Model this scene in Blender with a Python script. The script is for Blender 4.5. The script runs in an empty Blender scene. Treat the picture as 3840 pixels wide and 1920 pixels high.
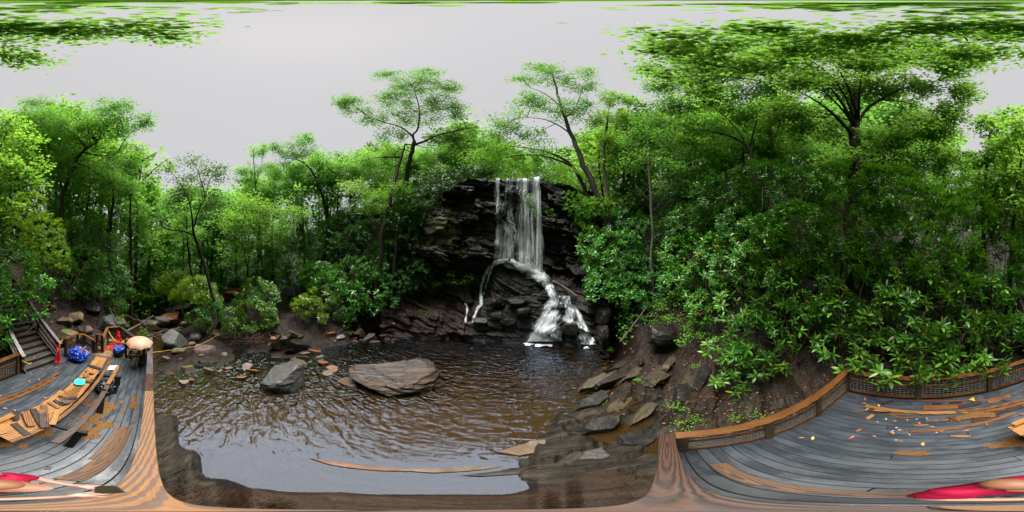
import bpy, bmesh, math, random
import numpy as np
from mathutils import Vector, Matrix, noise

RND = random.Random(11)
rng = np.random.default_rng(11)
SC = bpy.context.scene
COL = SC.collection

# ------------------------------------------------------------------ camera
H = 4.8                                   # height of the 360 camera above the deck boards
cam_d = bpy.data.cameras.new('camera')
cam = bpy.data.objects.new('camera', cam_d)
COL.objects.link(cam)
cam.location = (0, 0, H)
cam.rotation_euler = (math.radians(90), 0, 0)
cam_d.type = 'PANO'
cam_d.panorama_type = 'EQUIRECTANGULAR'
cam_d.clip_start = 0.02
cam_d.clip_end = 1000
SC.camera = cam

# ------------------------------------------------------------------ sky, sun, exposure
SUN_EL, SUN_AZ = 77.0, -75.0              # bright part of the cloud cover, over the open side of the gorge
wd = bpy.data.worlds.new('World')
SC.world = wd
wd.use_nodes = True
wn, wl = wd.node_tree.nodes, wd.node_tree.links
bg = wn['Background']
sky = wn.new('ShaderNodeTexSky')
sky.sky_type = 'NISHITA'
sky.sun_disc = False
sky.sun_elevation = math.radians(SUN_EL)
sky.sun_rotation = math.radians(SUN_AZ)
mx = wn.new('ShaderNodeMix')
mx.data_type = 'RGBA'
mx.inputs[0].default_value = 0.99         # closed grey cloud cover
wl.new(sky.outputs[0], mx.inputs[6])
mx.inputs[7].default_value = (.645, .633, .64, 1)
wl.new(mx.outputs[2], bg.inputs[0])
bg.inputs[1].default_value = 0.1
sun_d = bpy.data.lights.new('sun', 'SUN')
sun_d.energy = 1.5
sun_d.angle = math.radians(42)
sun_d.color = (1.0, 0.97, 0.93)
sun = bpy.data.objects.new('sun', sun_d)
COL.objects.link(sun)
_b = math.radians(SUN_AZ); _e = math.radians(SUN_EL)
sdir = Vector((math.sin(_b) * math.cos(_e), math.cos(_b) * math.cos(_e), math.sin(_e)))
sun.rotation_euler = (-sdir).to_track_quat('-Z', 'Y').to_euler()
vs = SC.view_settings
vs.view_transform = 'Standard'
vs.look = 'None'
vs.gamma = 1
vs.exposure = 3.3
vs.use_curve_mapping = False
SC.cycles.use_denoising = True
SC.cycles.max_bounces = 7
SC.cycles.diffuse_bounces = 3
SC.cycles.glossy_bounces = 3
SC.cycles.transmission_bounces = 4
SC.cycles.transparent_max_bounces = 12
SC.cycles.caustics_reflective = False
SC.cycles.caustics_refractive = False

# ------------------------------------------------------------------ places
B0 = math.radians(53.2)                   # compass bearing of the front rail of the deck
UX, UY = math.sin(B0), math.cos(B0)
VX, VY = math.cos(B0), -math.sin(B0)
def W(u, v, z=0.0):                       # deck coordinates: u along the front rail, v across the deck
    return Vector((u * UX + v * VX, u * UY + v * VY, z))
def P(x, y, d):                           # bearing and elevation as read off the panorama, at a surveyed distance d
    b = (x / 3840 - .5) * 2 * math.pi; p = (.5 - y / 1920) * math.pi
    return Vector((d * math.sin(b), d * math.cos(b), H + d * math.tan(p)))
def PZ(x, y, z):
    b = (x / 3840 - .5) * 2 * math.pi; p = (.5 - y / 1920) * math.pi
    d = (z - H) / math.tan(p)
    return Vector((d * math.sin(b), d * math.cos(b), z))
def BD(b, d, z=0.0):
    b = math.radians(b)
    return Vector((d * math.sin(b), d * math.cos(b), z))

# ------------------------------------------------------------------ object helpers
def link(o):
    COL.objects.link(o); return o
def tag(o, label=None, cat=None, group=None, kind=None):
    if label: o['label'] = label
    if cat: o['category'] = cat
    if group: o['group'] = group
    if kind: o['kind'] = kind
    return o
def empty(name, loc, label, cat, group=None, kind=None):
    o = link(bpy.data.objects.new(name, None))
    o.empty_display_size = .1
    o.location = loc
    return tag(o, label, cat, group, kind)
def adopt(ch, par):
    ch.parent = par
    ch.matrix_parent_inverse = Matrix.Translation(-Vector(par.location)) if par.type == 'EMPTY' and par.parent is None else par.matrix_basis.inverted()
    return ch
def sub(ch, part):                        # child of a part: same world placement
    ch.parent = part
    m = part.matrix_basis.copy()
    if part.parent: m = part.matrix_parent_inverse @ m; m = part.parent.matrix_basis @ m
    ch.matrix_parent_inverse = m.inverted()
    return ch
def mesh_np(name, verts, faces, smooth=False):
    verts = np.asarray(verts, np.float32).reshape(-1, 3)
    me = bpy.data.meshes.new(name)
    if isinstance(faces, np.ndarray):
        k = faces.shape[1]
        me.vertices.add(len(verts)); me.vertices.foreach_set('co', verts.ravel())
        me.loops.add(faces.size); me.loops.foreach_set('vertex_index', faces.astype(np.int32).ravel())
        me.polygons.add(len(faces))
        me.polygons.foreach_set('loop_start', np.arange(0, faces.size, k, dtype=np.int32))
        me.update(calc_edges=True)
    else:
        me.from_pydata([tuple(map(float, v)) for v in verts], [], faces)
        me.update()
    if smooth:
        me.polygons.foreach_set('use_smooth', np.ones(len(me.polygons), bool))
    return me
def obj(name, me, mat=None, parent=None):
    o = link(bpy.data.objects.new(name, me))
    if mat and not me.materials: me.materials.append(mat)
    if parent: adopt(o, parent)
    return o
_box = {}
def box_mesh(l, w, h, bev, mat):
    key = (round(l, 3), round(w, 3), round(h, 3), bev, mat.name)
    if key in _box: return _box[key]
    bm = bmesh.new(); bmesh.ops.create_cube(bm, size=1)
    bmesh.ops.scale(bm, vec=(l, w, h), verts=bm.verts)
    if bev:
        bmesh.ops.bevel(bm, geom=bm.edges[:], offset=min(bev, h * .4, w * .4), segments=1, affect='EDGES')
    me = bpy.data.meshes.new('board'); bm.to_mesh(me); bm.free()
    me.materials.append(mat); _box[key] = me
    return me
def beam(name, p0, p1, w, h, mat, parent=None, up=(0, 0, 1), roll=0.0, bev=.003):
    """a sawn board from p0 to p1; w across, h along 'up'; local x runs along the grain"""
    p0, p1 = Vector(p0), Vector(p1)
    ax = (p1 - p0); L = ax.length; ax.normalize()
    up = Vector(up); y = up.cross(ax)
    if y.length < 1e-4: y = Vector((0, 1, 0)).cross(ax)
    y.normalize(); z = ax.cross(y)
    m = Matrix((ax, y, z)).transposed().to_4x4()
    if roll: m = m @ Matrix.Rotation(roll, 4, 'X')
    m.translation = (p0 + p1) / 2
    o = link(bpy.data.objects.new(name, box_mesh(L, w, h, bev, mat)))
    o.matrix_basis = m
    if parent: adopt(o, parent)
    return o

class Acc:
    def __init__(s): s.v = []; s.f = []
    def add(s, vs_, fs_):
        n = len(s.v); s.v.extend(vs_); s.f.extend([tuple(i + n for i in f) for f in fs_])
    def tube(s, pts, rad, n=7, cap=True):
        pts = [Vector(p) for p in pts]; vs_, fs_ = [], []
        t0 = (pts[1] - pts[0]).normalized()
        a = t0.orthogonal().normalized()
        for i, p in enumerate(pts):
            t = (pts[min(i + 1, len(pts) - 1)] - pts[max(i - 1, 0)])
            if t.length < 1e-9: t = t0
            t.normalize()
            a = (a - t * a.dot(t)).normalized(); b = t.cross(a)
            r = rad[i] if hasattr(rad, '__len__') else rad
            for k in range(n):
                q = 2 * math.pi * k / n
                vs_.append(p + (a * math.cos(q) + b * math.sin(q)) * r)
        for i in range(len(pts) - 1):
            for k in range(n):
                fs_.append((i * n + k, i * n + (k + 1) % n, (i + 1) * n + (k + 1) % n, (i + 1) * n + k))
        if cap:
            fs_.append(tuple(range(n))[::-1]); fs_.append(tuple(range((len(pts) - 1) * n, len(pts) * n)))
        s.add(vs_, fs_)
    def box(s, c, ax, ay, az):
        c, ax, ay, az = Vector(c), Vector(ax), Vector(ay), Vector(az)
        vs_ = [c + ax * i + ay * j + az * k for k in (-1, 1) for j in (-1, 1) for i in (-1, 1)]
        s.add(vs_, [(0, 2, 3, 1), (4, 5, 7, 6), (0, 1, 5, 4), (2, 6, 7, 3), (0, 4, 6, 2), (1, 3, 7, 5)])
    def mesh(s, name, smooth=True):
        return mesh_np(name, [tuple(v) for v in s.v], s.f, smooth)
def smooth_path(pts, k=4):
    pts = [tuple(p) for p in pts]; out = []
    n = len(pts)
    for i in range(n - 1):
        a = np.array(pts[max(i - 1, 0)]); b = np.array(pts[i]); c = np.array(pts[i + 1]); d = np.array(pts[min(i + 2, n - 1)])
        for j in range(k):
            t = j / k
            out.append(.5 * ((2 * b) + (c - a) * t + (2 * a - 5 * b + 4 * c - d) * t * t + (3 * b - 3 * c + d - a) * t ** 3))
    out.append(np.array(pts[-1]))
    return out

# ------------------------------------------------------------------ materials
def new_mat(name):
    m = bpy.data.materials.new(name); m.use_nodes = True
    nt = m.node_tree; bs = nt.nodes['Principled BSDF']
    return m, nt, bs
def N(nt, t, **kw):
    n = nt.nodes.new('ShaderNode' + t)
    for k, v in kw.items(): setattr(n, k, v)
    return n
def ramp(nt, fac, stops):
    r = N(nt, 'ValToRGB'); e = r.color_ramp.elements
    while len(e) < len(stops): e.new(.5)
    for el, (p, c) in zip(e, stops):
        el.position = p; el.color = (*c, 1) if len(c) == 3 else c
    nt.links.new(fac, r.inputs[0]); return r.outputs[0]
def mixc(nt, fac, a, b, blend='MIX'):
    m = N(nt, 'Mix', data_type='RGBA', blend_type=blend)
    for s, v in ((0, fac), (6, a), (7, b)):
        if hasattr(v, 'links'): nt.links.new(v, m.inputs[s])
        else: m.inputs[s].default_value = v if s == 0 else (*v, 1)
    return m.outputs[2]
def math_n(nt, op, a, b=None, c=None):
    m = N(nt, 'Math', operation=op)
    for i, v in enumerate((a, b, c)):
        if v is None: continue
        if hasattr(v, 'links'): nt.links.new(v, m.inputs[i])
        else: m.inputs[i].default_value = v
    return m.outputs[0]
def tex_noise(nt, vec, scale, detail=4, rough=.55, dist=0):
    n = N(nt, 'TexNoise'); n.inputs['Scale'].default_value = scale; n.inputs['Detail'].default_value = detail
    n.inputs['Roughness'].default_value = rough; n.inputs['Distortion'].default_value = dist
    if vec is not None: nt.links.new(vec, n.inputs['Vector'])
    return n.outputs[0]
def mapping(nt, vec, scale=(1, 1, 1), rot=(0, 0, 0), loc=(0, 0, 0)):
    m = N(nt, 'Mapping'); m.inputs['Scale'].default_value = scale; m.inputs['Rotation'].default_value = rot; m.inputs['Location'].default_value = loc
    nt.links.new(vec, m.inputs['Vector']); return m.outputs[0]
def bump(nt, bs, h, strength, dist):
    b = N(nt, 'Bump'); b.inputs['Strength'].default_value = strength; b.inputs['Distance'].default_value = dist
    nt.links.new(h, b.inputs['Height']); nt.links.new(b.outputs[0], bs.inputs['Normal']); return b

def leaf_mat(name, stops, trans=(.2, .35, .03), tmix=.35, rough=.5, spec=.2):
    m, nt, bs = new_mat(name)
    g = N(nt, 'NewGeometry')
    oi = N(nt, 'ObjectInfo')
    col = ramp(nt, g.outputs['Random Per Island'], stops)
    hs = N(nt, 'HueSaturation')
    nt.links.new(col, hs.inputs['Color'])
    nt.links.new(math_n(nt, 'MULTIPLY_ADD', oi.outputs['Random'], .03, .485), hs.inputs['Hue'])
    nt.links.new(math_n(nt, 'MULTIPLY_ADD', oi.outputs['Random'], .35, .82), hs.inputs['Value'])
    nt.links.new(hs.outputs[0], bs.inputs['Base Color'])
    bs.inputs['Roughness'].default_value = rough
    bs.inputs['Specular IOR Level'].default_value = spec
    tr = N(nt, 'BsdfTranslucent'); tr.inputs[0].default_value = (*trans, 1)
    ms = N(nt, 'MixShader'); ms.inputs[0].default_value = tmix
    nt.links.new(bs.outputs[0], ms.inputs[1]); nt.links.new(tr.outputs[0], ms.inputs[2])
    nt.links.new(ms.outputs[0], nt.nodes['Material Output'].inputs['Surface'])
    return m
def wood_mat(name, light, dark, rough=.42, ring=13.0, dirt=.35, spec=.28, contrast=(.3, .75)):
    m, nt, bs = new_mat(name)
    tc = N(nt, 'TexCoord'); oi = N(nt, 'ObjectInfo')
    cmb = N(nt, 'CombineXYZ')
    nt.links.new(math_n(nt, 'MULTIPLY', oi.outputs['Random'], 7.0), cmb.inputs[0])
    nt.links.new(math_n(nt, 'MULTIPLY_ADD', oi.outputs['Random'], .12, -.06), cmb.inputs[1])
    nt.links.new(math_n(nt, 'MULTIPLY_ADD', oi.outputs['Random'], .10, .05), cmb.inputs[2])
    va = N(nt, 'VectorMath', operation='ADD')
    nt.links.new(tc.outputs['Object'], va.inputs[0]); nt.links.new(cmb.outputs[0], va.inputs[1])
    mv = mapping(nt, va.outputs[0], (1, 1, 1), (0, .075, .035))
    wv = N(nt, 'TexWave', wave_type='RINGS', rings_direction='X')
    wv.inputs['Scale'].default_value = ring; wv.inputs['Distortion'].default_value = 2.2
    wv.inputs['Detail'].default_value = 2; wv.inputs['Detail Scale'].default_value = 1.1; wv.inputs['Detail Roughness'].default_value = .5
    nt.links.new(mv, wv.inputs['Vector'])
    base = ramp(nt, wv.outputs[1], [(contrast[0], light), (contrast[1], dark)])
    fib = tex_noise(nt, mapping(nt, va.outputs[0], (6, 160, 160)), 1.0, 3)
    base = mixc(nt, .45, base, ramp(nt, fib, [(.3, (.35, .35, .35)), (.7, (1, 1, 1))]), 'MULTIPLY')
    blot = tex_noise(nt, mapping(nt, va.outputs[0], (1.2, 3, 3)), 2.0, 4)
    base = mixc(nt, dirt, base, ramp(nt, blot, [(.35, (.25, .24, .24)), (.62, (1, 1, 1))]), 'MULTIPLY')
    hv = N(nt, 'HueSaturation'); nt.links.new(base, hv.inputs['Color'])
    nt.links.new(math_n(nt, 'MULTIPLY_ADD', oi.outputs['Random'], .5, .75), hv.inputs['Value'])
    nt.links.new(hv.outputs[0], bs.inputs['Base Color'])
    nt.links.new(math_n(nt, 'MULTIPLY_ADD', blot, .5, rough - .25), bs.inputs['Roughness'])
    bs.inputs['Specular IOR Level'].default_value = spec
    bump(nt, bs, wv.outputs[1], .25, .004)
    return m
def rock_mat(name, cols, rust=(.16, .06, .02), rust_amt=.4, moss=0.0, rough=.42, strata=(1, 1, 6), bumpd=.06, rot=(0, 0, 0), scale=1.0, space='Object', spec=.22):
    m, nt, bs = new_mat(name)
    tc = N(nt, 'TexCoord'); oi = N(nt, 'ObjectInfo')
    va = N(nt, 'VectorMath', operation='ADD')
    nt.links.new(tc.outputs[space], va.inputs[0])
    if space == 'Object': nt.links.new(math_n(nt, 'MULTIPLY', oi.outputs['Random'], 30.0), va.inputs[1])
    v = mapping(nt, va.outputs[0], (scale,) * 3, rot)
    vst = mapping(nt, v, strata)
    n1 = tex_noise(nt, v, 1.3, 6, .62, .6)
    n2 = tex_noise(nt, vst, 2.2, 7, .68, .4)
    n3 = tex_noise(nt, v, 9, 5, .65)
    c = ramp(nt, n2, [(.28, cols[0]), (.5, cols[1]), (.72, cols[2])])
    c = mixc(nt, ramp(nt, n1, [(.5 - .18 * rust_amt, (0, 0, 0)), (.78 - .3 * rust_amt, (rust_amt,) * 3)]), c, rust)
    c = mixc(nt, .6, c, ramp(nt, n3, [(.3, (.45, .45, .45)), (.7, (1.25, 1.25, 1.25))]), 'MULTIPLY')
    if moss:
        g = N(nt, 'NewGeometry'); sx = N(nt, 'SeparateXYZ'); nt.links.new(g.outputs['Normal'], sx.inputs[0])
        n4 = tex_noise(nt, v, 1.1, 5, .6)
        f = math_n(nt, 'ADD', math_n(nt, 'MULTIPLY', sx.outputs[2], .25), n4)
        c = mixc(nt, ramp(nt, f, [(.92 - .25 * moss, (0, 0, 0)), (1.0 - .2 * moss, (.9,) * 3)]), c, (.045, .075, .012))
    nt.links.new(c, bs.inputs['Base Color'])
    nt.links.new(ramp(nt, n1, [(.3, (rough - .16,) * 3), (.7, (rough + .2,) * 3)]), bs.inputs['Roughness'])
    bs.inputs['Specular IOR Level'].default_value = spec
    h = math_n(nt, 'ADD', math_n(nt, 'MULTIPLY', n2, 1.0), math_n(nt, 'MULTIPLY', n3, .35))
    bump(nt, bs, h, .9, bumpd)
    return m
def plain_mat(name, col, rough=.5, spec=.5, var=.2, nscale=8, bumpd=0, metal=0):
    m, nt, bs = new_mat(name)
    tc = N(nt, 'TexCoord'); n = tex_noise(nt, tc.outputs['Object'], nscale, 4)
    c = mixc(nt, 1.0, col, ramp(nt, n, [(.3, (1 - var,) * 3), (.7, (1 + var,) * 3)]), 'MULTIPLY')
    nt.links.new(c, bs.inputs['Base Color'])
    bs.inputs['Roughness'].default_value = rough; bs.inputs['Specular IOR Level'].default_value = spec; bs.inputs['Metallic'].default_value = metal
    if bumpd: bump(nt, bs, n, .8, bumpd)
    return m
M = {}
M['wood_rail'] = wood_mat('wood_rail', (.19, .075, .018), (.04, .015, .005), rough=.38)
M['wood_cap_light'] = wood_mat('wood_cap_light', (.19, .088, .032), (.095, .056, .036), rough=.5, ring=10, dirt=.3, spec=.14, contrast=(.35, .6))
M['wood_cap_dark'] = wood_mat('wood_cap_dark', (.075, .032, .015), (.03, .014, .008), rough=.45, ring=12, spec=.16)
M['wood_cap_grey'] = wood_mat('wood_cap_grey', (0.0900, 0.0780, 0.0840), (0.0450, 0.0360, 0.0390), rough=.35)
M['wood_stair_cap'] = wood_mat('wood_stair_cap', (0.0840, 0.0570, 0.0570), (0.0420, 0.0252, 0.0252), rough=.28)
M['wood_red'] = wood_mat('wood_red', (0.0630, 0.0216, 0.0108), (0.0240, 0.0084, 0.0048), rough=.45)
M['wood_post'] = wood_mat('wood_post', (0.0900, 0.0570, 0.0240), (0.0300, 0.0180, 0.0084), rough=.5)
M['wood_pine'] = wood_mat('wood_pine', (.34, .155, .042), (.11, .045, .013), rough=.45, contrast=(.35, .8))
M['wood_brown'] = wood_mat('wood_brown', (.19, .078, .022), (.05, .02, .008), rough=.45)
M['wood_old'] = wood_mat('wood_old', (0.0900, 0.0510, 0.0390), (0.0360, 0.0210, 0.0168), rough=.5)
M['wood_dark'] = wood_mat('wood_dark', (0.0270, 0.0156, 0.0108), (0.0096, 0.0060, 0.0048), rough=.5)
M['wood_black'] = wood_mat('wood_black', (0.0072, 0.0066, 0.0066), (0.0036, 0.0036, 0.0036), rough=.6)
M['plywood'] = wood_mat('plywood', (0.1800, 0.1140, 0.0540), (0.1320, 0.0780, 0.0360), rough=.5, ring=4)
M['wire'] = plain_mat('galvanised_wire', (.30, .30, .31), .4, metal=.6)
M['deck_paint'] = None
def deck_mat(name, colr):
    m, nt, bs = new_mat(name)
    tc = N(nt, 'TexCoord'); oi = N(nt, 'ObjectInfo')
    va = N(nt, 'VectorMath', operation='ADD'); nt.links.new(tc.outputs['Object'], va.inputs[0]); nt.links.new(math_n(nt, 'MULTIPLY', oi.outputs['Random'], 20), va.inputs[1])
    fib = tex_noise(nt, mapping(nt, va.outputs[0], (3, 60, 60)), 1, 4)
    bl = tex_noise(nt, mapping(nt, tc.outputs['Generated'], (1, 1, 1)), 3, 5)
    pud = tex_noise(nt, mapping(nt, va.outputs[0], (1.0, 2.4, 1)), 1.6, 5, .6)
    c = mixc(nt, .5, colr, ramp(nt, fib, [(.3, (.6,) * 3), (.7, (1.2,) * 3)]), 'MULTIPLY')
    c = mixc(nt, .6, c, ramp(nt, pud, [(.36, (.5, .5, .52)), (.6, (1.1, 1.1, 1.1))]), 'MULTIPLY')
    hv = N(nt, 'HueSaturation'); nt.links.new(c, hv.inputs['Color'])
    nt.links.new(math_n(nt, 'MULTIPLY_ADD', oi.outputs['Random'], .3, .85), hv.inputs['Value'])
    nt.links.new(hv.outputs[0], bs.inputs['Base Color'])
    nt.links.new(ramp(nt, pud, [(.38, (.16,) * 3), (.62, (.5,) * 3)]), bs.inputs['Roughness'])
    bs.inputs['Specular IOR Level'].default_value = .32
    bump(nt, bs, fib, .25, .003)
    return m
M['deck_paint'] = deck_mat('deck_paint', (.036, .042, .050))
M['tread_paint'] = deck_mat('tread_paint', (.05, .052, .046))
M['bark'] = rock_mat('bark', [(.012, .009, .007), (.035, .026, .019), (.075, .058, .044)], rust_amt=0, strata=(6, 6, 1), bumpd=.03, rough=.75, space='Generated', scale=8, spec=.2)
M['bark_pale'] = rock_mat('bark_pale', [(.05, .04, .032), (.11, .09, .072), (.2, .17, .14)], rust_amt=0, strata=(6, 6, 1), bumpd=.02, rough=.75, space='Generated', scale=8, spec=.2)
M['twig'] = plain_mat('twig', (.07, .045, .03), .7)
M['stick'] = plain_mat('stick', (.14, .11, .085), .6, var=.4)
M['leaf_tree'] = leaf_mat('leaf_tree', [(0, (0.0292, 0.1053, 0.0187)), (.5, (0.0643, 0.1930, 0.0304)), (1, (0.1228, 0.2866, 0.0421))], (0.1755, 0.4095, 0.0468), 0.38)
M['leaf_bright'] = leaf_mat('leaf_bright', [(0, (0.0643, 0.1989, 0.0234)), (.5, (0.1228, 0.3159, 0.0351)), (1, (0.2106, 0.4095, 0.0468))], (0.2574, 0.5031, 0.0468), 0.42)
M['leaf_far'] = leaf_mat('leaf_far', [(0, (0.0526, 0.1696, 0.0351)), (.5, (0.1030, 0.2808, 0.0526)), (1, (0.1755, 0.3744, 0.0702))], (0.2223, 0.4797, 0.0702), 0.45)
M['leaf_cool'] = leaf_mat('leaf_cool', [(0, (0.0257, 0.0819, 0.0211)), (.5, (0.0526, 0.1404, 0.0304)), (1, (0.0936, 0.1989, 0.0421))], (0.1404, 0.2808, 0.0468), 0.28)
M['leaf_rhodo'] = leaf_mat('leaf_rhodo', [(0, (.018, .075, .010)), (.45, (.045, .155, .016)), (.9, (.10, .27, .024)), (.985, (.14, .29, .022)), (1, (.40, .19, .02))], (.10, .28, .01), 0.15, rough=.30, spec=.35)
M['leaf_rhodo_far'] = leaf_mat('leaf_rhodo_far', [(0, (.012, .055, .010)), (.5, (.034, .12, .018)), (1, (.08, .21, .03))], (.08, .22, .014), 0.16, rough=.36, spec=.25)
M['leaf_rhodo_lime'] = leaf_mat('leaf_rhodo_lime', [(0, (.07, .17, .016)), (.5, (.12, .26, .02)), (1, (.2, .34, .03))], (.26, .44, .02), 0.3, rough=.34, spec=.5)
M['leaf_fern'] = leaf_mat('leaf_fern', [(0, (.06, .20, .015)), (.5, (.11, .31, .02)), (1, (.20, .42, .03))], (.24, .5, .02), 0.35, rough=.5)
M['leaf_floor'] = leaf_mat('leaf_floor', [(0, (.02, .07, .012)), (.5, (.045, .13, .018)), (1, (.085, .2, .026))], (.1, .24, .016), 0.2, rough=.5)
M['leaf_canopy'] = leaf_mat('leaf_canopy', [(0, (.04, .12, .014)), (.5, (.08, .20, .018)), (1, (.14, .27, .024))], (.17, .34, .04), 0.5)
# ================================================================== LAND
WZ = -1.6                                 # level of the plunge pool
CB = [-46, -34, -22, -12, -4, 4, 10, 18, 26, 34]
CZ = [-2.6, -1.6, 0, 1, 2, 3, 4, 5, 7, 9, 11.3]
CR = np.array([
 [11.5, 11.9, 13, 13.8, 14.6, 15.2, 15.8, 16.5, 18, 19.5, 21],
 [11.5, 11.9, 12.9, 13.6, 14.6, 15.0, 14.6, 14.4, 15.0, 16, 17],
 [11.5, 11.9, 12.7, 13.5, 14.5, 14.5, 13.6, 13.2, 13.4, 13.9, 14.6],
 [11.2, 11.6, 12.3, 13.2, 14.1, 14.1, 13.3, 13, 13, 13.2, 13.7],
 [10.8, 11.2, 11.7, 12.0, 12.0, 12.0, 12.4, 12.9, 13, 13, 13.0],
 [10.5, 10.9, 11.4, 11.7, 11.8, 11.9, 12.2, 12.9, 13, 12.9, 12.9],
 [10.3, 10.7, 11.3, 11.6, 11.8, 12.1, 12.6, 13, 13.1, 13.0, 13.0],
 [10.2, 10.5, 11.0, 11.4, 11.9, 12.6, 13.2, 13.3, 13.4, 13.6, 14],
 [10.2, 10.5, 10.9, 11.4, 12.3, 13.2, 13.8, 14, 14.5, 15.3, 16.2],
 [10.0, 10.6, 12, 12.8, 13.6, 14.4, 15, 15.6, 16.6, 17.8, 19]])
def cliff_r(b, z):
    b = min(max(b, CB[0]), CB[-1]); z = min(max(z, CZ[0]), CZ[-1])
    i = min(max(np.searchsorted(CB, b) - 1, 0), len(CB) - 2); t = (b - CB[i]) / (CB[i + 1] - CB[i]); t = t * t * (3 - 2 * t)
    j = min(max(np.searchsorted(CZ, z) - 1, 0), len(CZ) - 2); s = (z - CZ[j]) / (CZ[j + 1] - CZ[j])
    return (CR[i, j] * (1 - t) + CR[i + 1, j] * t) * (1 - s) + (CR[i, j + 1] * (1 - t) + CR[i + 1, j + 1] * t) * s
def cliff_off(b, z):                      # bedding planes that dip to the right, broken into blocks
    s = b * .22
    zz = z + .30 * s + .55 * noise.noise(Vector((s * .3, z * .25, 3.1)))
    o = 0.0
    for step, wid_, amp, sd in ((1.25, 2.3, .42, 1.0), (.52, 1.1, .2, 7.0), (.2, .6, .075, 13.0)):
        k = zz / step + .35 * noise.noise(Vector((s * .8, sd, z * .5))); fk = math.floor(k); fr = k - fk
        c = s / wid_ + 5.3 * noise.noise(Vector((fk * 2.3, sd, .5))) + .25 * noise.noise(Vector((z * 1.5, sd, s)))
        fc = math.floor(c)
        h = lambda a_, b_: noise.cell(Vector((a_ * 1.01 + .5, b_ * 1.01 + .5, sd))) - .5
        e = max(0, (fr - .86) / .14)
        o += amp * 1.3 * (h(fk, fc) * (1 - e) + h(fk + 1, fc) * e)
        o += amp * .55 * max(0, (fr - .65) / .35) * (1 - e) - amp * .15
        o += amp * .35 * (max(0, .08 - (c - fc)) / .08)
    o += .5 * noise.fractal(Vector((s * .45, z * .4, 9.2)), 1.0, 2.0, 5)
    return o
def cliff_amp(b, z):
    return (.95 if z > 3.4 else .6) * (1 - .55 * math.exp(-((b - 4) / 9) ** 2)) * (1 if z > -1.2 else .6)
def cliff_d(b, z): return cliff_r(b, z) + cliff_off(b, z) * cliff_amp(b, z)
def cliff_pt(b, z): return BD(b, cliff_d(b, z), z)
def cliff_near(b, z): return min(cliff_d(b + e, z + f) for e in (-.7, 0, .7) for f in (-.15, 0, .15))
def on_cliff(x, y, off=.1):
    b = (x / 3840 - .5) * 360; p = (.5 - y / 1920) * math.pi; d = 12.5
    for _ in range(14):
        z = H + d * math.tan(p); d = .6 * d + .4 * (cliff_near(b, z) - off)
    return BD(b, d, H + d * math.tan(p))

TAB = {
 45: [(0, -1.3), (1.5, -1.3), (4, -1.3), (6, -1.2), (8, -.5), (10, .8), (12, 3), (16, 8), (30, 18), (100, 40)],
 60: [(0, -1.3), (2, -1.25), (4, -.95), (6, -.6), (8, .3), (10, 2), (14, 6), (30, 20), (100, 42)],
 90: [(0, -1.7), (2, -1.2), (3, -.75), (5, -.3), (7, .9), (9, 3), (14, 7), (30, 20), (100, 45)],
 120: [(0, -1.6), (3, -1), (4.6, -.6), (6, .4), (8, 2.5), (14, 7), (30, 18), (100, 45)],
 150: [(0, -1.6), (3, -1), (4.4, -.5), (6, .6), (9, 3.0), (15, 7.5), (30, 17), (100, 40)],
 180: [(0, -1.6), (3, -1), (5.2, -.6), (7, .4), (10, 2.4), (15, 6), (30, 15), (100, 38)],
 200: [(0, -1.6), (4, -1.2), (6.4, -.9), (8, .1), (10, 1.3), (13, 3.0), (20, 6.5), (40, 15), (100, 30)],
 215: [(0, -1.6), (4, -1.5), (7, -1.2), (8.8, -.6), (11, .6), (14, 2.2), (20, 5), (40, 12), (100, 28)],
 228: [(0, -1.4), (4, -1.3), (6.8, -1.6), (9, -2.0), (13, -2.6), (18, -3.7), (28, -5.1), (40, -5), (60, -2), (100, 10)],
 240: [(0, -1.35), (4.1, -1.12), (4.9, -1.9), (8, -1.8), (13, -2.4), (20, -3.3), (30, -4.3), (50, -3.5), (100, 12)],
 247: [(0, -1.35), (2.3, -1.12), (2.9, -1.85), (6, -1.95), (7.4, -1.68), (9, -1.55), (13, -1.7), (20, -2.4), (32, -2.2), (100, 13)],
 255: [(0, -1.35), (1.05, -1.2), (1.55, -1.9), (4, -2.05), (7, -1.8), (8, -1.62), (10, -1.42), (13, -1.3), (20, -1.5), (35, 0), (100, 15)],
 270: [(0, -1.4), (.8, -1.5), (1.4, -2), (7.5, -1.95), (8.6, -1.45), (12, -.9), (18, -.6), (28, 1.2), (50, 7), (100, 20)],
 285: [(0, -1.3), (.65, -1.45), (1.2, -2.1), (8, -2), (9, -1.45), (12, -.35), (18, -.5), (24, 1), (40, 8), (100, 22)],
 300: [(0, -1.3), (.65, -1.45), (1.2, -2.1), (9.5, -2), (10.5, -1.5), (12.5, -.1), (15, 1.5), (18, 4.5), (24, 11), (40, 15), (100, 25)],
}
for k, b in enumerate(CB):
    if b > 34: continue
    pr = [(0, -1.3), (.62, -1.45), (.95, -2.15), (4, -2.4)]
    if b >= 26: pr = [(0, -1.3), (1.2, -1.25), (3, -1.3), (5.5, -1.28), (8, -1.5)]
    elif b >= 10 and b < 18: pr = [(0, -1.3), (.62, -1.4), (1.2, -1.42), (2.4, -1.3), (3.0, -1.5), (3.8, -2.1)]
    elif b >= 4 and b < 10: pr = [(0, -1.3), (.62, -1.45), (.95, -1.66), (1.5, -1.45), (2.0, -1.5), (2.6, -2.15)]
    elif b >= 18: pr = [(0, -1.3), (.62, -1.45), (1.5, -1.32), (3.2, -1.28), (4.4, -1.45), (5.2, -2.1)]
    rr = -1
    for z, r in zip(CZ, CR[k]):
        rr = max(rr, r); pr.append((rr + .9 + .02 * len(pr), z - .7))
    pr += [(pr[-1][0] + 2.0, 11.0), (42, 16), (100, 28)]
    TAB[b % 360] = pr
TB = sorted(TAB); TBX = TB + [TB[0] + 360]
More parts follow.
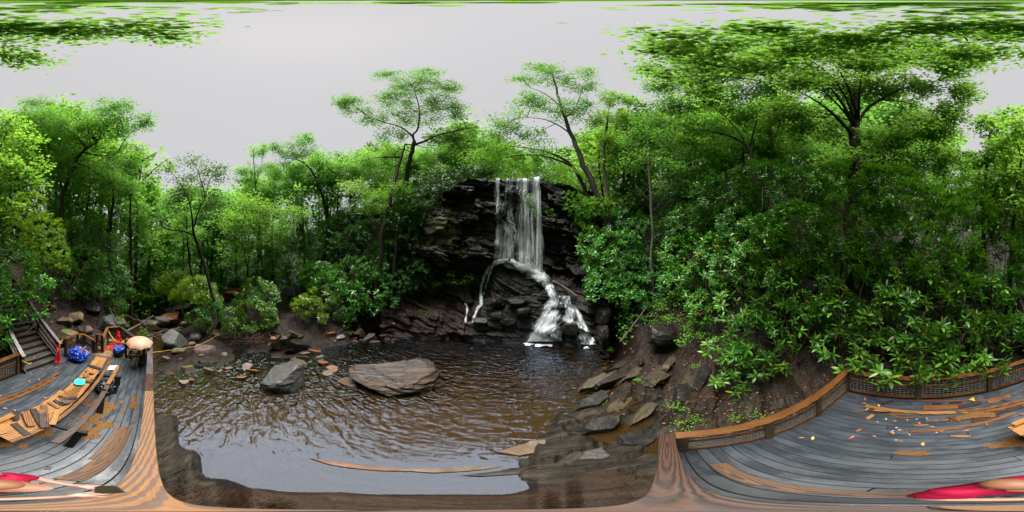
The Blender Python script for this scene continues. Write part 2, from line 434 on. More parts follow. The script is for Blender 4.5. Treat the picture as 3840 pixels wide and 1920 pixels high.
def ground0(X, Y):
    d = math.hypot(X, Y); b = math.degrees(math.atan2(X, Y)) % 360
    if b < TB[0]: b += 360
    i = np.searchsorted(TBX, b, side='right') - 1
    i = min(max(i, 0), len(TBX) - 2)
    t = (b - TBX[i]) / (TBX[i + 1] - TBX[i]); t = t * t * (3 - 2 * t)
    f = lambda q: np.interp(d, [p[0] for p in q], [p[1] for p in q])
    return f(TAB[TBX[i] % 360]) * (1 - t) + f(TAB[TBX[i + 1] % 360]) * t
def rockiness(X, Y):                      # bare bedrock beside the pool, soil farther up
    d = math.hypot(X, Y); b = math.degrees(math.atan2(X, Y))
    if 20 < b < 115: return max(0, min(1, (9.5 - d) / 2.5))
    return max(0, min(1, (9 - d) / 3))
def ground(X, Y):
    d = math.hypot(X, Y); z = ground0(X, Y)
    a = min(1, d / 6) * (.18 + .02 * min(d, 40))
    z += a * noise.fractal(Vector((X * .35, Y * .35, 1.7)), 1.0, 2.0, 5)
    k = rockiness(X, Y)
    if X < 0 and Y < .6 * -X and d < 8: k *= .25        # smoother shelf beside the deck
    if k > 0 and d > 1.2:
        # plates of rock standing on edge, striking across the slope, broken into blocks
        w_ = .5 * noise.noise(Vector((X * .5, Y * .5, 5)))
        q = (X * .31 - Y * .95 + w_) / .58; t_ = (X * .95 + Y * .31 + w_) * .6
        fk = math.floor(q); fr = q - fk
        c_ = t_ / (.9 + .5 * noise.cell(Vector((fk + .5, 3.5, 0)))) + 4 * noise.cell(Vector((fk + .5, 1.5, 0))); fc = math.floor(c_); cr_ = c_ - fc
        h = noise.cell(Vector((fk + .5, fc + .5, 2.5))) - .5; sl_ = noise.cell(Vector((fk + .5, fc + .5, 8.5)))
        crack = max(0, .10 - min(fr, 1 - fr)) / .10 + .8 * max(0, .07 - min(cr_, 1 - cr_)) / .07
        z += k * (.36 * h + (.12 + .35 * sl_) * (fr - .5) - .14 * crack) * min(1, (d - 1.2) / 1.5)
        z += k * .05 * noise.fractal(Vector((X * 2.2, Y * 2.2, 4)), 1.0, 2.1, 4)
    return z
nb, radii = 480, np.concatenate([[0.02], np.geomspace(.35, 3, 34), np.linspace(3.1, 17, 130), np.geomspace(17.3, 130, 46)])
gv = []
for r in radii:
    for k in range(nb):
        a = 2 * math.pi * k / nb
        X, Y = r * math.sin(a), r * math.cos(a)
        gv.append((X, Y, ground(X, Y)))
idx = np.arange(len(radii) * nb).reshape(len(radii), nb)
nx = np.roll(idx, -1, axis=1)
gf = np.stack([idx[:-1], idx[1:], nx[1:], nx[:-1]], -1).reshape(-1, 4)
def ground_mat():
    m, nt, bs = new_mat('forest_floor_and_rock')
    tc = N(nt, 'TexCoord'); v = tc.outputs['Object']
    n1 = tex_noise(nt, v, .55, 5, .6); n2 = tex_noise(nt, v, 4, 6, .65); n3 = tex_noise(nt, v, 26, 4, .6)
    vst = mapping(nt, v, (1.6, 7, 3), (0, 0, math.radians(-38)))
    n4 = tex_noise(nt, vst, 1.0, 6, .65, .3)
    rock = ramp(nt, n4, [(.3, (.004, .0034, .0028)), (.5, (.014, .011, .007)), (.68, (.042, .033, .02))])
    rock = mixc(nt, ramp(nt, n1, [(.5, (0,) * 3), (.62, (.6,) * 3)]), rock, (.026, .0105, .004))
    rock = mixc(nt, ramp(nt, n2, [(.6, (0,) * 3), (.7, (.55,) * 3)]), rock, (.03, .036, .012))
    lit = ramp(nt, n3, [(.32, (.006, .0035, .0025)), (.52, (.009, .0038, .0022)), (.7, (.022, .008, .004))])
    g = N(nt, 'NewGeometry'); sx = N(nt, 'SeparateXYZ'); nt.links.new(g.outputs['Position'], sx.inputs[0])
    ln = N(nt, 'VectorMath', operation='LENGTH'); fl = N(nt, 'CombineXYZ')
    nt.links.new(sx.outputs[0], fl.inputs[0]); nt.links.new(sx.outputs[1], fl.inputs[1]); nt.links.new(fl.outputs[0], ln.inputs[0])
    fac = math_n(nt, 'MULTIPLY_ADD', ln.outputs['Value'], .115, -.42)
    fac = math_n(nt, 'ADD', fac, math_n(nt, 'MULTIPLY_ADD', n2, 1.0, -.5))
    c = mixc(nt, ramp(nt, fac, [(.35, (0,) * 3), (.6, (1,) * 3)]), rock, lit)
    c = mixc(nt, ramp(nt, math_n(nt, 'ADD', math_n(nt, 'MULTIPLY', ln.outputs['Value'], .012), math_n(nt, 'MULTIPLY', n1, .5)), [(.48, (0,) * 3), (.62, (.8,) * 3)]), c, (.022, .045, .012))
    nt.links.new(c, bs.inputs['Base Color'])
    nt.links.new(ramp(nt, n2, [(.3, (.32,) * 3), (.7, (.7,) * 3)]), bs.inputs['Roughness']); bs.inputs['Specular IOR Level'].default_value = .18
    h = math_n(nt, 'ADD', n4, math_n(nt, 'MULTIPLY', n3, .4)); bump(nt, bs, h, .9, .07)
    return m
M['ground'] = ground_mat()
g_o = obj('ground', mesh_np('ground', gv, gf, True), M['ground'])
tag(g_o, 'dark wet bedrock and leaf-covered forest slopes of the gorge', 'ground', kind='structure')

# ------------------------------------------------------------------ cliff behind the fall
M['cliff'] = rock_mat('cliff_rock', [(.0035, .0035, .0037), (.009, .0082, .0078), (.024, .021, .017)], rust=(.022, .012, .007), rust_amt=.45, moss=.5, rough=.46, spec=.3, strata=(.8, .8, 5), bumpd=.12, scale=.8)
def lichen(mat):                          # pale lichen on the dry face left of the fall
    nt = mat.node_tree; bs = nt.nodes['Principled BSDF']; src = bs.inputs['Base Color'].links[0].from_socket
    g = N(nt, 'NewGeometry'); sx = N(nt, 'SeparateXYZ'); nt.links.new(g.outputs['Position'], sx.inputs[0])
    n = tex_noise(nt, g.outputs['Position'], 1.5, 6, .65)
    fx = math_n(nt, 'SUBTRACT', 1.0, math_n(nt, 'MULTIPLY', math_n(nt, 'ABSOLUTE', math_n(nt, 'ADD', sx.outputs[0], 5.7)), .55))
    fz = math_n(nt, 'SUBTRACT', 1.0, math_n(nt, 'MULTIPLY', math_n(nt, 'ABSOLUTE', math_n(nt, 'SUBTRACT', sx.outputs[2], 6.9)), .42))
    f = math_n(nt, 'ADD', math_n(nt, 'MULTIPLY', math_n(nt, 'MINIMUM', fx, fz), .35), n)
    c = mixc(nt, ramp(nt, f, [(.56, (0,) * 3), (.68, (.85,) * 3)]), src, (.15, .14, .08))
    # slope of red-brown leaves at the foot of the left half
    n5 = tex_noise(nt, g.outputs['Position'], 22, 4, .6)
    lit = ramp(nt, n5, [(.32, (.006, .003, .0025)), (.52, (.02, .007, .005)), (.7, (.05, .016, .011))])
    fx2 = math_n(nt, 'MULTIPLY_ADD', sx.outputs[0], -.45, -1.0); fz2 = math_n(nt, 'MULTIPLY_ADD', sx.outputs[2], -.8, .9)
    f2 = math_n(nt, 'ADD', math_n(nt, 'MINIMUM', math_n(nt, 'MINIMUM', fx2, 1.0), fz2), math_n(nt, 'MULTIPLY_ADD', n, 1.2, -.6))
    c = mixc(nt, ramp(nt, f2, [(.1, (0,) * 3), (.3, (1,) * 3)]), c, lit)
    nt.links.new(c, bs.inputs['Base Color'])
lichen(M['cliff'])
nbz, nzz = 420, 300
bs_ = np.linspace(CB[0], CB[-1], nbz); zs_ = np.linspace(-2.5, 11.3, nzz)
cv = []
for z in zs_:
    for b in bs_: cv.append(tuple(cliff_pt(b, z)))
for e in (1.5, 5):                        # rock lip running back into the stream bed above
    for b in bs_:
        r = cliff_d(b, 11.3)
        cv.append(tuple(BD(b, r + e, 11.3 + .12 * e)))
ci = np.arange(len(cv)).reshape(-1, nbz)
cf = np.stack([ci[:-1, :-1], ci[:-1, 1:], ci[1:, 1:], ci[1:, :-1]], -1).reshape(-1, 4)
cl = obj('cliff', mesh_np('cliff', cv, cf, False), M['cliff'])
tag(cl, 'dark layered rock cliff that the waterfall pours over', 'cliff', kind='structure')

# ------------------------------------------------------------------ water
def water_mat(name, body, ripple_scale, ripple, murk=.55):
    m, nt, bs = new_mat(name)
    nt.nodes.remove(bs)
    tc = N(nt, 'TexCoord'); v = tc.outputs['Object']
    w1 = N(nt, 'TexNoise'); w1.inputs['Scale'].default_value = ripple_scale; w1.inputs['Detail'].default_value = 1.2; w1.inputs['Distortion'].default_value = .8
    nt.links.new(mapping(nt, v, (1, 2.2, 1), (0, 0, math.radians(20))), w1.inputs['Vector'])
    w2 = tex_noise(nt, mapping(nt, v, (2.2, 1, 1), (0, 0, math.radians(-35))), ripple_scale * 2.2, 1, .5, .5)
    calm = tex_noise(nt, v, .22, 2)
    g = N(nt, 'NewGeometry'); ln = N(nt, 'VectorMath', operation='LENGTH'); nt.links.new(g.outputs['Position'], ln.inputs[0])
    near = ramp(nt, math_n(nt, 'MULTIPLY', ln.outputs['Value'], .1), [(.24, (.04,) * 3), (.36, (.4,) * 3), (.55, (1,) * 3)])
    h = math_n(nt, 'MULTIPLY', math_n(nt, 'ADD', w1.outputs[0], math_n(nt, 'MULTIPLY', w2, .3)), math_n(nt, 'MULTIPLY', near, math_n(nt, 'MULTIPLY_ADD', calm, .8, .55)))
    b = N(nt, 'Bump'); b.inputs['Strength'].default_value = 1.0; b.inputs['Distance'].default_value = ripple
    nt.links.new(h, b.inputs['Height'])
    gl = N(nt, 'BsdfGlossy'); gl.inputs['Roughness'].default_value = .03; gl.inputs['Color'].default_value = (.24, .33, .46, 1); nt.links.new(b.outputs[0], gl.inputs['Normal'])
    tp = N(nt, 'BsdfTransparent'); tp.inputs[0].default_value = (.80, .58, .34, 1)
    df = N(nt, 'BsdfDiffuse'); df.inputs[0].default_value = (*body, 1)
    ms = N(nt, 'MixShader'); ms.inputs[0].default_value = murk
    nt.links.new(tp.outputs[0], ms.inputs[1]); nt.links.new(df.outputs[0], ms.inputs[2])
    fr = N(nt, 'Fresnel'); fr.inputs['IOR'].default_value = 1.335; nt.links.new(b.outputs[0], fr.inputs['Normal'])
    m2 = N(nt, 'MixShader'); nt.links.new(fr.outputs[0], m2.inputs[0])
    nt.links.new(ms.outputs[0], m2.inputs[1]); nt.links.new(gl.outputs[0], m2.inputs[2])
    nt.links.new(m2.outputs[0], nt.nodes['Material Output'].inputs['Surface'])
    return m
M['pool'] = water_mat('pool_water', (.042, .025, .008), 2.0, .12, .5)
M['stream'] = water_mat('stream_water', (.05, .03, .011), 3.6, .05, .5)
def sheet(name, outline, z, mat, n=40):
    bm = bmesh.new()
    vs_ = [bm.verts.new((p[0], p[1], z)) for p in outline]
    bm.faces.new(vs_); bmesh.ops.triangulate(bm, faces=bm.faces[:])
    me = bpy.data.meshes.new(name); bm.to_mesh(me); bm.free()
    return obj(name, me, mat)
ring = []
for b in range(0, 360, 4):
    if 40 < b < 236: continue
    r = 13.5 if (b >= 310 or b <= 34) else 12.0
    if 236 <= b < 270: r = 9.5
    ring.append(BD(b, r))
ring = [BD(b, (13.5 if (b >= 306 or b <= 30) else (8.6 if b < 262 else 11.5))) for b in list(range(236, 360, 4)) + list(range(0, 46, 4))]
ring += [BD(60, 2.2), BD(120, .3), BD(200, .5), BD(228, 4.0)]
wo = sheet('pool_water', ring, WZ, M['pool'])
tag(wo, 'brown rippled plunge pool at the foot of the waterfall', 'water', kind='structure')
# stream running off downhill to the left
ctr = [(236, 7.6, WZ - .02), (235, 10, -1.95), (232.5, 13.5, -2.3), (231, 18, -3.25), (231, 23, -4.3), (232, 28, -4.62), (233, 34, -4.65)]
wid = [1.6, 1.8, 1.8, 2.0, 3.2, 4.5, 5]
sv, sf = [], []
for i, (b, d, z) in enumerate(ctr):
    c = BD(b, d); t = Vector((math.cos(math.radians(b)), -math.sin(math.radians(b)), 0))
    for k in range(5):
        q = c + t * wid[i] * (k / 2 - 1); sv.append((q.x, q.y, z))
for i in range(len(ctr) - 1):
    for k in range(4):
        sf.append((i * 5 + k, i * 5 + k + 1, i * 5 + k + 6, i * 5 + k + 5))
so = obj('stream_water', mesh_np('stream', sv, sf, True), M['stream'])
tag(so, 'brown shallow stream running off downhill past the landing', 'water', kind='structure')

# ------------------------------------------------------------------ falling water
def foam_mat(name, dens, su=12, sv_=.9):
    m, nt, bs = new_mat(name)
    u1 = N(nt, 'UVMap', uv_map='UVMap').outputs[0]; fl = N(nt, 'UVMap', uv_map='Flow').outputs[0]
    n0 = tex_noise(nt, mapping(nt, fl, (su * .14, sv_ * .5, 1)), 1.0, 3, .6, .3)
    n1 = tex_noise(nt, mapping(nt, fl, (su, sv_, 1)), 1.0, 6, .72, .5)
    n2 = tex_noise(nt, mapping(nt, fl, (su * 3.2, sv_ * 7, 1)), 1.0, 3, .65)
    sx = N(nt, 'SeparateXYZ'); nt.links.new(u1, sx.inputs[0])
    edge = math_n(nt, 'MULTIPLY', math_n(nt, 'POWER', math_n(nt, 'ABSOLUTE', math_n(nt, 'MULTIPLY_ADD', sx.outputs[0], 2, -1)), 2.5), -.28)
    f = math_n(nt, 'ADD', math_n(nt, 'ADD', math_n(nt, 'MULTIPLY', n1, .55), math_n(nt, 'MULTIPLY', n2, .2)), math_n(nt, 'MULTIPLY_ADD', n0, .45, edge))
    t = .78 - .34 * dens
    a = ramp(nt, f, [(t, (0,) * 3), (t + .17, (.95,) * 3)])
    nt.links.new(ramp(nt, f, [(t, (.42, .48, .55)), (t + .2, (.9, .93, .97))]), bs.inputs['Base Color'])
    bs.inputs['Roughness'].default_value = .3
    nt.links.new(a, bs.inputs['Alpha'])
    bump(nt, bs, math_n(nt, 'ADD', n1, math_n(nt, 'MULTIPLY', n2, .5)), .8, .08)
    return m
for nm, dn in (('thin', .57), ('mid', .66), ('dense', .86)): M['fall_' + nm] = foam_mat('falling_water_' + nm, dn, 20, .45)
M['rapid'] = foam_mat('rapid_water', .98, 9, 2.4)
M['rapid_thin'] = foam_mat('rapid_water_thin', .74, 9, 2.4)
def flow_sheet(name, grid, mat, parent):
    """sheet of water over grid[row][column]; UVMap runs 0-1 across, Flow is in metres"""
    nu = len(grid[0]); vs_ = [q for r in grid for q in r]; uv0, uv1 = [], []; L = 0
    mid = nu // 2
    for i, r in enumerate(grid):
        if i: L += (r[mid] - grid[i - 1][mid]).length
        w = 0
        for k, q in enumerate(r):
            if k: w += (q - r[k - 1]).length
            uv0.append((k / (nu - 1), i / (len(grid) - 1))); uv1.append((w + 3.7 * len(vs_) % 5, L))
    me = mesh_np(name, [tuple(v) for v in vs_], [(i * nu + j, i * nu + j + 1, (i + 1) * nu + j + 1, (i + 1) * nu + j) for i in range(len(grid) - 1) for j in range(nu - 1)], True)
    for nm, uvs in (('UVMap', uv0), ('Flow', uv1)):
        ul = me.uv_layers.new(name=nm)
        for lp in me.loops: ul.data[lp.index].uv = uvs[lp.vertex_index]
    return obj(name, me, mat, parent)
def ribbon(name, pts, widths, mat, parent, bulge=.06, nu=9, k=5):
    """a sheet of water following pts; widths in metres; bulged a little and uneven"""
    ws = [w[0] for w in smooth_path([(w, 0, 0) for w in widths], k)]
    pp = [Vector(p) for p in smooth_path(pts, k)]
    grid = []
    for i, p in enumerate(pp):
        out = Vector((-p.x, -p.y, 0)).normalized()
        t = (pp[min(i + 1, len(pp) - 1)] - pp[max(i - 1, 0)]).normalized()
        sd = t.cross(out)
        if sd.length < .2: sd = Vector((out.y, -out.x, 0))
        sd.normalize()
        nrm = sd.cross(t).normalized()
        if nrm.dot(out) < 0: nrm = -nrm
        row_ = []
        for j in range(nu):
            a = j / (nu - 1) * 2 - 1
            row_.append(p + sd * a * ws[i] * .5 + nrm * (bulge * (1 - a * a) + .05 * noise.noise(p * 1.7 + Vector((a * 3, 0, 0))) + .04 * noise.noise(p * 6 + Vector((a * 9, 0, 0)))))
        grid.append(row_)
    return flow_sheet(name, grid, mat, parent)
wf = empty('waterfall', BD(6, 11, WZ), 'white waterfall dropping over the dark cliff and spreading into the pool', 'waterfall', kind='structure')
def fall(x0, x1, y0, y1, w, mat, fwd=.35):
    bb0, bb1 = (x0 / 3840 - .5) * 360, (x1 / 3840 - .5) * 360
    r0 = cliff_near(bb0, 11.1); zt = 11.33; b = on_cliff(x1, y1, .2)
    pts = [BD(bb0, r0 + .7, zt + .1), BD(bb0, r0 - .03, zt + .03)]
    for t in (.06, .12, .2, .3, .42, .55, .7, .85, 1):
        z = zt + (b.z - zt) * t; bb = bb0 + (bb1 - bb0) * t
        pts.append(BD(bb, min(r0 - fwd * min(1, t * 2.2), cliff_near(bb, z) - .08), z))
    ribbon('falling_sheet', pts, [w] * len(pts), mat, wf, k=3)
fr_ = random.Random(3)
def veil(x0, x1, xb0, xb1, yb0, yb1, mat, fwd, seed):
    """curtain of falling water between two bearings, thrown a little clear of the rock"""
    nu, nr = 25, 22; grid = []; top = []
    for j in range(nu):
        b = ((x0 + (x1 - x0) * j / (nu - 1)) / 3840 - .5) * 360; top.append((b, min(cliff_near(b, 11.15), 13.2)))
    for i in range(-1, nr):
        t = max(0, i / (nr - 1)); row_ = []
        for j in range(nu):
            s_ = j / (nu - 1); b0, r0 = top[j]; b1 = ((xb0 + (xb1 - xb0) * s_) / 3840 - .5) * 360; b = b0 + (b1 - b0) * t
            zb = H + 12.3 * math.tan((.5 - (yb0 + (yb1 - yb0) * s_) / 1920) * math.pi); z = 11.36 + (zb - 11.36) * t
            r = r0 + .9 if i < 0 else min(r0 - .03 - fwd * min(1, t * 2) + .10 * noise.noise(Vector((b * .9, z * .35, seed))), cliff_near(b, z) - .10)
            row_.append(BD(b, r, z + (.12 if i < 0 else 0)))
        grid.append(row_)
    flow_sheet('falling_sheet', grid, mat, wf)
veil(1843, 1958, 1840, 1956, 978, 990, M['fall_thin'], .30, 1.5)
veil(1880, 1940, 1880, 1942, 978, 985, M['fall_thin'], .40, 21.5)
veil(1846, 1884, 1844, 1884, 976, 980, M['fall_mid'], .38, 4.5)
veil(1948, 1992, 1952, 1996, 1004, 1014, M['fall_dense'], .45, 8.5)
veil(1940, 2048, 1944, 2056, 1008, 1018, M['fall_mid'], .34, 11.5)
veil(1918, 1984, 1920, 1986, 985, 1006, M['fall_thin'], .36, 31.5)
veil(1936, 1966, 1938, 1968, 988, 1004, M['fall_mid'], .30, 37.5)
veil(1996, 2034, 2000, 2040, 1012, 1018, M['fall_dense'], .42, 15.5)
def run(pts, widths, mat, off=.14):
    return ribbon('running_water', [on_cliff(x, y, off) for x, y in pts], widths, mat, wf, .05)
run([(1905, 976), (1862, 985), (1832, 1010), (1812, 1050), (1803, 1100), (1805, 1135), (1790, 1160), (1778, 1190), (1772, 1212)], [.4, .5, .42, .36, .36, .4, .34, .26, .26], M['rapid'])
run([(1850, 992), (1836, 1030), (1824, 1070), (1812, 1110), (1808, 1135)], [.3, .26, .26, .28, .3], M['rapid_thin'])
run([(1742, 1138), (1752, 1152), (1750, 1180), (1746, 1205), (1760, 1212), (1775, 1208)], [.28, .24, .24, .26, .3, .3], M['rapid'])
run([(1915, 976), (1955, 1000), (2005, 1022), (2045, 1050), (2062, 1078)], [.4, .8, 1.1, 1.1, .9], M['rapid'])
run([(2058, 1070), (2068, 1098), (2078, 1125), (2070, 1150)], [.9, .8, .9, 1.0], M['rapid'])
run([(2165, 1175), (2140, 1185), (2110, 1200), (2090, 1220)], [.3, .4, .4, .3], M['rapid_thin'], .22)
def fan(fx, mat, off, nu=17, nr=19, lift=.0):   # the cascade clinging to the stepped rock
    grid = []
    for i in range(nr):
        row_ = []
        for j in range(nu):
            x, y = fx(j / (nu - 1), i / (nr - 1)); b = (x / 3840 - .5) * 360; p_ = (.5 - y / 1920) * math.pi; d = 11.6
            for _ in range(7):
                z = H + d * math.tan(p_); d = .5 * d + .5 * (cliff_d(b, z) - off)
            q = BD(b, d, H + d * math.tan(p_)); row_.append(q)
        grid.append(row_)
    sm = [[(grid[i][j] + grid[max(i - 1, 0)][j] + grid[min(i + 1, nr - 1)][j] + grid[i][max(j - 1, 0)] + grid[i][min(j + 1, nu - 1)]) / 5 for j in range(nu)] for i in range(nr)]
    flow_sheet('cascade_sheet', sm, mat, wf)
fA = lambda s_, t: (2054 + 46 * s_ + (t ** 1.1) * (1950 + 165 * s_ - 2054 - 46 * s_), 1104 + 178 * t)
fB = lambda s_, t: (2100 + 70 * s_ + t * (2140 + 104 * s_ - 2100 - 70 * s_), 1112 + 44 * s_ + t * (180 - 42 * s_))
fC = lambda s_, t: (2070 + 80 * s_ + t * (10 + 30 * s_), 1108 + 110 * t)
fan(fA, M['rapid'], .16); fan(fA, M['rapid_thin'], .28); fan(fB, M['rapid_thin'], .15); fan(fC, M['rapid_thin'], .2)
fan(lambda s_, t: fB(.62 + .38 * s_, t), M['rapid'], .22); fan(lambda s_, t: fA(.05 + .5 * s_, .35 + .65 * t), M['fall_dense'], .24)
def foam(pts, name='foam'):
    a = Acc()
    for (x, y, r) in pts:
        c = PZ(x, y, WZ + .02)
        vs_ = [c + Vector((0, 0, .05))]
        for k in range(22):
            q = 2 * math.pi * k / 22
            rr = r * (.7 + .5 * noise.noise(Vector((math.cos(q) * 1.6, math.sin(q) * 1.6, x))))
            vs_.append(c + Vector((math.cos(q) * rr, math.sin(q) * rr, 0)))
        a.add(vs_, [(0, i, i % 22 + 1) for i in range(1, 23)])
    me = a.mesh(name)
    for nm, k_ in (('UVMap', 0), ('Flow', 1)):
        ul = me.uv_layers.new(name=nm)
        for lp in me.loops:
            c = me.vertices[lp.vertex_index].co; ul.data[lp.index].uv = (c.x, c.y * 3) if k_ else (.5, .5)
    return obj(name, me, M['rapid'], wf)
foam([(1940, 1278, .35), (2060, 1290, .4), (2020, 1292, .45), (1980, 1288, .4), (2232, 1290, .3), (1962, 1276, .5), (2000, 1282, .55), (2040, 1284, .5), (2080, 1284, .4), (2215, 1294, .35), (2200, 1302, .25), (1775, 1213, .18)])

# ------------------------------------------------------------------ stones
def rock_mesh(name, size, seed, mat, cuts=7, rough=.09, strata=0.0, sub_=3, flat=.0):
    bm = bmesh.new(); bmesh.ops.create_icosphere(bm, subdivisions=sub_, radius=1)
    r = random.Random(seed)
    planes = []
    for _ in range(cuts):
        n = Vector((r.gauss(0, 1), r.gauss(0, 1), r.gauss(0, .8))).normalized(); planes.append((n, r.uniform(.52, .82)))
    planes.append((Vector((r.gauss(0, .18), r.gauss(0, .18), 1)).normalized(), .55 - flat))
    for v in bm.verts:
        p = v.co.copy()
        for n, d in planes:
            e = p.dot(n) - d
            if e > 0: p -= n * e * .96
        v.co = p
    for v in bm.verts:
        p = v.co; q = p * 2.1 + Vector((seed * 1.7, 0, 0))
        k = 1 + rough * noise.fractal(q, 1.0, 2.0, 4)
        if strata:
            zz = p.z * 5 + 1.3 * p.x + .9 * p.y + noise.noise(q * .6)
            k += strata * (abs((zz % 1) - .5) - .25) + strata * .8 * noise.noise(Vector((math.floor(zz) * 3.3, seed, 0)))
        v.co = Vector((p.x * k * size[0], p.y * k * size[1], p.z * (1 + (k - 1) * .5) * size[2]))
    me = bpy.data.meshes.new(name); bm.to_mesh(me); bm.free()
    me.materials.append(mat)
    return me
def plate_mesh(name, size, seed, mat, rough=.1):
    r = random.Random(seed); k = r.choice((5, 6, 7)); bm = bmesh.new()
    ang = sorted((i + r.uniform(-.32, .32)) * 2 * math.pi / k for i in range(k))
    lo = [bm.verts.new((math.cos(a) * (w := r.uniform(.78, 1.12)), math.sin(a) * w, -1)) for a in ang]
    f = bm.faces.new(lo)
    e = bmesh.ops.extrude_face_region(bm, geom=[f])
    tx, ty = r.gauss(0, .22), r.gauss(0, .22)
    for v in [g for g in e['geom'] if isinstance(g, bmesh.types.BMVert)]:
        v.co.x *= r.uniform(.72, .95); v.co.y *= r.uniform(.72, .95); v.co.z = 1 + tx * v.co.x + ty * v.co.y + r.uniform(-.12, .12)
    bmesh.ops.triangulate(bm, faces=bm.faces[:])
    bmesh.ops.subdivide_edges(bm, edges=bm.edges[:], cuts=4, use_grid_fill=True)
    bmesh.ops.recalc_face_normals(bm, faces=bm.faces[:])
    for v in bm.verts:
        p = v.co.copy(); q = Vector((p.x * size[0], p.y * size[1], p.z * size[2])) * 3 + Vector((seed, 0, 0))
        n = noise.fractal(q, 1.0, 2.1, 4); st = noise.noise(Vector((math.floor(p.z * 3 + .4 * p.x) * 2.7, seed, 0)))
        s_ = 1 + rough * n + .05 * st * (1 if abs(p.z) < .9 else 0)
        v.co = Vector((p.x * s_ * size[0], p.y * s_ * size[1], p.z * size[2] + rough * .5 * n * min(size)))
    me = bpy.data.meshes.new(name); bm.to_mesh(me); bm.free(); me.materials.append(mat)
    return me
M['rock_grey'] = rock_mat('rock_grey', [(0.0217, 0.0211, 0.0211), (0.0620, 0.0620, 0.0608), (0.1178, 0.1178, 0.1178)], rust=(0.0744, 0.0496, 0.0279), rust_amt=.3, rough=.36, strata=(1, 5, 5), bumpd=.03)
M['rock_olive'] = rock_mat('rock_olive', [(0.0186, 0.0174, 0.0124), (0.0527, 0.0484, 0.0322), (0.0930, 0.0868, 0.0589)], rust=(0.0806, 0.0434, 0.0186), rust_amt=.45, moss=.0, rough=.4, strata=(1, 4, 4), bumpd=.03)
M['rock_rust'] = rock_mat('rock_rust', [(0.0248, 0.0161, 0.0112), (0.0806, 0.0434, 0.0236), (0.1488, 0.0806, 0.0434)], rust=(0.1426, 0.0465, 0.0124), rust_amt=.8, rough=.38, strata=(1, 5, 5), bumpd=.03)
M['rock_band'] = rock_mat('rock_band', [(.008, .0072, .0065), (.032, .029, .026), (.12, .117, .118)], rust=(.12, .048, .016), rust_amt=.42, rough=.3, strata=(.35, 4, 7), bumpd=.09, rot=(0, .12, .1), scale=.8)
M['rock_dark'] = rock_mat('rock_dark', [(0.0062, 0.0062, 0.0062), (0.0198, 0.0186, 0.0174), (0.0465, 0.0434, 0.0384)], rust=(0.0372, 0.0217, 0.0124), rust_amt=.35, moss=.25, rough=.34, strata=(1, 1, 4), bumpd=.04)
M['rock_tan'] = rock_mat('rock_tan', [(0.0434, 0.0310, 0.0186), (0.0930, 0.0682, 0.0403), (0.1488, 0.1147, 0.0744)], rust=(0.0992, 0.0558, 0.0248), rust_amt=.5, moss=.2, rough=.45, strata=(1, 1, 3), bumpd=.03)
M['rock_plum'] = rock_mat('rock_plum', [(0.0217, 0.0186, 0.0198), (0.0620, 0.0527, 0.0558), (0.1178, 0.1023, 0.1054)], rust=(0.1240, 0.0527, 0.0248), rust_amt=.5, rough=.30, strata=(6, 1, 1), bumpd=.02)
_seed = [100]
def stone(x, y, z, size, mat, label, rot=0.0, tilt=(0, 0), name='boulder', group=None, strata=.0, cuts=7, flat=0.0, rough=.09, sink=.35, at=None):
    _seed[0] += 1
    p = Vector(at) if at is not None else PZ(x, y, z)
    if name in ('rock_plate', 'stone', 'rock_ledge'): me = plate_mesh(name, size, _seed[0], M[mat], .14)
    else: me = rock_mesh(name, size, _seed[0], M[mat], cuts, rough, strata, 5 if max(size) > 1.5 else 4 if max(size) > .9 else 3, flat)
    o = link(bpy.data.objects.new(name, me))
    b = math.atan2(p.x, p.y)              # local x lies across the line of sight, y along it
    o.location = p + Vector((0, 0, size[2] * (.55 - sink)))
    o.rotation_euler = (tilt[0], tilt[1], -b + rot)
    return tag(o, label, 'boulder' if name == 'boulder' else 'rock', group)
S = stone
S(1500, 1422, WZ, (2.0, 1.25, 1.05), 'rock_band', 'largest boulder in the pool, domed and banded grey and rust', .15, (.16, .10), strata=.15, cuts=4, flat=-.3, rough=.13)
S(1320, 1440, WZ - .12, (.62, .5, .28), 'rock_band', 'low half-sunken slab against the left side of the banded pool boulder', .3, (.0, .1), strata=.08)
S(1065, 1425, WZ, (1.2, 1.05, 1.1), 'rock_grey', 'wedge-shaped grey boulder standing in the pool left of the banded one', .3, (.12, -.22), strata=.10, cuts=6)
S(1120, 1370, WZ, (.45, .55, .45), 'rock_olive', 'knobbly olive rock ridge behind the wedge-shaped grey boulder', .5, (.1, .2), rough=.2)
S(650, 1285, -1.7, (1.0, .9, 1.05), 'rock_grey', 'big smooth grey boulder beside the yellow rope, near the umbrella', .2, (0, -.12), cuts=5, rough=.05)
S(765, 1322, -1.7, (.85, .62, .55), 'rock_plum', 'flat purple-grey slab lying in front of the yellow rope', .1, (.15, .1), cuts=6, strata=.04)
S(815, 1262, -1.6, (.9, .7, .65), 'rock_olive', 'rounded grey-green boulder under the leaning shrubs', -.1, (0, .1), cuts=6)
S(728, 1268, -1.5, (.5, .45, .42), 'rock_grey', 'smaller grey boulder wedged between the big smooth one and the grey-green one', .3)
S(718, 1298, -1.65, (.28, .25, .4), 'rock_tan', 'upright tan stone just behind the purple-grey slab', .4, (.1, .2))
S(675, 1318, -1.65, (.62, .35, .3), 'rock_olive', 'low olive ledge left of the purple-grey slab', .1, (0, .05), strata=.08)
S(685, 1355, -1.7, (.33, .25, .22), 'rock_grey', 'small pale grey stone at the edge of the wet sand', .3)
S(840, 1335, -1.7, (.28, .25, .3), 'rock_grey', 'grey stone at the right end of the purple-grey slab', .1, (.2, .3))
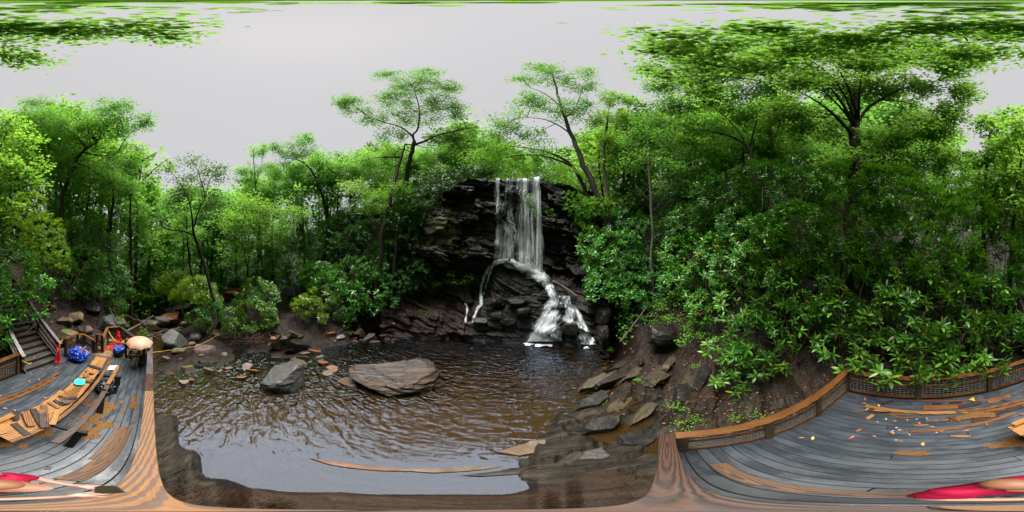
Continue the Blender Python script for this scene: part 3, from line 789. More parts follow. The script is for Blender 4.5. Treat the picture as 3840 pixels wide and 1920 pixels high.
S(828, 1355, -1.7, (.25, .2, .17), 'rock_rust', 'small rust-brown stone on the wet sand by the purple-grey slab', .6)
for i, (x, y, w, dd, h, m, lab) in enumerate([
  (1085, 1312, .42, .3, .3, 'rock_rust', 'red-brown angular block at the left bank above the wedge boulder'),
  (1140, 1330, .42, .14, .12, 'rock_plum', 'long narrow pinkish slab leaning beside the red-brown block'),
  (1185, 1322, .55, .2, .12, 'rock_rust', 'long orange-brown slab on the left bank of the pool'),
  (1200, 1342, .32, .2, .1, 'rock_grey', 'flat blue-grey slab below the long orange-brown one'),
  (1208, 1362, .35, .2, .1, 'rock_rust', 'flat brown slab at the water edge below the blue-grey one'),
  (1250, 1385, .40, .3, .07, 'rock_rust', 'orange flagstone just under the water left of the banded boulder'),
  (1230, 1402, .35, .3, .06, 'rock_tan', 'tan flagstone just under the water left of the banded boulder'),
  (950, 1395, .5, .15, .12, 'rock_rust', 'thin orange-edged slab lying in the shallows left of the wedge boulder'),
  (1040, 1352, .45, .22, .2, 'rock_olive', 'dark narrow stone in the shallows behind the wedge boulder'),
  (780, 1395, .45, .25, .2, 'rock_tan', 'jagged brown stone in the shallows below the purple-grey slab'),
  (690, 1440, .3, .2, .16, 'rock_tan', 'small tan stone in the shallows close to the front rail'),
  (720, 1432, .2, .18, .18, 'rock_olive', 'small pointed dark stone in the shallows close to the front rail'),
  (855, 1385, .3, .14, .1, 'rock_olive', 'thin flat dark stone in the middle of the shallows')]):
    S(x, y, WZ, (w, dd, h), m, lab, RND.uniform(-.5, .5), (RND.uniform(-.15, .15), RND.uniform(-.25, .25)), strata=.05, sink=.3, name='stone')
rs = random.Random(21)
for i in range(46):
    x = rs.uniform(985, 1480) if i < 34 else rs.uniform(620, 960); y = rs.uniform(1205, 1300) if i < 34 else rs.uniform(1330, 1420)
    if i < 34 and 1180 < x and y > 1285: continue
    p0 = PZ(x, y, -1)
    for _ in range(10): p0 = PZ(x, y, max(ground(p0.x, p0.y), WZ) + .02)
    w = rs.uniform(.14, .42)
    S(0, 0, 0, (w, w * rs.uniform(.4, .8), w * rs.uniform(.2, .45)), rs.choice(['rock_tan', 'rock_olive', 'rock_dark', 'rock_plum', 'rock_rust']), 'loose angular stone strewn over the muddy left bank' if i < 34 else 'small stone in the shallows near the front railing', rs.uniform(-1, 1), (rs.uniform(-.3, .4), rs.uniform(-.4, .4)), at=p0, name='stone', group='loose stones on the left bank' if i < 34 else 'small stones in the left shallows')
# tilted plates of the left bank outcrop
for i, (x, y, w, dd, h, m) in enumerate([(1050, 1235, .7, .5, .55, 'rock_tan'), (1095, 1270, .9, .4, .5, 'rock_olive'), (1060, 1290, .9, .35, .4, 'rock_tan'), (1135, 1245, .6, .5, .4, 'rock_olive'), (1115, 1300, 1.0, .35, .35, 'rock_dark'), (1020, 1265, .6, .5, .4, 'rock_dark')]):
    S(x, y, -1.15, (w, dd, h), m, ['topmost tilted plate of the outcrop on the left bank', 'long olive plate across the middle of the left bank outcrop', 'tan plate at the left foot of the bank outcrop', 'right-hand olive plate of the left bank outcrop', 'dark lowest plate of the left bank outcrop beside the water', 'dark plate under the shrub roots of the left bank outcrop'][i], .5, (.1, .5), strata=.12, sink=.45, name='rock_plate')
far = [(1245, 1240, .42, .3, .3), (1280, 1252, .5, .3, .22), (1310, 1268, .3, .3, .5), (1350, 1250, .35, .3, .25), (1385, 1275, .6, .4, .3), (1405, 1290, .6, .35, .2), (1340, 1232, .25, .2, .16), (1225, 1265, .3, .3, .28), (1300, 1228, .4, .35, .3), (1620, 1205, .25, .2, .2), (1650, 1215, .2, .2, .18), (1675, 1222, .2, .18, .2), (1440, 1262, .4, .25, .15), (1260, 1285, .35, .2, .2)]
flab = ['brown angular stone left of all the far bank stones', 'flat brown slab high on the far bank', 'upright pointed slab on the far bank', 'grey block between the far bank slabs', 'big tan block at the far water edge', 'flat dark slab lying at the far water edge', 'small orange-brown stone above the far bank slabs', 'dark stone low on the far bank', 'tall tan stone under the far bank shrubs', 'broken brown stone left of the pale oval rock', 'small brown stone left of the pale oval rock', 'brown stone touching the pale oval rock', 'low grey ledge stone along the far water edge', 'narrow upright stone low on the far bank']
for (x, y, w, dd, h), lab in zip(far, flab):
    z = -1.25 if y < 1262 else WZ
    S(x, y, z, (w, dd, h), RND.choice(['rock_tan', 'rock_olive', 'rock_plum']), lab, RND.uniform(-.7, .7), (RND.uniform(-.2, .3), RND.uniform(-.4, .4)), strata=.05, name='stone')
S(1702, 1243, -1.5, (.36, .25, .28), 'rock_grey', 'pale grey oval rock at the far water edge, left of the fall', .5, (.2, -.5), name='stone', cuts=3)
for (x, y, w, dd, h), lab in zip([(1800, 1200, .7, .5, .35), (1862, 1185, .8, .5, .5), (1905, 1205, .6, .4, .4), (1960, 1165, .8, .5, .45), (1935, 1130, .9, .5, .4), (1850, 1130, .8, .5, .4), (2140, 1230, .55, .45, .6), (2105, 1150, .4, .35, .3)],
   ['black ledge rock at the foot of the thin left trickle', 'mossy black rock under the left trickle', 'wet dark angular block left of the white cascade', 'black rock beside the upper white cascade', 'mossy dark shelf below the foot of the main fall', 'mossy dark hump between the trickle and the cascade', 'black rock that splits the white cascade in two', 'small dark rock at the top of the split cascade']):
    p = on_cliff(x, y, .05)
    S(0, 0, 0, (w, dd, h), 'rock_dark', lab, RND.uniform(-.3, .3), (RND.uniform(-.2, .2), RND.uniform(-.2, .2)), at=p, strata=.06, sink=.5)
S(2478, 1240, 0, (.95, .8, .75), 'rock_dark', 'big black boulder under the round bright green bush', .2, (.1, .1), at=P(2478, 1262, 8.1), sink=.3)
S(0, 0, 0, (.5, .9, 1.0), 'rock_dark', 'dark boulder against the right edge of the cascade', .2, (.1, .0), at=P(2256, 1262, 10.3), sink=.3)
S(0, 0, 0, (.6, .8, .9), 'rock_dark', 'dark rock under the thicket right of the cascade', .4, (.0, .1), at=P(2262, 1195, 11.0), sink=.3)
# plates of the slab on the right bank
plates = [(2260, 1345, .5, .35), (2240, 1430, .55, .35), (2305, 1420, .5, .3), (2340, 1360, .5, .25), (2400, 1380, .55, .2), (2480, 1400, .6, .3), (2440, 1340, .5, .22), (2230, 1500, .4, .22), (2330, 1520, .5, .22), (2420, 1540, .6, .36), (2250, 1590, .45, .25), (2400, 1640, .5, .3), (2520, 1350, .5, .3), (2590, 1420, .5, .3), (2560, 1480, .4, .25), (2640, 1400, .5, .3)]
plab = ['olive plate nearest the right foot of the cascade', 'large olive slab at the right edge of the pool', 'dark plate behind the large olive slab', 'long dark ridge high on the right bank', 'thin standing plate in the middle of the right bank', 'grey-green square-ended block on the right bank', 'thin dark plate above the grey-green block', 'small flat slab at the water edge of the right bank', 'brown low plate in the middle of the right bank', 'smooth brown slab with a squared end, near the deck corner', 'brown slab at the water edge nearest the deck', 'tilted grey slab beside the deck corner post', 'rusty plate under the overhanging leaves', 'dark flat plate beyond the side railing', 'small dark slab beyond the side railing', 'mossy plate below the overhanging leaves']
for i, ((x, y, w, h), lab) in enumerate(zip(plates, plab)):
    p0 = PZ(x, y, -1.2); d = math.hypot(p0.x, p0.y)
    for _ in range(12):
        g = ground(p0.x, p0.y); p0 = PZ(x, y, g + .03)
    S(0, 0, 0, (w * 2.0 * math.hypot(p0.x, p0.y) / 6 + .1, .24 + .1 * (i % 3), h * .6), ['rock_olive', 'rock_dark', 'rock_dark', 'rock_olive'][(i * 7) % 4 if i not in (0, 1, 5) else 0], lab, .315 + math.atan2(p0.x, p0.y) + RND.uniform(-.15, .15), (RND.uniform(.25, .5), RND.uniform(-.02, .14)), at=p0, strata=.08, sink=.62, name='rock_plate')
# ledges reaching out into the water almost under the camera
for (u, v, w, dd, h, m, lab) in [(-.45, -1.72, .9, .10, .10, 'rock_rust', 'long brown ledge lying in the calm water below the railing'), (.45, -1.62, .7, .12, .11, 'rock_tan', 'second thin ledge in the calm water below the railing'), (1.1, -1.28, .8, .12, .13, 'rock_dark', 'brown ledge close under the railing'), (1.9, -1.0, .7, .34, .2, 'rock_dark', 'broad dark ledge below the deck corner'), (1.8, -1.9, .7, .3, .16, 'rock_tan', 'orange-brown ledge at the right bank below the deck')]:
    p = W(u, v, WZ - .03)
    S(0, 0, 0, (w, dd, h), m, lab, math.atan2(p.x, p.y) + math.radians(36.8 - 6), (.12, .02), at=p, strata=.06, sink=.5, name='rock_ledge')
# boulders behind the stairs and landing, and along the stream
for (x, y, d, w, dd, h, m, lab) in [
  (400, 1212, 10.2, .75, .7, .75, 'rock_grey', 'large rounded grey boulder uphill of the landing'),
  (185, 1155, 10.2, .5, .5, .4, 'rock_tan', 'square tan block beside the top of the stairs'),
  (262, 1262, 8.0, .6, .45, .4, 'rock_tan', 'big tan slab just beyond the right stair rail'),
  (245, 1205, 9.3, .5, .4, .35, 'rock_tan', 'cracked tan slab in the leaf litter right of the stairs'),
  (290, 1190, 9.8, .6, .5, .4, 'rock_tan', 'broad brown rock with a tuft of weeds uphill of the landing'),
  (330, 1240, 8.8, .35, .3, .3, 'rock_plum', 'small red-brown stone behind the landing railing'),
  (305, 1240, 8.6, .35, .3, .3, 'rock_dark', 'dark stone behind the landing railing'),
  (190, 1122, 11.3, .7, .5, .25, 'rock_tan', 'flat ledge under the shrubs above the stairs'),
  (345, 1160, 11.5, .7, .5, .4, 'rock_dark', 'dark ledge under the shrubs above the grey boulder'),
  (455, 1215, 11, .7, .6, .5, 'rock_olive', 'mossy rock beside the fallen branch'),
  (600, 1205, 15, .9, .7, .7, 'rock_grey', 'leaning grey rock in the stream below the landing'),
  (640, 1190, 17, 1.4, 1.0, .6, 'rock_rust', 'broad brown slab along the stream'),
  (560, 1215, 13, .8, .7, .5, 'rock_olive', 'dark brown rock at the near end of the far stream pool'),
  (640, 1165, 22, 1.0, .8, .5, 'rock_grey', 'grey rock on the right of the far stream pool'),
  (590, 1125, 30, 1.2, 1, .9, 'rock_grey', 'pale boulder at the head of the far stream pool'),
  (565, 1132, 31, 1.4, 1, .7, 'rock_grey', 'low pale boulder behind the bathers'),
  (615, 1140, 27, 1.2, .9, .5, 'rock_plum', 'flat dark rock where the dark bather stands'),
  (690, 1150, 21, 1.6, 1.0, .5, 'rock_plum', 'wide flat rock shelf on the right of the stream'),
  (880, 1105, 21, 1.5, .8, .5, 'rock_plum', 'pale slab in front of the orange plastic fence'),
  (905, 1072, 26, 1.6, 1, .7, 'rock_tan', 'rounded tan boulder behind the orange plastic fence'),
  (1040, 1110, 19, .6, .5, .4, 'rock_grey', 'small grey stone beside the visitors on the path'),
  (700, 1215, 13, .6, .5, .3, 'rock_tan', 'tan flat stone by the long fallen log')]:
    S(0, 0, 0, (w, dd, h), m, lab, RND.uniform(-.4, .4), (RND.uniform(-.15, .15), RND.uniform(-.15, .15)), at=P(x, y, d), strata=.04, sink=.45)
# ================================================================== VEGETATION
def unit(a): return a / np.maximum(np.linalg.norm(a, axis=1, keepdims=True), 1e-9)
def rand_dirs(n): return unit(rng.normal(size=(n, 3)))
def leaf_simple(base, dirs, nrm, L, Wd):
    """folded diamond leaves: 4 points, 2 triangles"""
    side = unit(np.cross(dirs, nrm)); nrm = np.cross(side, dirs)
    L = L[:, None]; Wd = Wd[:, None]
    v = np.stack([base, base + dirs * L * .45 + side * Wd * .5 + nrm * Wd * .12, base + dirs * L, base + dirs * L * .45 - side * Wd * .5 + nrm * Wd * .12], 1)
    n = len(base); o = (np.arange(n) * 4)[:, None]
    f = np.concatenate([o + [[0, 1, 2]], o + [[0, 2, 3]]], 1).reshape(-1, 3)
    return v.reshape(-1, 3), f
LT = np.array([[0, 0], [.3, .5], [.3, 0], [.3, -.5], [.68, .46], [.68, 0], [.68, -.46], [1, 0]])   # along, across
LF = np.array([[0, 2, 1], [0, 3, 2], [1, 2, 5], [1, 5, 4], [2, 3, 6], [2, 6, 5], [4, 5, 7], [5, 6, 7]])
def leaf_long(base, dirs, nrm, L, Wd, droop=.18):
    """strap leaves with a sunk midrib and a drooping tip: 8 points"""
    side = unit(np.cross(dirs, nrm)); nrm = np.cross(side, dirs)
    a = LT[None, :, 0, None]; s = LT[None, :, 1, None]
    v = base[:, None] + dirs[:, None] * (L[:, None, None] * a) + side[:, None] * (Wd[:, None, None] * s) \
        + nrm[:, None] * (np.abs(s) * Wd[:, None, None] * .35 - a * a * L[:, None, None] * droop)
    n = len(base); f = (np.arange(n) * 8)[:, None, None] + LF[None]
    return v.reshape(-1, 3), f.reshape(-1, 3)
LM = np.array([[0, 0], [.12, .34], [.38, .5], [.45, .3], [.72, .36], [1, 0], [.72, -.36], [.45, -.3], [.38, -.5], [.12, -.34]])
LMF = np.array([[0, 2, 1], [0, 3, 2], [0, 4, 3], [0, 5, 4], [0, 6, 5], [0, 7, 6], [0, 8, 7], [0, 9, 8]])
def leaf_maple(base, dirs, nrm, L, Wd):
    side = unit(np.cross(dirs, nrm)); nrm = np.cross(side, dirs)
    a = LM[None, :, 0, None]; s = LM[None, :, 1, None]
    v = base[:, None] + dirs[:, None] * (L[:, None, None] * a) + side[:, None] * (Wd[:, None, None] * s) + nrm[:, None] * (np.abs(s) * Wd[:, None, None] * .2 - a * a * L[:, None, None] * .1)
    n = len(base); f = (np.arange(n) * 10)[:, None, None] + LMF[None]
    return v.reshape(-1, 3), f.reshape(-1, 3)
def merge(parts):
    vs_, fs_, o = [], [], 0
    for v, f in parts:
        vs_.append(v); fs_.append(f + o); o += len(v)
    return np.concatenate(vs_), np.concatenate(fs_)
def spray_leaves(cen, leaf, per, spread, maple=False, flat=.35):
    n = len(cen) * per
    c = np.repeat(cen, per, 0)
    off = rng.normal(size=(n, 3)) * spread * np.array([1, 1, flat])
    nr = unit(np.array([0, 0, 1.0]) + rng.normal(size=(n, 3)) * .45)
    d = rng.normal(size=(n, 3)) * np.array([1, 1, .35]) + off * 1.2
    d = unit(d)
    L = leaf * rng.uniform(.7, 1.3, n)
    return (leaf_maple if maple else leaf_simple)(c + off, d, nr, L, L * (.95 if maple else .62))
def lobe_axes(x, y, d, rw, rh):
    """centre and half axes (m) of a clump of foliage that is rw x rh wide as surveyed"""
    c = P(x, y, d)
    sl = math.hypot(d, c.z - H)
    wx = rw * 2 * math.pi / 3840 * d; wz = rh * math.pi / 1920 * sl * 1.05
    return np.array(c), wx, wz
def lobe_points(c, wx, wz, n, depth=None, shell=.45, gap=.12, seed=0):
    # clumps: foliage is kept where a noise field is high, so gaps stay open
    b = math.atan2(c[0], c[1]); dp = depth or (wx * .6 + wz * .4)
    m = int(n * 2.4) + 8
    u = rand_dirs(m); r = rng.uniform(shell, 1, m) ** .8
    q = u * r[:, None]
    loc = q * np.array([wx, dp, wz])
    X = c[0] + loc[:, 0] * math.cos(b) + loc[:, 1] * math.sin(b)
    Y = c[1] - loc[:, 0] * math.sin(b) + loc[:, 1] * math.cos(b)
    p = np.stack([X, Y, c[2] + loc[:, 2]], 1)
    sc_ = max(1.6 / max(.4, min(wx, wz)), 1.1)
    keep = [noise.noise(Vector(tuple(v * sc_ * .8)) + Vector((seed * 3.1, 0, 0))) > -gap for v in p]
    p = p[np.array(keep)]; u = u[np.array(keep)]
    return p[:n], u[:n]
def limb_mesh(name, limbs, mat, twigs=()):
    a = Acc()
    for pts, rad in limbs:
        k = 4
        pp = smooth_path(pts, k); rr = np.interp(np.linspace(0, len(pts) - 1, len(pp)), range(len(pts)), rad)
        pp = [Vector(p) + Vector((noise.noise(Vector(p) * .9), noise.noise(Vector(p) * .9 + Vector((9, 0, 0))), 0)) * rr[i] * .8 for i, p in enumerate(pp)]
        a.tube(pp, list(rr), 8 if rad[0] > .06 else 5)
    for p, q, r in twigs:
        p, q = Vector(p), Vector(q); m = (p + q) / 2 + Vector((0, 0, .06 * (q - p).length))
        a.tube([p, m, q], [r, r * .7, r * .3], 3, cap=False)
    me = a.mesh(name); me.materials.append(mat); return me
def tree(name, label, trunk, limbs, lobes, leaf=.19, mat='leaf_tree', bark='bark', dens=1.0, per=14, group=None, maple=False, shell=.25, gap=-.02, twig_frac=.35, cat='tree', lobes3=()):
    """trunk, limbs: lists of (x, y, d, radius); lobes: (x, y, d, half width, half height)"""
    tp = [P(x, y, d) for x, y, d, r in trunk]
    b0 = tp[0]
    gz = ground(b0.x, b0.y) - .15
    tl = [(tp, [r for *_, r in trunk])]
    if b0.z > gz + .1:
        tl[0] = ([Vector((b0.x, b0.y, gz))] + tp, [trunk[0][3] * 1.25] + [r for *_, r in trunk])
        base = Vector((b0.x, b0.y, gz))
    else: base = b0
    root = empty(name, base, label, cat, group)
    ll = [([P(x, y, d) for x, y, d, r in lm], [r for *_, r in lm]) for lm in limbs]
    ends = [p for pts, _ in tl + ll for p in smooth_path(pts, 3)]
    E_ = np.array([tuple(p) for p in ends])
    # branches from the nearest wood to every clump, twigs into it
    parts, tw, extra = [], [], []
    i = 0
    L3 = [(lobe_axes(*lb)) for lb in lobes] + [(np.array(c), wx, wz) for c, wx, wz in lobes3]
    for c, wx, wz in L3:
        i += 1; over = i > len(lobes)
        k = np.argmin(np.linalg.norm(E_ - (c - np.array([0, 0, wz * .5])), axis=1))
        s = E_[k]; e = c - np.array([0, 0, wz * .15])
        if np.linalg.norm(e - s) > .4 and (not over or i % 3 == 0):
            mid = (s + e) / 2 + np.array([0, 0, .12 * np.linalg.norm(e - s)])
            extra.append(([Vector(s), Vector(mid), Vector(e)], [max(.02, .018 * np.linalg.norm(e - s)), .03, .015]))
        area = 4 * wx * wz
        n = max(12, int(area * dens * 17 / (leaf / .13) ** 1.6))
        if over: n = int(4 * wx * wx * 6.5)
        p, u = lobe_points(c, wx, wz, n, shell=0.0 if over else shell, gap=gap, seed=i)
        parts.append(spray_leaves(p, leaf * (.7 if over else 1), per * (2 if over else 1), leaf * 1.55, maple))
        for q in p[rng.random(len(p)) < twig_frac * .7]:
            tw.append((e + (q - e) * .15, q, .008 + .002 * leaf / .1))
    obj('trunk', limb_mesh('trunk', tl, M[bark]), None, root)
    for lm in ll: obj('limb', limb_mesh('limb', [lm], M[bark]), None, root)
    if extra: obj('branches', limb_mesh('branches', extra, M[bark], tw), None, root)['kind'] = 'stuff'
    v, f = merge(parts)
    cr = obj('crown', mesh_np('crown', v, f), M[mat], root); cr['kind'] = 'stuff'
    return root
def rhodo(name, label, lobes, leaf=.15, dens=1.0, mat='leaf_rhodo', near=False, group=None, parts_n=0, cat='shrub', stems=True, flowers=0, stem_base=None):
    cs = []
    L3 = [lobe_axes(*lb) for lb in lobes]
    c0 = np.mean([c for c, _, _ in L3], 0)
    k = np.argmin([c[2] for c, _, _ in L3])
    bx = L3[k][0]
    far_ = Vector((bx[0], bx[1], 0)); far_ = far_ * (1 + .5 / far_.length)
    base = stem_base if stem_base is not None else Vector((far_.x, far_.y, ground(far_.x, far_.y) - .1))
    root = empty(name, base, label, cat, group)
    cen, axs = [], []
    i = 0
    for c, wx, wz in L3:
        i += 1
        area = 4 * math.pi * (wx * wz + wx * .8 * wx + wz * .8 * wx) / 3
        n = max(8, int(area * dens * (20 if near else 17) * (.15 / leaf) ** 2))
        p, u = lobe_points(c, wx, wz, n, shell=.72, gap=.22, seed=i)
        keep = u[:, 2] > -.55
        p, u = p[keep], u[keep]
        cen.append(p); axs.append(unit(u * .8 + np.array([0, 0, .75]) + rng.normal(size=p.shape) * .28))
    cen = np.concatenate(cen); axs = np.concatenate(axs)
    per = 9 if near else 7
    n = len(cen) * per
    c = np.repeat(cen, per, 0); a = np.repeat(axs, per, 0)
    t = unit(np.cross(a, rand_dirs(len(cen)).repeat(per, 0))); bt = np.cross(a, t)
    ang = np.tile(np.arange(per) * 2.4, len(cen)) + rng.uniform(-.25, .25, n)
    el = np.tile(np.linspace(-.35, .75, per), len(cen)) + rng.uniform(-.15, .15, n)
    hd = t * np.cos(ang)[:, None] + bt * np.sin(ang)[:, None]
    d = unit(hd * np.cos(el)[:, None] + a * np.sin(el)[:, None])
    nr = unit(a * np.cos(el)[:, None] - hd * np.sin(el)[:, None])
    L = leaf * rng.uniform(.75, 1.15, n) * np.repeat(rng.uniform(.6, 1.2, len(cen)), per); Wd = L * rng.uniform(.26, .36, n)
    b = c + a * (np.tile(np.linspace(-.02, .03, per), len(cen)) * leaf / .15)[:, None] + d * .01
    if parts_n:                            # the leaves that show largest are leaves of their own
        dist = np.linalg.norm(b - np.array([0, 0, H]), axis=1)
        near_i = np.argsort(dist)[:parts_n]
        lm_ = [mesh_np('leaf', *leaf_long(np.zeros((1, 3)), np.array([[1., 0, 0]]), np.array([[0, 0, 1.]]), np.array([1.0]), np.array([w]), q), True) for w, q in ((.27, .12), (.31, .2), (.34, .16))]
        for q in lm_: q.materials.append(M[mat + '_single'])
        for j in near_i:
            x = Vector(d[j]); z = Vector(nr[j]); y = z.cross(x).normalized(); z = x.cross(y)
            m = Matrix((x, y, z)).transposed() * L[j]
            m = m.to_4x4(); m.translation = Vector(b[j])
            o = link(bpy.data.objects.new('leaf', lm_[j % 3])); o.matrix_basis = m; adopt(o, root)
        mask = np.ones(n, bool); mask[near_i] = False
        b, d, nr, L, Wd = b[mask], d[mask], nr[mask], L[mask], Wd[mask]
    v, f = (leaf_long(b, d, nr, L, Wd) if near else leaf_simple(b, d, nr, L, Wd * 1.15))
    fo = obj('foliage', mesh_np('foliage', v, f, near), M[mat], root); fo['kind'] = 'stuff'
    if stems:
        tw, lb_ = [], []
        for c, wx, wz in L3:
            e = Vector(c); s = base
            mid = (s + e) / 2 + Vector((rng.normal() * .3, rng.normal() * .3, .1 * (e - s).length))
            r = .03 if near else .045
            lb_.append(([s, mid, e], [r, r * .8, r * .4]))
            dd = np.linalg.norm(cen - c, axis=1)
            for q in cen[(dd < max(wx, wz) * 1.05)][::8 if near else 30]:
                tw.append((np.array(e) + (q - np.array(e)) * .1, q, .007 if near else .012))
        obj('stems', limb_mesh('stems', lb_, M['twig'], tw), None, root)['kind'] = 'stuff'
    if flowers:
        for j in rng.choice(np.argsort(np.linalg.norm(cen - np.array([0, 0, H]), axis=1))[:120], flowers, replace=False):
            aa = Acc(); p = Vector(cen[j]) + Vector(axs[j]) * .05
            for q in range(7):
                dv = (Vector(axs[j]) + Vector(tuple(rng.normal(size=3))) * .6).normalized()
                s = dv.orthogonal().normalized() * .018; e = p + dv * .05
                aa.add([p, e + s, e + dv * .02, e - s], [(0, 1, 2), (0, 2, 3)])
            obj('flower', aa.mesh('flower', False), M['blossom' if q % 2 else 'bud'], root)
    return root
def single(src, name, cols):
    m, nt, bs = new_mat(name); oi = N(nt, 'ObjectInfo')
    nt.links.new(ramp(nt, oi.outputs['Random'], cols), bs.inputs['Base Color'])
    bs.inputs['Roughness'].default_value = .30; bs.inputs['Specular IOR Level'].default_value = .35
    tr = N(nt, 'BsdfTranslucent'); tr.inputs[0].default_value = (.12, .3, .012, 1)
    ms = N(nt, 'MixShader'); ms.inputs[0].default_value = .22
    nt.links.new(bs.outputs[0], ms.inputs[1]); nt.links.new(tr.outputs[0], ms.inputs[2]); nt.links.new(ms.outputs[0], nt.nodes['Material Output'].inputs['Surface'])
    return m
M['leaf_rhodo_single'] = single('leaf_rhodo', 'leaf_rhodo_single', [(0, (.02, .08, .013)), (.45, (.04, .135, .018)), (.95, (.085, .21, .024)), (.988, (.10, .2, .02)), (.995, (.28, .14, .02))])
M['blossom'] = plain_mat('blossom', (.7, .6, .62), .6)
M['bud'] = plain_mat('bud', (.28, .13, .04), .6)

# ------------------------------------------------------------------ rhododendrons by the deck
rhodo('rhododendron', 'lime-tipped rhododendron hanging over the wet rock right of the deck corner', [(2780, 1170, 6.4, 110, 100), (2840, 1260, 5.9, 120, 90), (2780, 1350, 5.5, 100, 70), (2700, 1290, 5.8, 70, 60), (2860, 1370, 5.2, 60, 45), (2750, 1430, 5.1, 70, 45), (2930, 1390, 5.1, 40, 25), (2780, 1480, 4.9, 60, 16)], leaf=.28, mat='leaf_rhodo', near=True, parts_n=290, dens=1.0, flowers=3, stem_base=Vector(tuple(BD(98, 7.0, ground(*BD(98, 7.0)[:2]) - .1))))
rhodo('rhododendron', 'dense rhododendron mound above and behind the lime-tipped one', [(2880, 1000, 7.6, 150, 130), (2760, 1020, 8, 110, 100), (2990, 880, 8, 150, 120), (3020, 1080, 7, 150, 120), (2990, 1220, 6.2, 120, 100), (2850, 900, 8.6, 120, 90)], near=True, leaf=.27, dens=1.0)
rhodo('rhododendron', 'tall dark rhododendron in the middle behind the back railing', [(3160, 830, 8, 150, 130), (3200, 1010, 7.2, 140, 110), (3140, 1180, 6.2, 110, 90), (3150, 1300, 5.6, 100, 60), (3300, 900, 7.8, 150, 120), (3180, 700, 8.6, 160, 90)], near=True, leaf=.27, dens=1.0)
rhodo('rhododendron', 'big-leaved rhododendron leaning over the back railing', [(3330, 1180, 5.9, 120, 110), (3300, 1320, 5.2, 120, 70), (3450, 1300, 5.0, 130, 85), (3480, 1150, 5.5, 140, 110), (3420, 1395, 4.3, 90, 45), (3580, 1370, 4.5, 90, 60), (3620, 1250, 5.2, 110, 90), (3330, 1425, 4.05, 70, 30), (3640, 1410, 4.2, 70, 30), (3500, 1430, 3.95, 70, 22), (3230, 1370, 4.7, 80, 40), (3720, 1360, 4.6, 60, 40)], leaf=.31, near=True, parts_n=298, dens=1.1, flowers=5, stem_base=W(-.2, 5.6, ground(*W(-.2, 5.6)[:2]) - .1))
rhodo('rhododendron', 'tall rhododendron behind the big-leaved one, reaching up to the trees', [(3450, 960, 6.6, 150, 130), (3600, 1050, 6.2, 130, 110), (3430, 780, 7.6, 160, 100), (3600, 820, 7.2, 140, 110), (3720, 1150, 5.9, 110, 110), (3730, 950, 6.6, 120, 110), (3720, 1300, 5.6, 90, 80), (3330, 690, 8.2, 130, 70), (3790, 860, 7.6, 90, 90), (3690, 820, 8, 100, 80), (3640, 730, 8.4, 110, 70), (3780, 740, 8.6, 90, 60)], near=True, leaf=.28, dens=1.0)
rhodo('rhododendron', 'rhododendron over the left stair rail with leaves hanging across the steps', [(40, 1010, 7.4, 110, 100), (150, 1080, 7.8, 70, 45), (100, 1140, 7.0, 80, 40), (60, 1190, 6.7, 50, 30), (3800, 1090, 6.6, 80, 100), (20, 1290, 5.9, 28, 30), (3830, 1230, 6.0, 60, 60), (150, 1190, 6.9, 25, 16)], near=True, leaf=.25, dens=1.1, stem_base=W(-3.4, 5.9, ground(*W(-3.4, 5.9)[:2])))
rhodo('rhododendron', 'dull olive rhododendron behind the yellow-green maple at the left', [(160, 880, 9.5, 90, 80), (200, 980, 9.5, 80, 80), (60, 900, 8.5, 100, 80), (110, 780, 9.5, 80, 60)], leaf=.2, mat='leaf_rhodo_lime', near=False, dens=1.1)
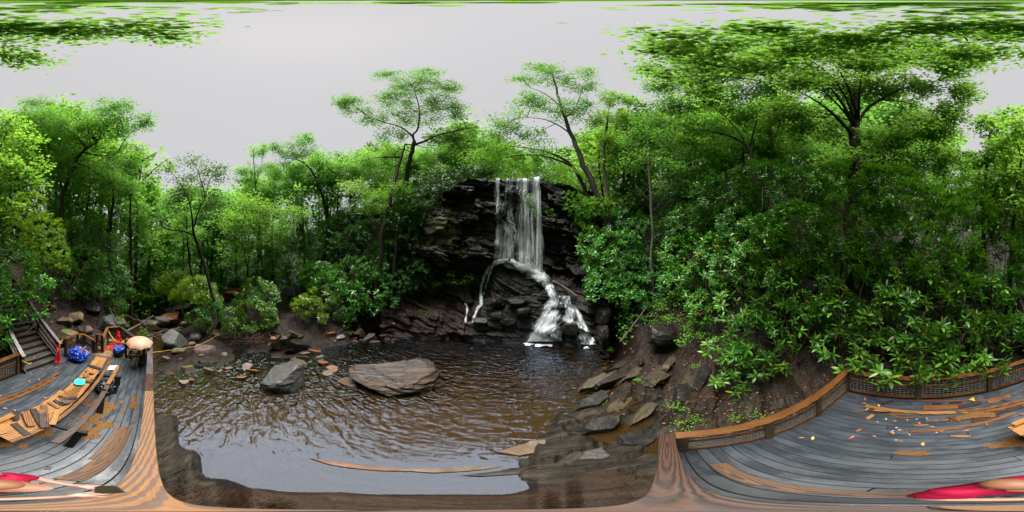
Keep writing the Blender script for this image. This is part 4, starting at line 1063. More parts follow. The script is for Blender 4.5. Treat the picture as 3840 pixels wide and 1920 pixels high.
# ------------------------------------------------------------------ thickets round the pool
TH = [('thicket of dark rhododendron at the right foot of the fall', [(2240, 930, 12.6, 80, 80), (2310, 960, 12, 110, 100), (2290, 1080, 11.4, 100, 75), (2360, 1100, 11, 80, 70), (2260, 1010, 12, 80, 80)], 'leaf_rhodo'),
      ('rhododendron beside the pale crooked trunk right of the fall', [(2420, 900, 12.6, 100, 90), (2400, 1010, 11.6, 90, 80), (2450, 1090, 10.5, 90, 80), (2350, 850, 13.4, 90, 70)], 'leaf_rhodo_far'),
      ('broad rhododendron bank above the round bright bush', [(2580, 950, 11, 120, 100), (2650, 1060, 9.4, 110, 100), (2560, 1060, 9.8, 90, 70), (2700, 960, 9.4, 100, 90), (2650, 1160, 8.2, 80, 70), (2600, 840, 12, 110, 80)], 'leaf_rhodo'),
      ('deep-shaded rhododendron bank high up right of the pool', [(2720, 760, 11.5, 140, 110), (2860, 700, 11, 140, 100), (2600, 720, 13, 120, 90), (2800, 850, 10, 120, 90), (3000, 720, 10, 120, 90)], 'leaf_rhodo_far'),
      ('shrubs clinging below the leaning trees right of the fall', [(2140, 790, 14.2, 80, 70), (2230, 800, 14.4, 90, 60), (2120, 690, 15, 90, 60), (2180, 870, 13.8, 60, 40)], 'leaf_fern'),
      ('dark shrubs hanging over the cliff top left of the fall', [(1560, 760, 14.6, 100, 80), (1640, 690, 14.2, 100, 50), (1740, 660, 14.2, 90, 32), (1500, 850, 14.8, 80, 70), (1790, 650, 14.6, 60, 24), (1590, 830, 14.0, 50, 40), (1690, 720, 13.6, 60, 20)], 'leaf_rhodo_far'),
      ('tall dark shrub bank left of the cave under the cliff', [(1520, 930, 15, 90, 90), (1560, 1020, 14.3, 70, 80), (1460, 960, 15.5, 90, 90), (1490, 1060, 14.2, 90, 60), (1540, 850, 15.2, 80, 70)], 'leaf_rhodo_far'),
      ('bright glossy rhododendron low on the left bank of the pool', [(1380, 1090, 13.6, 90, 70), (1300, 1120, 13.2, 80, 60), (1430, 1020, 14.8, 90, 70), (1240, 1070, 14, 80, 60), (1330, 1030, 15, 100, 70), (1190, 1040, 15.5, 70, 60), (1280, 1170, 12.8, 60, 30), (1440, 1130, 13.2, 60, 40), (1380, 1160, 13, 50, 24)], 'leaf_rhodo'),
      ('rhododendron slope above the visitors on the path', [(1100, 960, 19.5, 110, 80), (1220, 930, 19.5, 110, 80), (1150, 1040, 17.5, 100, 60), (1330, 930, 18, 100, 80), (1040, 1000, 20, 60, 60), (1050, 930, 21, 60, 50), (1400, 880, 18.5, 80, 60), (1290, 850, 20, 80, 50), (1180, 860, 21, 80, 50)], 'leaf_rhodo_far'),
      ('lime green shrub at the water edge right of the visitors', [(1150, 1150, 12.3, 60, 40), (1200, 1120, 13, 60, 50), (1180, 1190, 11.8, 50, 22)], 'leaf_rhodo_lime'),
      ('loose shrub with yellowing leaves on the island bank', [(960, 1180, 11.6, 80, 60), (900, 1225, 11, 70, 35), (1000, 1110, 12.5, 50, 50), (1010, 1210, 11.2, 40, 40), (960, 1080, 13, 50, 40), (870, 1190, 11.8, 50, 36), (930, 1130, 12.2, 60, 40)], 'leaf_rhodo'),
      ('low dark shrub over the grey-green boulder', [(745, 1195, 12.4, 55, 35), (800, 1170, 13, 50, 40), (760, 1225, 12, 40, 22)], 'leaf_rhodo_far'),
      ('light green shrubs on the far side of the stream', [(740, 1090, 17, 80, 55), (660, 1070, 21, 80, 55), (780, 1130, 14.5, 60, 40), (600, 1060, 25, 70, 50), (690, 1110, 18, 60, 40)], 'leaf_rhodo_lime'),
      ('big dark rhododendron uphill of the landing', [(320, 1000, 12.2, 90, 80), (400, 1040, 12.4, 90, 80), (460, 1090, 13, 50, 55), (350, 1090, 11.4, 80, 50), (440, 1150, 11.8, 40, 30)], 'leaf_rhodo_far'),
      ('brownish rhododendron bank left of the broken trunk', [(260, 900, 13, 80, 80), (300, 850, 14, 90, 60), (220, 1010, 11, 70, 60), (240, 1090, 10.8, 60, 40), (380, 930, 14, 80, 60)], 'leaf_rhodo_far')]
for lab, lb, mt in TH:
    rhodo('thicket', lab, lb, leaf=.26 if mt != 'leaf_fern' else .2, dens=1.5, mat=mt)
# round small-leaved bush
def bush(name, label, lobes, leaf, mat, dens=1.0, cat='bush', per=10):
    parts = []; L3 = [lobe_axes(*lb) for lb in lobes]
    c0 = L3[0][0]; base = Vector((c0[0], c0[1], min(c[2] - wz for c, _, wz in L3)))
    root = empty(name, base, label, cat)
    tw = []
    for c, wx, wz in L3:
        p, u = lobe_points(c, wx, wz, max(8, int(30 * wx * wz * dens / leaf ** 2 * .004)), shell=.5, gap=.3)
        parts.append(spray_leaves(p, leaf, per, leaf * 1.6, flat=.5))
        for q in p[::3]: tw.append((c - np.array([0, 0, wz * .9]), q, .006))
    v, f = merge(parts)
    o = obj('foliage', mesh_np('foliage', v, f), M[mat], root); o['kind'] = 'stuff'
    obj('stems', limb_mesh('stems', [], M['twig'], tw), None, root)['kind'] = 'stuff'
    return root
bush('round_bush', 'round bright green small-leaved bush on top of the black boulder', [(2520, 1150, 8.4, 80, 60), (2480, 1180, 8.3, 60, 45), (2570, 1190, 8.2, 50, 45), (2580, 1230, 8.0, 25, 30)], .075, 'leaf_fern', 2.2)
bush('fern_patch', 'bright ferns on the ledge under the overhang left of the fall', [(1690, 1030, 13.0, 40, 28), (1660, 1062, 12.9, 40, 14), (1750, 1045, 12.9, 45, 14), (1720, 1060, 12.8, 40, 10)], .10, 'leaf_fern', 1.8, 'fern')
bush('fern_patch', 'small ferns high on the cliff shelf left of the fall', [(1720, 940, 13.2, 30, 14), (1740, 958, 13.1, 25, 8)], .10, 'leaf_fern', 1.6, 'fern')
bush('fern_patch', 'green weeds on the red leaf litter below the overhang', [(1595, 1165, 12.6, 22, 14), (1480, 1150, 13, 22, 22), (1605, 1178, 12.4, 14, 8)], .09, 'leaf_fern', 1.6, 'fern')
bush('fern_patch', 'leafy sprig in front of the falling water on the right', [(1985, 750, 12.0, 14, 22), (2000, 790, 12.0, 12, 18), (2060, 800, 12.4, 26, 14)], .11, 'leaf_bright', 1.0, 'plant')
bush('fern_patch', 'lime weeds on the edge of the grassy rock by the dark boulder', [(2545, 1285, 7.3, 24, 10), (2580, 1260, 7.4, 26, 12), (2620, 1255, 7.4, 20, 14)], .08, 'leaf_fern', 1.4, 'plant')
bush('weed', 'green weed clump by the fallen branches beyond the umbrella', [(535, 1243, 10.5, 20, 12)], .08, 'leaf_fern', 2.2, 'plant')
bush('weed', 'leafy vine hanging over the rock beside the fallen branch', [(430, 1180, 11, 30, 28), (460, 1205, 10.8, 28, 22)], .10, 'leaf_fern', 1.4, 'plant')
seeds = [(2540, 1525, .28), (2580, 1555, .35), (2600, 1595, .35), (2565, 1600, .25), (2630, 1580, .2), (2850, 1560, .22), (2290, 1310, .1), (2520, 1330, .12), (2610, 1375, .14), (2405, 1250, .16), (2370, 1255, .1), (2395, 1425, .1), (2250, 1500, .1), (2580, 1440, .12), (2750, 1570, .12), (3040, 1335, .16)]
for i, (x, y, r) in enumerate(seeds):
    p = PZ(x, y, -1)
    for _ in range(12): p = PZ(x, y, ground(p.x, p.y) + r * .35)
    d = math.hypot(p.x, p.y); px = r / d / (2 * math.pi / 3840)
    bush('seedling', 'green seedling on the wet rock ' + ['above the deck corner', 'beside the deck corner', 'next to the side rail, the largest', 'just left of the largest seedling', 'just right of the largest seedling', 'beyond the side rail posts', 'at the cascade foot', 'below the lime weeds', 'under the hanging leaves', 'left of the black boulder', 'far left of the black boulder', 'on the middle plates', 'on the flat water-side slab', 'in the central cleft', 'near the middle side-rail post', 'under the back deck corner'][i], [(x, y, d, px, px * .6)], .055, 'leaf_fern', 1.6, 'plant', 8)
# ------------------------------------------------------------------ trees one can tell apart
tree('leaning_tree', 'dark-trunked tree leaning left over the valley at the far left', [(225, 900, 14.5, .26), (236, 735, 14.5, .22), (267, 648, 14.3, .2), (304, 573, 14, .16), (366, 533, 13.8, .1)],
     [[(285, 610, 14.2, .1), (350, 640, 14, .07), (420, 690, 14, .03)], [(310, 570, 14, .09), (380, 585, 13.6, .06), (440, 570, 13.5, .03)]],
     [(330, 510, 13.5, 110, 70), (430, 470, 13.2, 100, 60), (240, 470, 14, 110, 70), (480, 590, 13.5, 80, 60), (330, 660, 14.5, 110, 60), (150, 440, 15, 100, 50), (440, 400, 13, 100, 30), (140, 385, 16, 70, 22), (540, 460, 13, 45, 40), (240, 600, 15, 90, 60), (450, 680, 15, 80, 60)], dens=1.0)
tree('maple_tree', 'yellow-green maple close to the stairs at the left edge', [(3790, 1050, 8.2, .12), (3800, 850, 8, .10), (3815, 700, 8, .08), (3830, 600, 7.8, .05)], [[(3810, 760, 8, .05), (3835, 640, 7.6, .03)]],
     [(40, 470, 7.6, 80, 60), (100, 540, 7.4, 80, 60), (50, 640, 7, 90, 70), (30, 770, 6.8, 80, 60), (120, 690, 7.4, 60, 50), (3800, 500, 8, 70, 50), (3770, 640, 8.2, 70, 70), (3800, 770, 8.2, 60, 70), (150, 620, 7.6, 40, 30)], mat='leaf_bright', leaf=.15, dens=.85, maple=True, per=9)
tree('crooked_tree', 'slender tree with a crooked bare limb, leaning over the stream', [(822, 1190, 12.8, .15), (790, 1080, 13.2, .14), (755, 960, 13.5, .13), (728, 882, 13.6, .12), (722, 835, 13.6, .09), (715, 770, 13.6, .05)],
     [[(728, 884, 13.6, .08), (690, 868, 13.5, .07), (640, 862, 13.4, .055), (605, 846, 13.4, .05), (612, 820, 13.4, .03)], [(728, 850, 13.6, .08), (745, 790, 13.6, .05), (770, 740, 13.6, .03)]],
     [(720, 700, 13.6, 100, 70), (800, 640, 13.6, 60, 36), (660, 750, 13.6, 60, 45), (785, 770, 14, 70, 55), (720, 600, 13.6, 70, 22), (640, 640, 13.6, 36, 30), (820, 700, 14, 50, 50), (600, 840, 13.5, 50, 40)], mat='leaf_cool', dens=.85, per=12)
tree('thin_tree', 'thin straight trunk just behind the crooked tree', [(722, 1070, 20, .14), (710, 980, 20, .13), (700, 860, 20, .1), (702, 780, 20, .06)], [], [(690, 800, 20, 60, 45), (730, 880, 20, 50, 30), (640, 760, 20, 50, 40), (700, 720, 20, 50, 36)], mat='leaf_far')
tree('thin_tree', 'thin dark trunk between the crooked tree and the maple sapling', [(785, 1040, 24, .14), (800, 900, 24, .12), (805, 780, 24, .06)], [], [(810, 760, 24, 60, 45), (780, 850, 24, 50, 40), (840, 830, 24, 45, 40)], mat='leaf_far')
tree('maple_sapling', 'bright maple sapling forking above the orange plastic fence', [(921, 1122, 15.8, .12), (925, 1060, 16, .11), (928, 1010, 16, .09)],
     [[(928, 1012, 16, .06), (914, 930, 16, .04), (890, 830, 16, .02)], [(930, 1008, 16, .06), (985, 965, 16, .045), (1040, 910, 16, .03), (1075, 840, 16, .012)], [(928, 1000, 16, .05), (952, 880, 16, .03), (950, 800, 16, .012)]],
     [(920, 850, 16, 80, 55), (1000, 800, 16.4, 80, 50), (880, 950, 16, 60, 55), (1060, 860, 16, 50, 40), (860, 830, 17, 50, 50), (1010, 900, 16, 60, 40), (940, 760, 16.5, 60, 40), (1110, 800, 16.8, 60, 36)], mat='leaf_bright', dens=.9)
tree('pale_snag', 'pale thin trunk rising above the maple sapling to a sparse top', [(986, 1070, 23, .17), (980, 950, 23, .16), (965, 780, 23, .13), (955, 660, 23, .09), (950, 560, 23, .04)], [[(958, 690, 23, .05), (985, 600, 23, .03), (990, 525, 23, .012)], [(956, 680, 23, .05), (925, 600, 23, .02)]],
     [(955, 640, 23, 60, 36), (960, 570, 23, 40, 30), (920, 690, 23, 50, 36), (990, 560, 23, 20, 30), (900, 640, 23, 30, 30), (970, 720, 23, 50, 30)], mat='leaf_far', bark='bark_pale', dens=.8)
tree('arching_tree', 'dark tree arching to the left over the rhododendron slope', [(1235, 910, 21, .2), (1220, 780, 21, .19), (1180, 660, 21, .15), (1130, 605, 21, .09), (1055, 592, 21, .03)], [[(1190, 680, 21, .08), (1200, 600, 21, .04)], [(1120, 602, 21, .05), (1080, 560, 21, .02)]],
     [(1120, 570, 21, 80, 45), (1060, 640, 21, 70, 45), (1140, 520, 21, 50, 22), (1200, 620, 22, 60, 45), (1040, 560, 21, 40, 30), (1160, 700, 21.5, 70, 40)], dens=.9)
tree('forked_tree', 'pair of dark stems leaning left above the maple sapling', [(1160, 900, 25, .18), (1130, 790, 25, .16), (1085, 690, 25, .1), (1045, 640, 25, .04)], [[(1120, 770, 25, .1), (1100, 650, 25, .05)]], [(1060, 700, 25, 60, 40), (1100, 640, 25, 60, 36), (1020, 640, 25, 40, 30), (1140, 620, 25, 50, 30), (1000, 720, 25, 40, 40)], mat='leaf_far')
tree('spreading_tree', 'big spreading tree with sinuous dark limbs left of the fall', [(1515, 760, 17, .27), (1522, 680, 17, .25), (1535, 600, 17, .23), (1553, 545, 17, .22), (1556, 528, 17, .2)],
     [[(1553, 545, 17, .16), (1590, 530, 16.8, .14), (1640, 508, 16.6, .11), (1720, 488, 16.4, .08), (1800, 476, 16.2, .03)], [(1556, 530, 17, .15), (1548, 505, 17, .12), (1568, 480, 17, .1), (1571, 400, 17, .08), (1545, 320, 17, .03)], [(1550, 515, 17, .14), (1505, 478, 17, .09), (1430, 455, 16.8, .06), (1370, 430, 16.6, .03)], [(1526, 640, 17, .09), (1560, 620, 17, .07), (1615, 610, 17, .05), (1650, 622, 17, .02)], [(1540, 570, 17, .07), (1500, 560, 17.2, .05), (1470, 600, 17.4, .02)]],
     [(1560, 320, 16.6, 120, 40), (1480, 370, 17, 100, 40), (1650, 390, 16.6, 90, 45), (1320, 400, 16.6, 70, 40), (1400, 440, 17, 80, 34), (1560, 440, 17, 110, 40), (1285, 375, 16.6, 46, 26), (1690, 330, 17, 50, 34), (1470, 285, 17, 80, 18), (1470, 510, 17.5, 80, 30), (1600, 275, 17, 70, 16), (1720, 430, 17, 50, 40)], dens=.72)
tree('straight_tree', 'tall straight trunk behind the spreading tree', [(1418, 1060, 13.2, .22), (1432, 900, 13.6, .21), (1455, 780, 14.2, .2), (1480, 680, 15, .17), (1505, 590, 16, .13), (1520, 540, 16.5, .07)], [], [(1480, 600, 19, 90, 50), (1380, 620, 20, 100, 50), (1560, 600, 20, 90, 40), (1660, 590, 20, 90, 45), (1300, 640, 21, 90, 50), (1420, 690, 20, 90, 40)], mat='leaf_far', bark='bark')
tree('layered_maple', 'small layered maple in front of the spreading tree', [(1478, 1040, 13.0, .14), (1486, 920, 13.2, .13), (1492, 800, 13.8, .1), (1490, 730, 14.4, .05)], [[(1490, 790, 15.2, .05), (1420, 750, 15, .03)], [(1490, 800, 15.2, .05), (1570, 770, 15, .03)]],
     [(1420, 745, 15, 100, 28), (1490, 712, 15, 80, 20), (1575, 775, 14.8, 70, 18), (1330, 700, 15, 60, 24), (1450, 790, 15, 80, 20), (1370, 780, 15, 60, 20), (1540, 730, 15, 60, 16)], mat='leaf_bright', dens=1.1, gap=.2)
tree('leaning_tree', 'thick tall tree leaning left over the waterfall', [(2283, 850, 13.4, .3), (2240, 740, 13.6, .28), (2190, 620, 13.8, .25), (2150, 520, 14, .2), (2110, 420, 14, .15), (2085, 330, 14, .1), (2060, 240, 14, .04)],
     [[(2120, 440, 14, .08), (2160, 400, 13.8, .05), (2190, 320, 13.6, .02)], [(2140, 500, 14, .08), (2050, 450, 14, .05), (1950, 440, 14, .02)], [(2100, 400, 14, .07), (2040, 350, 14, .05), (1990, 330, 14, .02)], [(2170, 570, 13.9, .06), (2120, 560, 14, .03)]],
     [(2080, 290, 13.6, 100, 34), (2180, 320, 13.6, 70, 34), (2000, 390, 14, 100, 45), (1900, 460, 14, 90, 40), (2120, 420, 14, 90, 45), (2020, 250, 13.6, 90, 18), (1860, 510, 14.5, 70, 28), (2000, 520, 15, 100, 36), (2200, 270, 13.6, 40, 26), (1960, 300, 13.8, 50, 24), (2190, 400, 13.8, 40, 36)], dens=.68)
tree('arching_tree', 'tree bending in a low arch to the left above the fall', [(2215, 800, 14.6, .22), (2190, 700, 14.6, .2), (2150, 630, 14.6, .16), (2105, 592, 14.6, .12), (2020, 562, 14.6, .08), (1900, 548, 14.4, .03)], [[(2140, 622, 14.6, .11), (2090, 600, 14.5, .09), (2000, 580, 14.3, .06), (1900, 590, 14.2, .04), (1820, 620, 14, .015)]],
     [(1900, 570, 14.5, 110, 34), (1800, 600, 15, 80, 30), (2000, 590, 15, 90, 34), (1960, 640, 15.5, 110, 26), (1850, 640, 15.5, 80, 22), (2060, 650, 15.5, 70, 30)], mat='leaf_bright', dens=.8)
tree('straight_tree', 'upright pale trunk right of the thick leaning tree', [(2282, 850, 14.4, .18), (2275, 720, 14.4, .17), (2262, 600, 14.4, .14), (2275, 480, 14.4, .1), (2285, 400, 14.4, .04)], [[(2265, 560, 14.4, .06), (2230, 500, 14.4, .03)], [(2270, 540, 14.4, .06), (2310, 490, 14.4, .03)]],
     [(2290, 370, 14.5, 60, 34), (2245, 450, 14.5, 70, 40), (2335, 450, 14.5, 60, 45), (2290, 530, 14.5, 70, 36), (2360, 380, 14.8, 40, 30)], mat='leaf_bright', bark='bark_pale', dens=.95)
tree('thin_tree', 'slim tree with a pale crooked foot right of the fall', [(2448, 1075, 10.6, .07), (2440, 980, 10.8, .08), (2447, 860, 11, .09), (2438, 700, 11, .08), (2430, 560, 11, .06), (2430, 470, 11, .03)], [[(2440, 720, 11, .03), (2500, 640, 11, .015)], [(2440, 760, 11, .03), (2380, 690, 11, .015)]],
     [(2430, 460, 11.4, 80, 40), (2490, 530, 11.4, 90, 45), (2400, 610, 12, 80, 45), (2500, 640, 11.6, 80, 40), (2560, 560, 12, 70, 50), (2380, 520, 12, 60, 40)], mat='leaf_tree', bark='bark_pale', dens=.8)
tree('beech_tree', 'wide tree whose long limb sweeps left above the right bank', [(2840, 820, 11.8, .2), (2832, 700, 11.8, .18), (2822, 600, 11.6, .15), (2800, 545, 11.4, .11), (2720, 505, 11, .08), (2600, 485, 10.8, .03)], [[(2818, 590, 11.6, .08), (2760, 480, 11, .05), (2640, 380, 10.6, .02)], [(2810, 560, 11.5, .08), (2850, 420, 11, .04)]],
     [(2600, 290, 10.4, 130, 36), (2700, 370, 10.8, 130, 45), (2540, 400, 11, 110, 45), (2800, 430, 11, 120, 45), (2490, 320, 10.6, 80, 30), (2750, 270, 10, 130, 36), (2640, 480, 11.2, 110, 40), (2900, 340, 10.4, 110, 45), (2560, 220, 10, 80, 22), (2500, 170, 8, 100, 22), (2700, 180, 8.4, 130, 30), (2860, 150, 7, 160, 30), (2960, 210, 8.6, 130, 36), (2430, 260, 9.8, 60, 22), (2640, 230, 9.6, 120, 26)], dens=1.35, gap=.1)
tree('thin_tree', 'dark thin trunk left of the wide right-bank tree', [(2795, 760, 13.6, .14), (2790, 640, 13.6, .13), (2785, 540, 13.4, .08)], [], [(2780, 540, 13.4, 90, 45), (2700, 600, 14, 100, 45), (2640, 560, 14, 80, 45), (2860, 560, 14, 80, 45)], mat='leaf_tree')
tree('straight_tree', 'pale straight trunk between the wide right-bank tree and the great trunk', [(2890, 700, 14.5, .3), (2888, 560, 14.5, .28), (2885, 440, 14.2, .2), (2890, 360, 14, .1)], [[(2900, 540, 14.5, .1), (2930, 450, 14.2, .07), (2960, 380, 14, .03)]], [(2930, 420, 13.6, 90, 45), (2960, 520, 14.4, 80, 45), (2860, 480, 14, 70, 40), (3020, 560, 14, 80, 45), (2920, 600, 15, 80, 40)], bark='bark_pale')
tree('great_tree', 'great thick trunk behind the deck whose canopy spreads overhead', [(3195, 850, 9.4, .42), (3203, 640, 9.4, .36), (3206, 460, 9.2, .32), (3225, 300, 9, .26), (3250, 200, 8.6, .16)],
     [[(3206, 480, 9.2, .14), (3260, 400, 9, .1), (3400, 330, 8.4, .05), (3520, 300, 7.8, .02)], [(3215, 360, 9.1, .16), (3120, 290, 8.4, .1), (2980, 240, 7.6, .04)], [(3240, 230, 8.8, .12), (3400, 155, 6.6, .1), (3560, 130, 4.6, .07), (3680, 150, 4.2, .03)], [(3240, 230, 8.8, .12), (3000, 130, 5.6, .09), (2700, 110, 4, .05), (2500, 120, 3.6, .02)]],
     [(3210, 340, 9, 150, 55), (3040, 300, 8.6, 140, 55), (3390, 330, 8.6, 140, 55), (3560, 250, 7.6, 130, 60), (3450, 500, 9.6, 130, 60), (3300, 540, 9.8, 130, 55), (3060, 480, 10, 130, 60), (2940, 420, 9.4, 110, 55), (3540, 440, 9.2, 90, 70), (3330, 220, 7.6, 160, 45), (3100, 190, 7, 180, 40), (2880, 230, 8, 140, 45), (3520, 600, 9.6, 90, 60), (3170, 600, 9.2, 110, 50), (3620, 350, 8.6, 70, 60), (3400, 620, 10, 100, 50), (3650, 200, 7, 90, 40), (3480, 170, 6.4, 130, 30), (3250, 150, 6.2, 140, 26), (3720, 130, 5.2, 120, 26)],
     mat='leaf_canopy', leaf=.16, dens=1.1, per=12, maple=True, gap=.1,
     lobes3=[((.9, -1.6, 15.2), 1.3, .5), ((2.2, -1.3, 15), 1.3, .5), ((-.6, -2.0, 15), 1.2, .5), ((1.9, .1, 15.2), .9, .4), ((.1, -.45, 15.5), .75, .3), ((-1.3, -1.1, 15.3), .8, .3), ((3.3, -2.2, 14.6), 1.4, .6), ((1.2, -3.2, 14.6), 1.4, .6), ((-.4, -3.4, 14.2), .9, .5), ((3.2, -.4, 15), 1.1, .4), ((-2.1, -1.3, 15.6), .6, .25), ((1.7, 1.1, 14.2), .7, .3), ((2.6, .9, 14), .9, .35), ((2.2, 1.8, 13.4), .7, .3), ((3.4, 1.3, 13.2), .9, .4), ((3.9, .3, 13.6), 1.0, .4), ((4.4, 1.8, 12.4), .9, .4), ((4.6, -1.0, 13.6), 1.1, .5), ((3.2, 2.4, 12.6), .7, .35)])
tree('maple_tree', 'young maple with pale leaves at the right end above the rhododendron', [(3690, 800, 9.4, .12), (3700, 620, 9.4, .1), (3710, 500, 9.2, .05)], [], [(3720, 480, 9.4, 80, 45), (3760, 560, 9, 80, 50), (3680, 600, 9.6, 80, 50), (3790, 430, 10, 60, 30), (3700, 690, 9.6, 80, 50)], mat='leaf_bright', leaf=.15, dens=.9, maple=True)
tree('broken_snag', 'short broken orange-brown trunk uphill of the landing', [(380, 960, 16, .13), (378, 900, 16, .12), (383, 868, 16, .05)], [], [(400, 950, 16.2, 20, 12)], mat='leaf_cool', bark='bark_pale')
tree('straight_tree', 'straight dark conifer trunk with bare twigs left of the stream', [(405, 960, 17, .17), (415, 860, 17, .16), (425, 720, 17, .12), (430, 600, 17, .05)], [[(420, 800, 17, .03), (470, 790, 17, .01)], [(422, 760, 17, .03), (380, 760, 17, .01)], [(418, 830, 17, .03), (455, 850, 17, .01)]], [(430, 620, 17.4, 60, 45), (470, 700, 17.4, 50, 40), (390, 680, 17.6, 50, 40)], mat='leaf_cool')
tree('straight_tree', 'second straight trunk nearer the stream', [(492, 1030, 17.5, .16), (490, 900, 17.5, .15), (488, 760, 17.5, .1), (490, 680, 17.5, .04)], [], [(490, 720, 17.6, 60, 45), (530, 800, 18, 50, 45), (450, 820, 18, 50, 40), (540, 880, 18.5, 50, 45), (500, 960, 19, 60, 36)], mat='leaf_tree')

# ------------------------------------------------------------------ the wood behind
def proto(seed, mat, n=230, leaf=.36, bark='bark', slim=1.0, low=True):
    r = random.Random(seed); np_r = np.random.default_rng(seed)
    a = Acc(); top = 10.0
    path = [Vector((0, 0, -.6)), Vector((r.gauss(0, .15), r.gauss(0, .15), 3)), Vector((r.gauss(0, .35), r.gauss(0, .35), 6.5)), Vector((r.gauss(0, .5), r.gauss(0, .5), 9.3))]
    sp = [Vector(p) for p in smooth_path(path, 4)]
    a.tube(sp, list(np.linspace(.17, .03, len(sp))), 7)
    cen = []
    for k in range(13):
        t = (.14 if low else .3) + (.84 if low else .68) * k / 12
        s = sp[min(len(sp) - 1, int(t * len(sp)))]; q = k * 2.4 + r.uniform(-.4, .4)
        ln = (2.5 * max(0, math.sin(math.pi * (t - .04))) ** .7 + .2) * slim * r.uniform(.75, 1.15)
        e = s + Vector((math.cos(q) * ln, math.sin(q) * ln, ln * .45 + .3))
        a.tube([s, (s + e) / 2 + Vector((0, 0, .1)), e], [.06, .04, .015], 4)
        for _ in range(n // 13):
            w = np_r.random() ** .6
            cen.append(np.array(s + (e - s) * w) + np_r.normal(size=3) * np.array([.62, .62, .36]) * (.5 + .6 * w))
    tm = a.mesh('trunk'); tm.materials.append(M[bark])
    v, f = spray_leaves(np.array(cen), leaf, 12, .36)
    cm = mesh_np('crown', v, f); cm.materials.append(M[mat])
    return tm, cm
PR = [proto(1, 'leaf_far'), proto(2, 'leaf_tree', slim=.8), proto(3, 'leaf_far', slim=1.2), proto(4, 'leaf_bright', slim=.9), proto(5, 'leaf_cool'), proto(6, 'leaf_bright', slim=1.15)]
TOPS = [(0, 440), (120, 400), (260, 380), (400, 400), (520, 480), (570, 640), (620, 700), (700, 690), (800, 690), (880, 700), (940, 640), (1000, 640), (1080, 600), (1180, 570), (1300, 560), (1400, 530), (1560, 500), (1700, 470), (1780, 430), (1850, 470), (1930, 560), (2020, 560), (2120, 520), (2250, 420), (2350, 420), (2450, 430), (2600, 380), (2800, 360), (3000, 330), (3200, 330), (3400, 350), (3550, 420), (3640, 520), (3700, 520), (3840, 440)]
def sector(x):
    for a, b, g in [(0, 560, 'uphill of the landing'), (560, 1020, 'down the stream valley'), (1020, 1760, 'on the slope left of the fall'), (1760, 2120, 'above the lip of the fall'), (2120, 2700, 'on the hillside right of the fall'), (2700, 3841, 'on the hillside behind the deck')]:
        if a <= x < b: return g
rt = random.Random(5)
def wood_row(d0, d1, step, x0, x1, rel, lab, lo):
    x = x0
    while x < x1:
        xx = (x + rt.uniform(-step, step) * .35) % 3840; d = rt.uniform(d0, d1)
        p = P(xx, 960, d); gz = ground(p.x, p.y)
        yt = np.interp(xx, [t[0] for t in TOPS], [t[1] for t in TOPS]) + rt.uniform(0, rel)
        top = H + d * math.tan((.5 - yt / 1920) * math.pi)
        h = min(max(top - gz, lo), 30)
        k = rt.choice([0, 2, 3, 5, 0, 3] if 540 < xx < 1060 else [0, 1, 2, 3, 5, 0, 1, 3, 4]); tm, cm = PR[k]
        g = sector(xx)
        root = empty('wood_tree', (p.x, p.y, gz), lab + ' ' + g, 'tree', lab.split(' ')[0] + ' trees ' + g)
        s = h / 10.6; wsc = s * rt.uniform(.75, 1.0) if s < 1.6 else s * rt.uniform(.6, .8)
        a = rt.uniform(0, 6.28)
        for nm, me in (('trunk', tm), ('crown', cm)):
            o = link(bpy.data.objects.new(nm, me)); o.parent = root
            o.rotation_euler = (rt.gauss(0, .03), rt.gauss(0, .03), a); o.scale = (wsc, wsc, s)
            if nm == 'crown': o['kind'] = 'stuff'
        x += step
wood_row(22, 30, 96, 0, 3840, 90, 'nearer slender leafy tree of the wood', 6)
wood_row(34, 46, 66, 0, 3840, 70, 'farther leafy tree of the dense wood', 8)
wood_row(52, 75, 52, 540, 1150, 60, 'distant pale tree of the wood', 8)
wood_row(15.5, 20, 105, 2350, 3840, 200, 'close leafy tree of the wood', 5)
wood_row(17, 21, 90, 30, 480, 170, 'close leafy tree of the wood', 5)
wood_row(19, 23, 110, 1200, 1800, 220, 'close leafy tree of the wood', 4)
wood_row(17, 20, 90, 1800, 2360, 200, 'close leafy tree of the wood', 3)
wood_row(26, 34, 110, 560, 980, 220, 'lower leafy tree of the wood', 4)
wood_row(20, 27, 84, 600, 930, 480, 'short bushy tree of the wood', 2.5)

# undergrowth that covers the slopes
cen = []
for _ in range(26000):
    b = RND.uniform(0, 360); d = 8.5 + 34 * RND.random() ** 1.5
    p = BD(b, d)
    bb = (b + 180) % 360 - 180
    if -47 < bb < 35 and d < 18: continue
    if 222 < b < 246 or (246 <= b < 300 and d < 21): continue
    if 180 < b < 224 and d < 12.5: continue
    if 34 < bb < 115 and d < 9.5: continue
    if noise.noise(Vector((p.x * .3, p.y * .3, 0))) < -.25: continue
    z = ground(p.x, p.y)
    if z < -1: continue
    cen.append((p.x, p.y, z + RND.uniform(.02, .7)))
cen = np.array(cen)
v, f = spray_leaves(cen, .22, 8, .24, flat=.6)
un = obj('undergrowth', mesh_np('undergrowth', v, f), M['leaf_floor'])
tag(un, 'low green undergrowth covering the wooded slopes', 'undergrowth', kind='stuff')

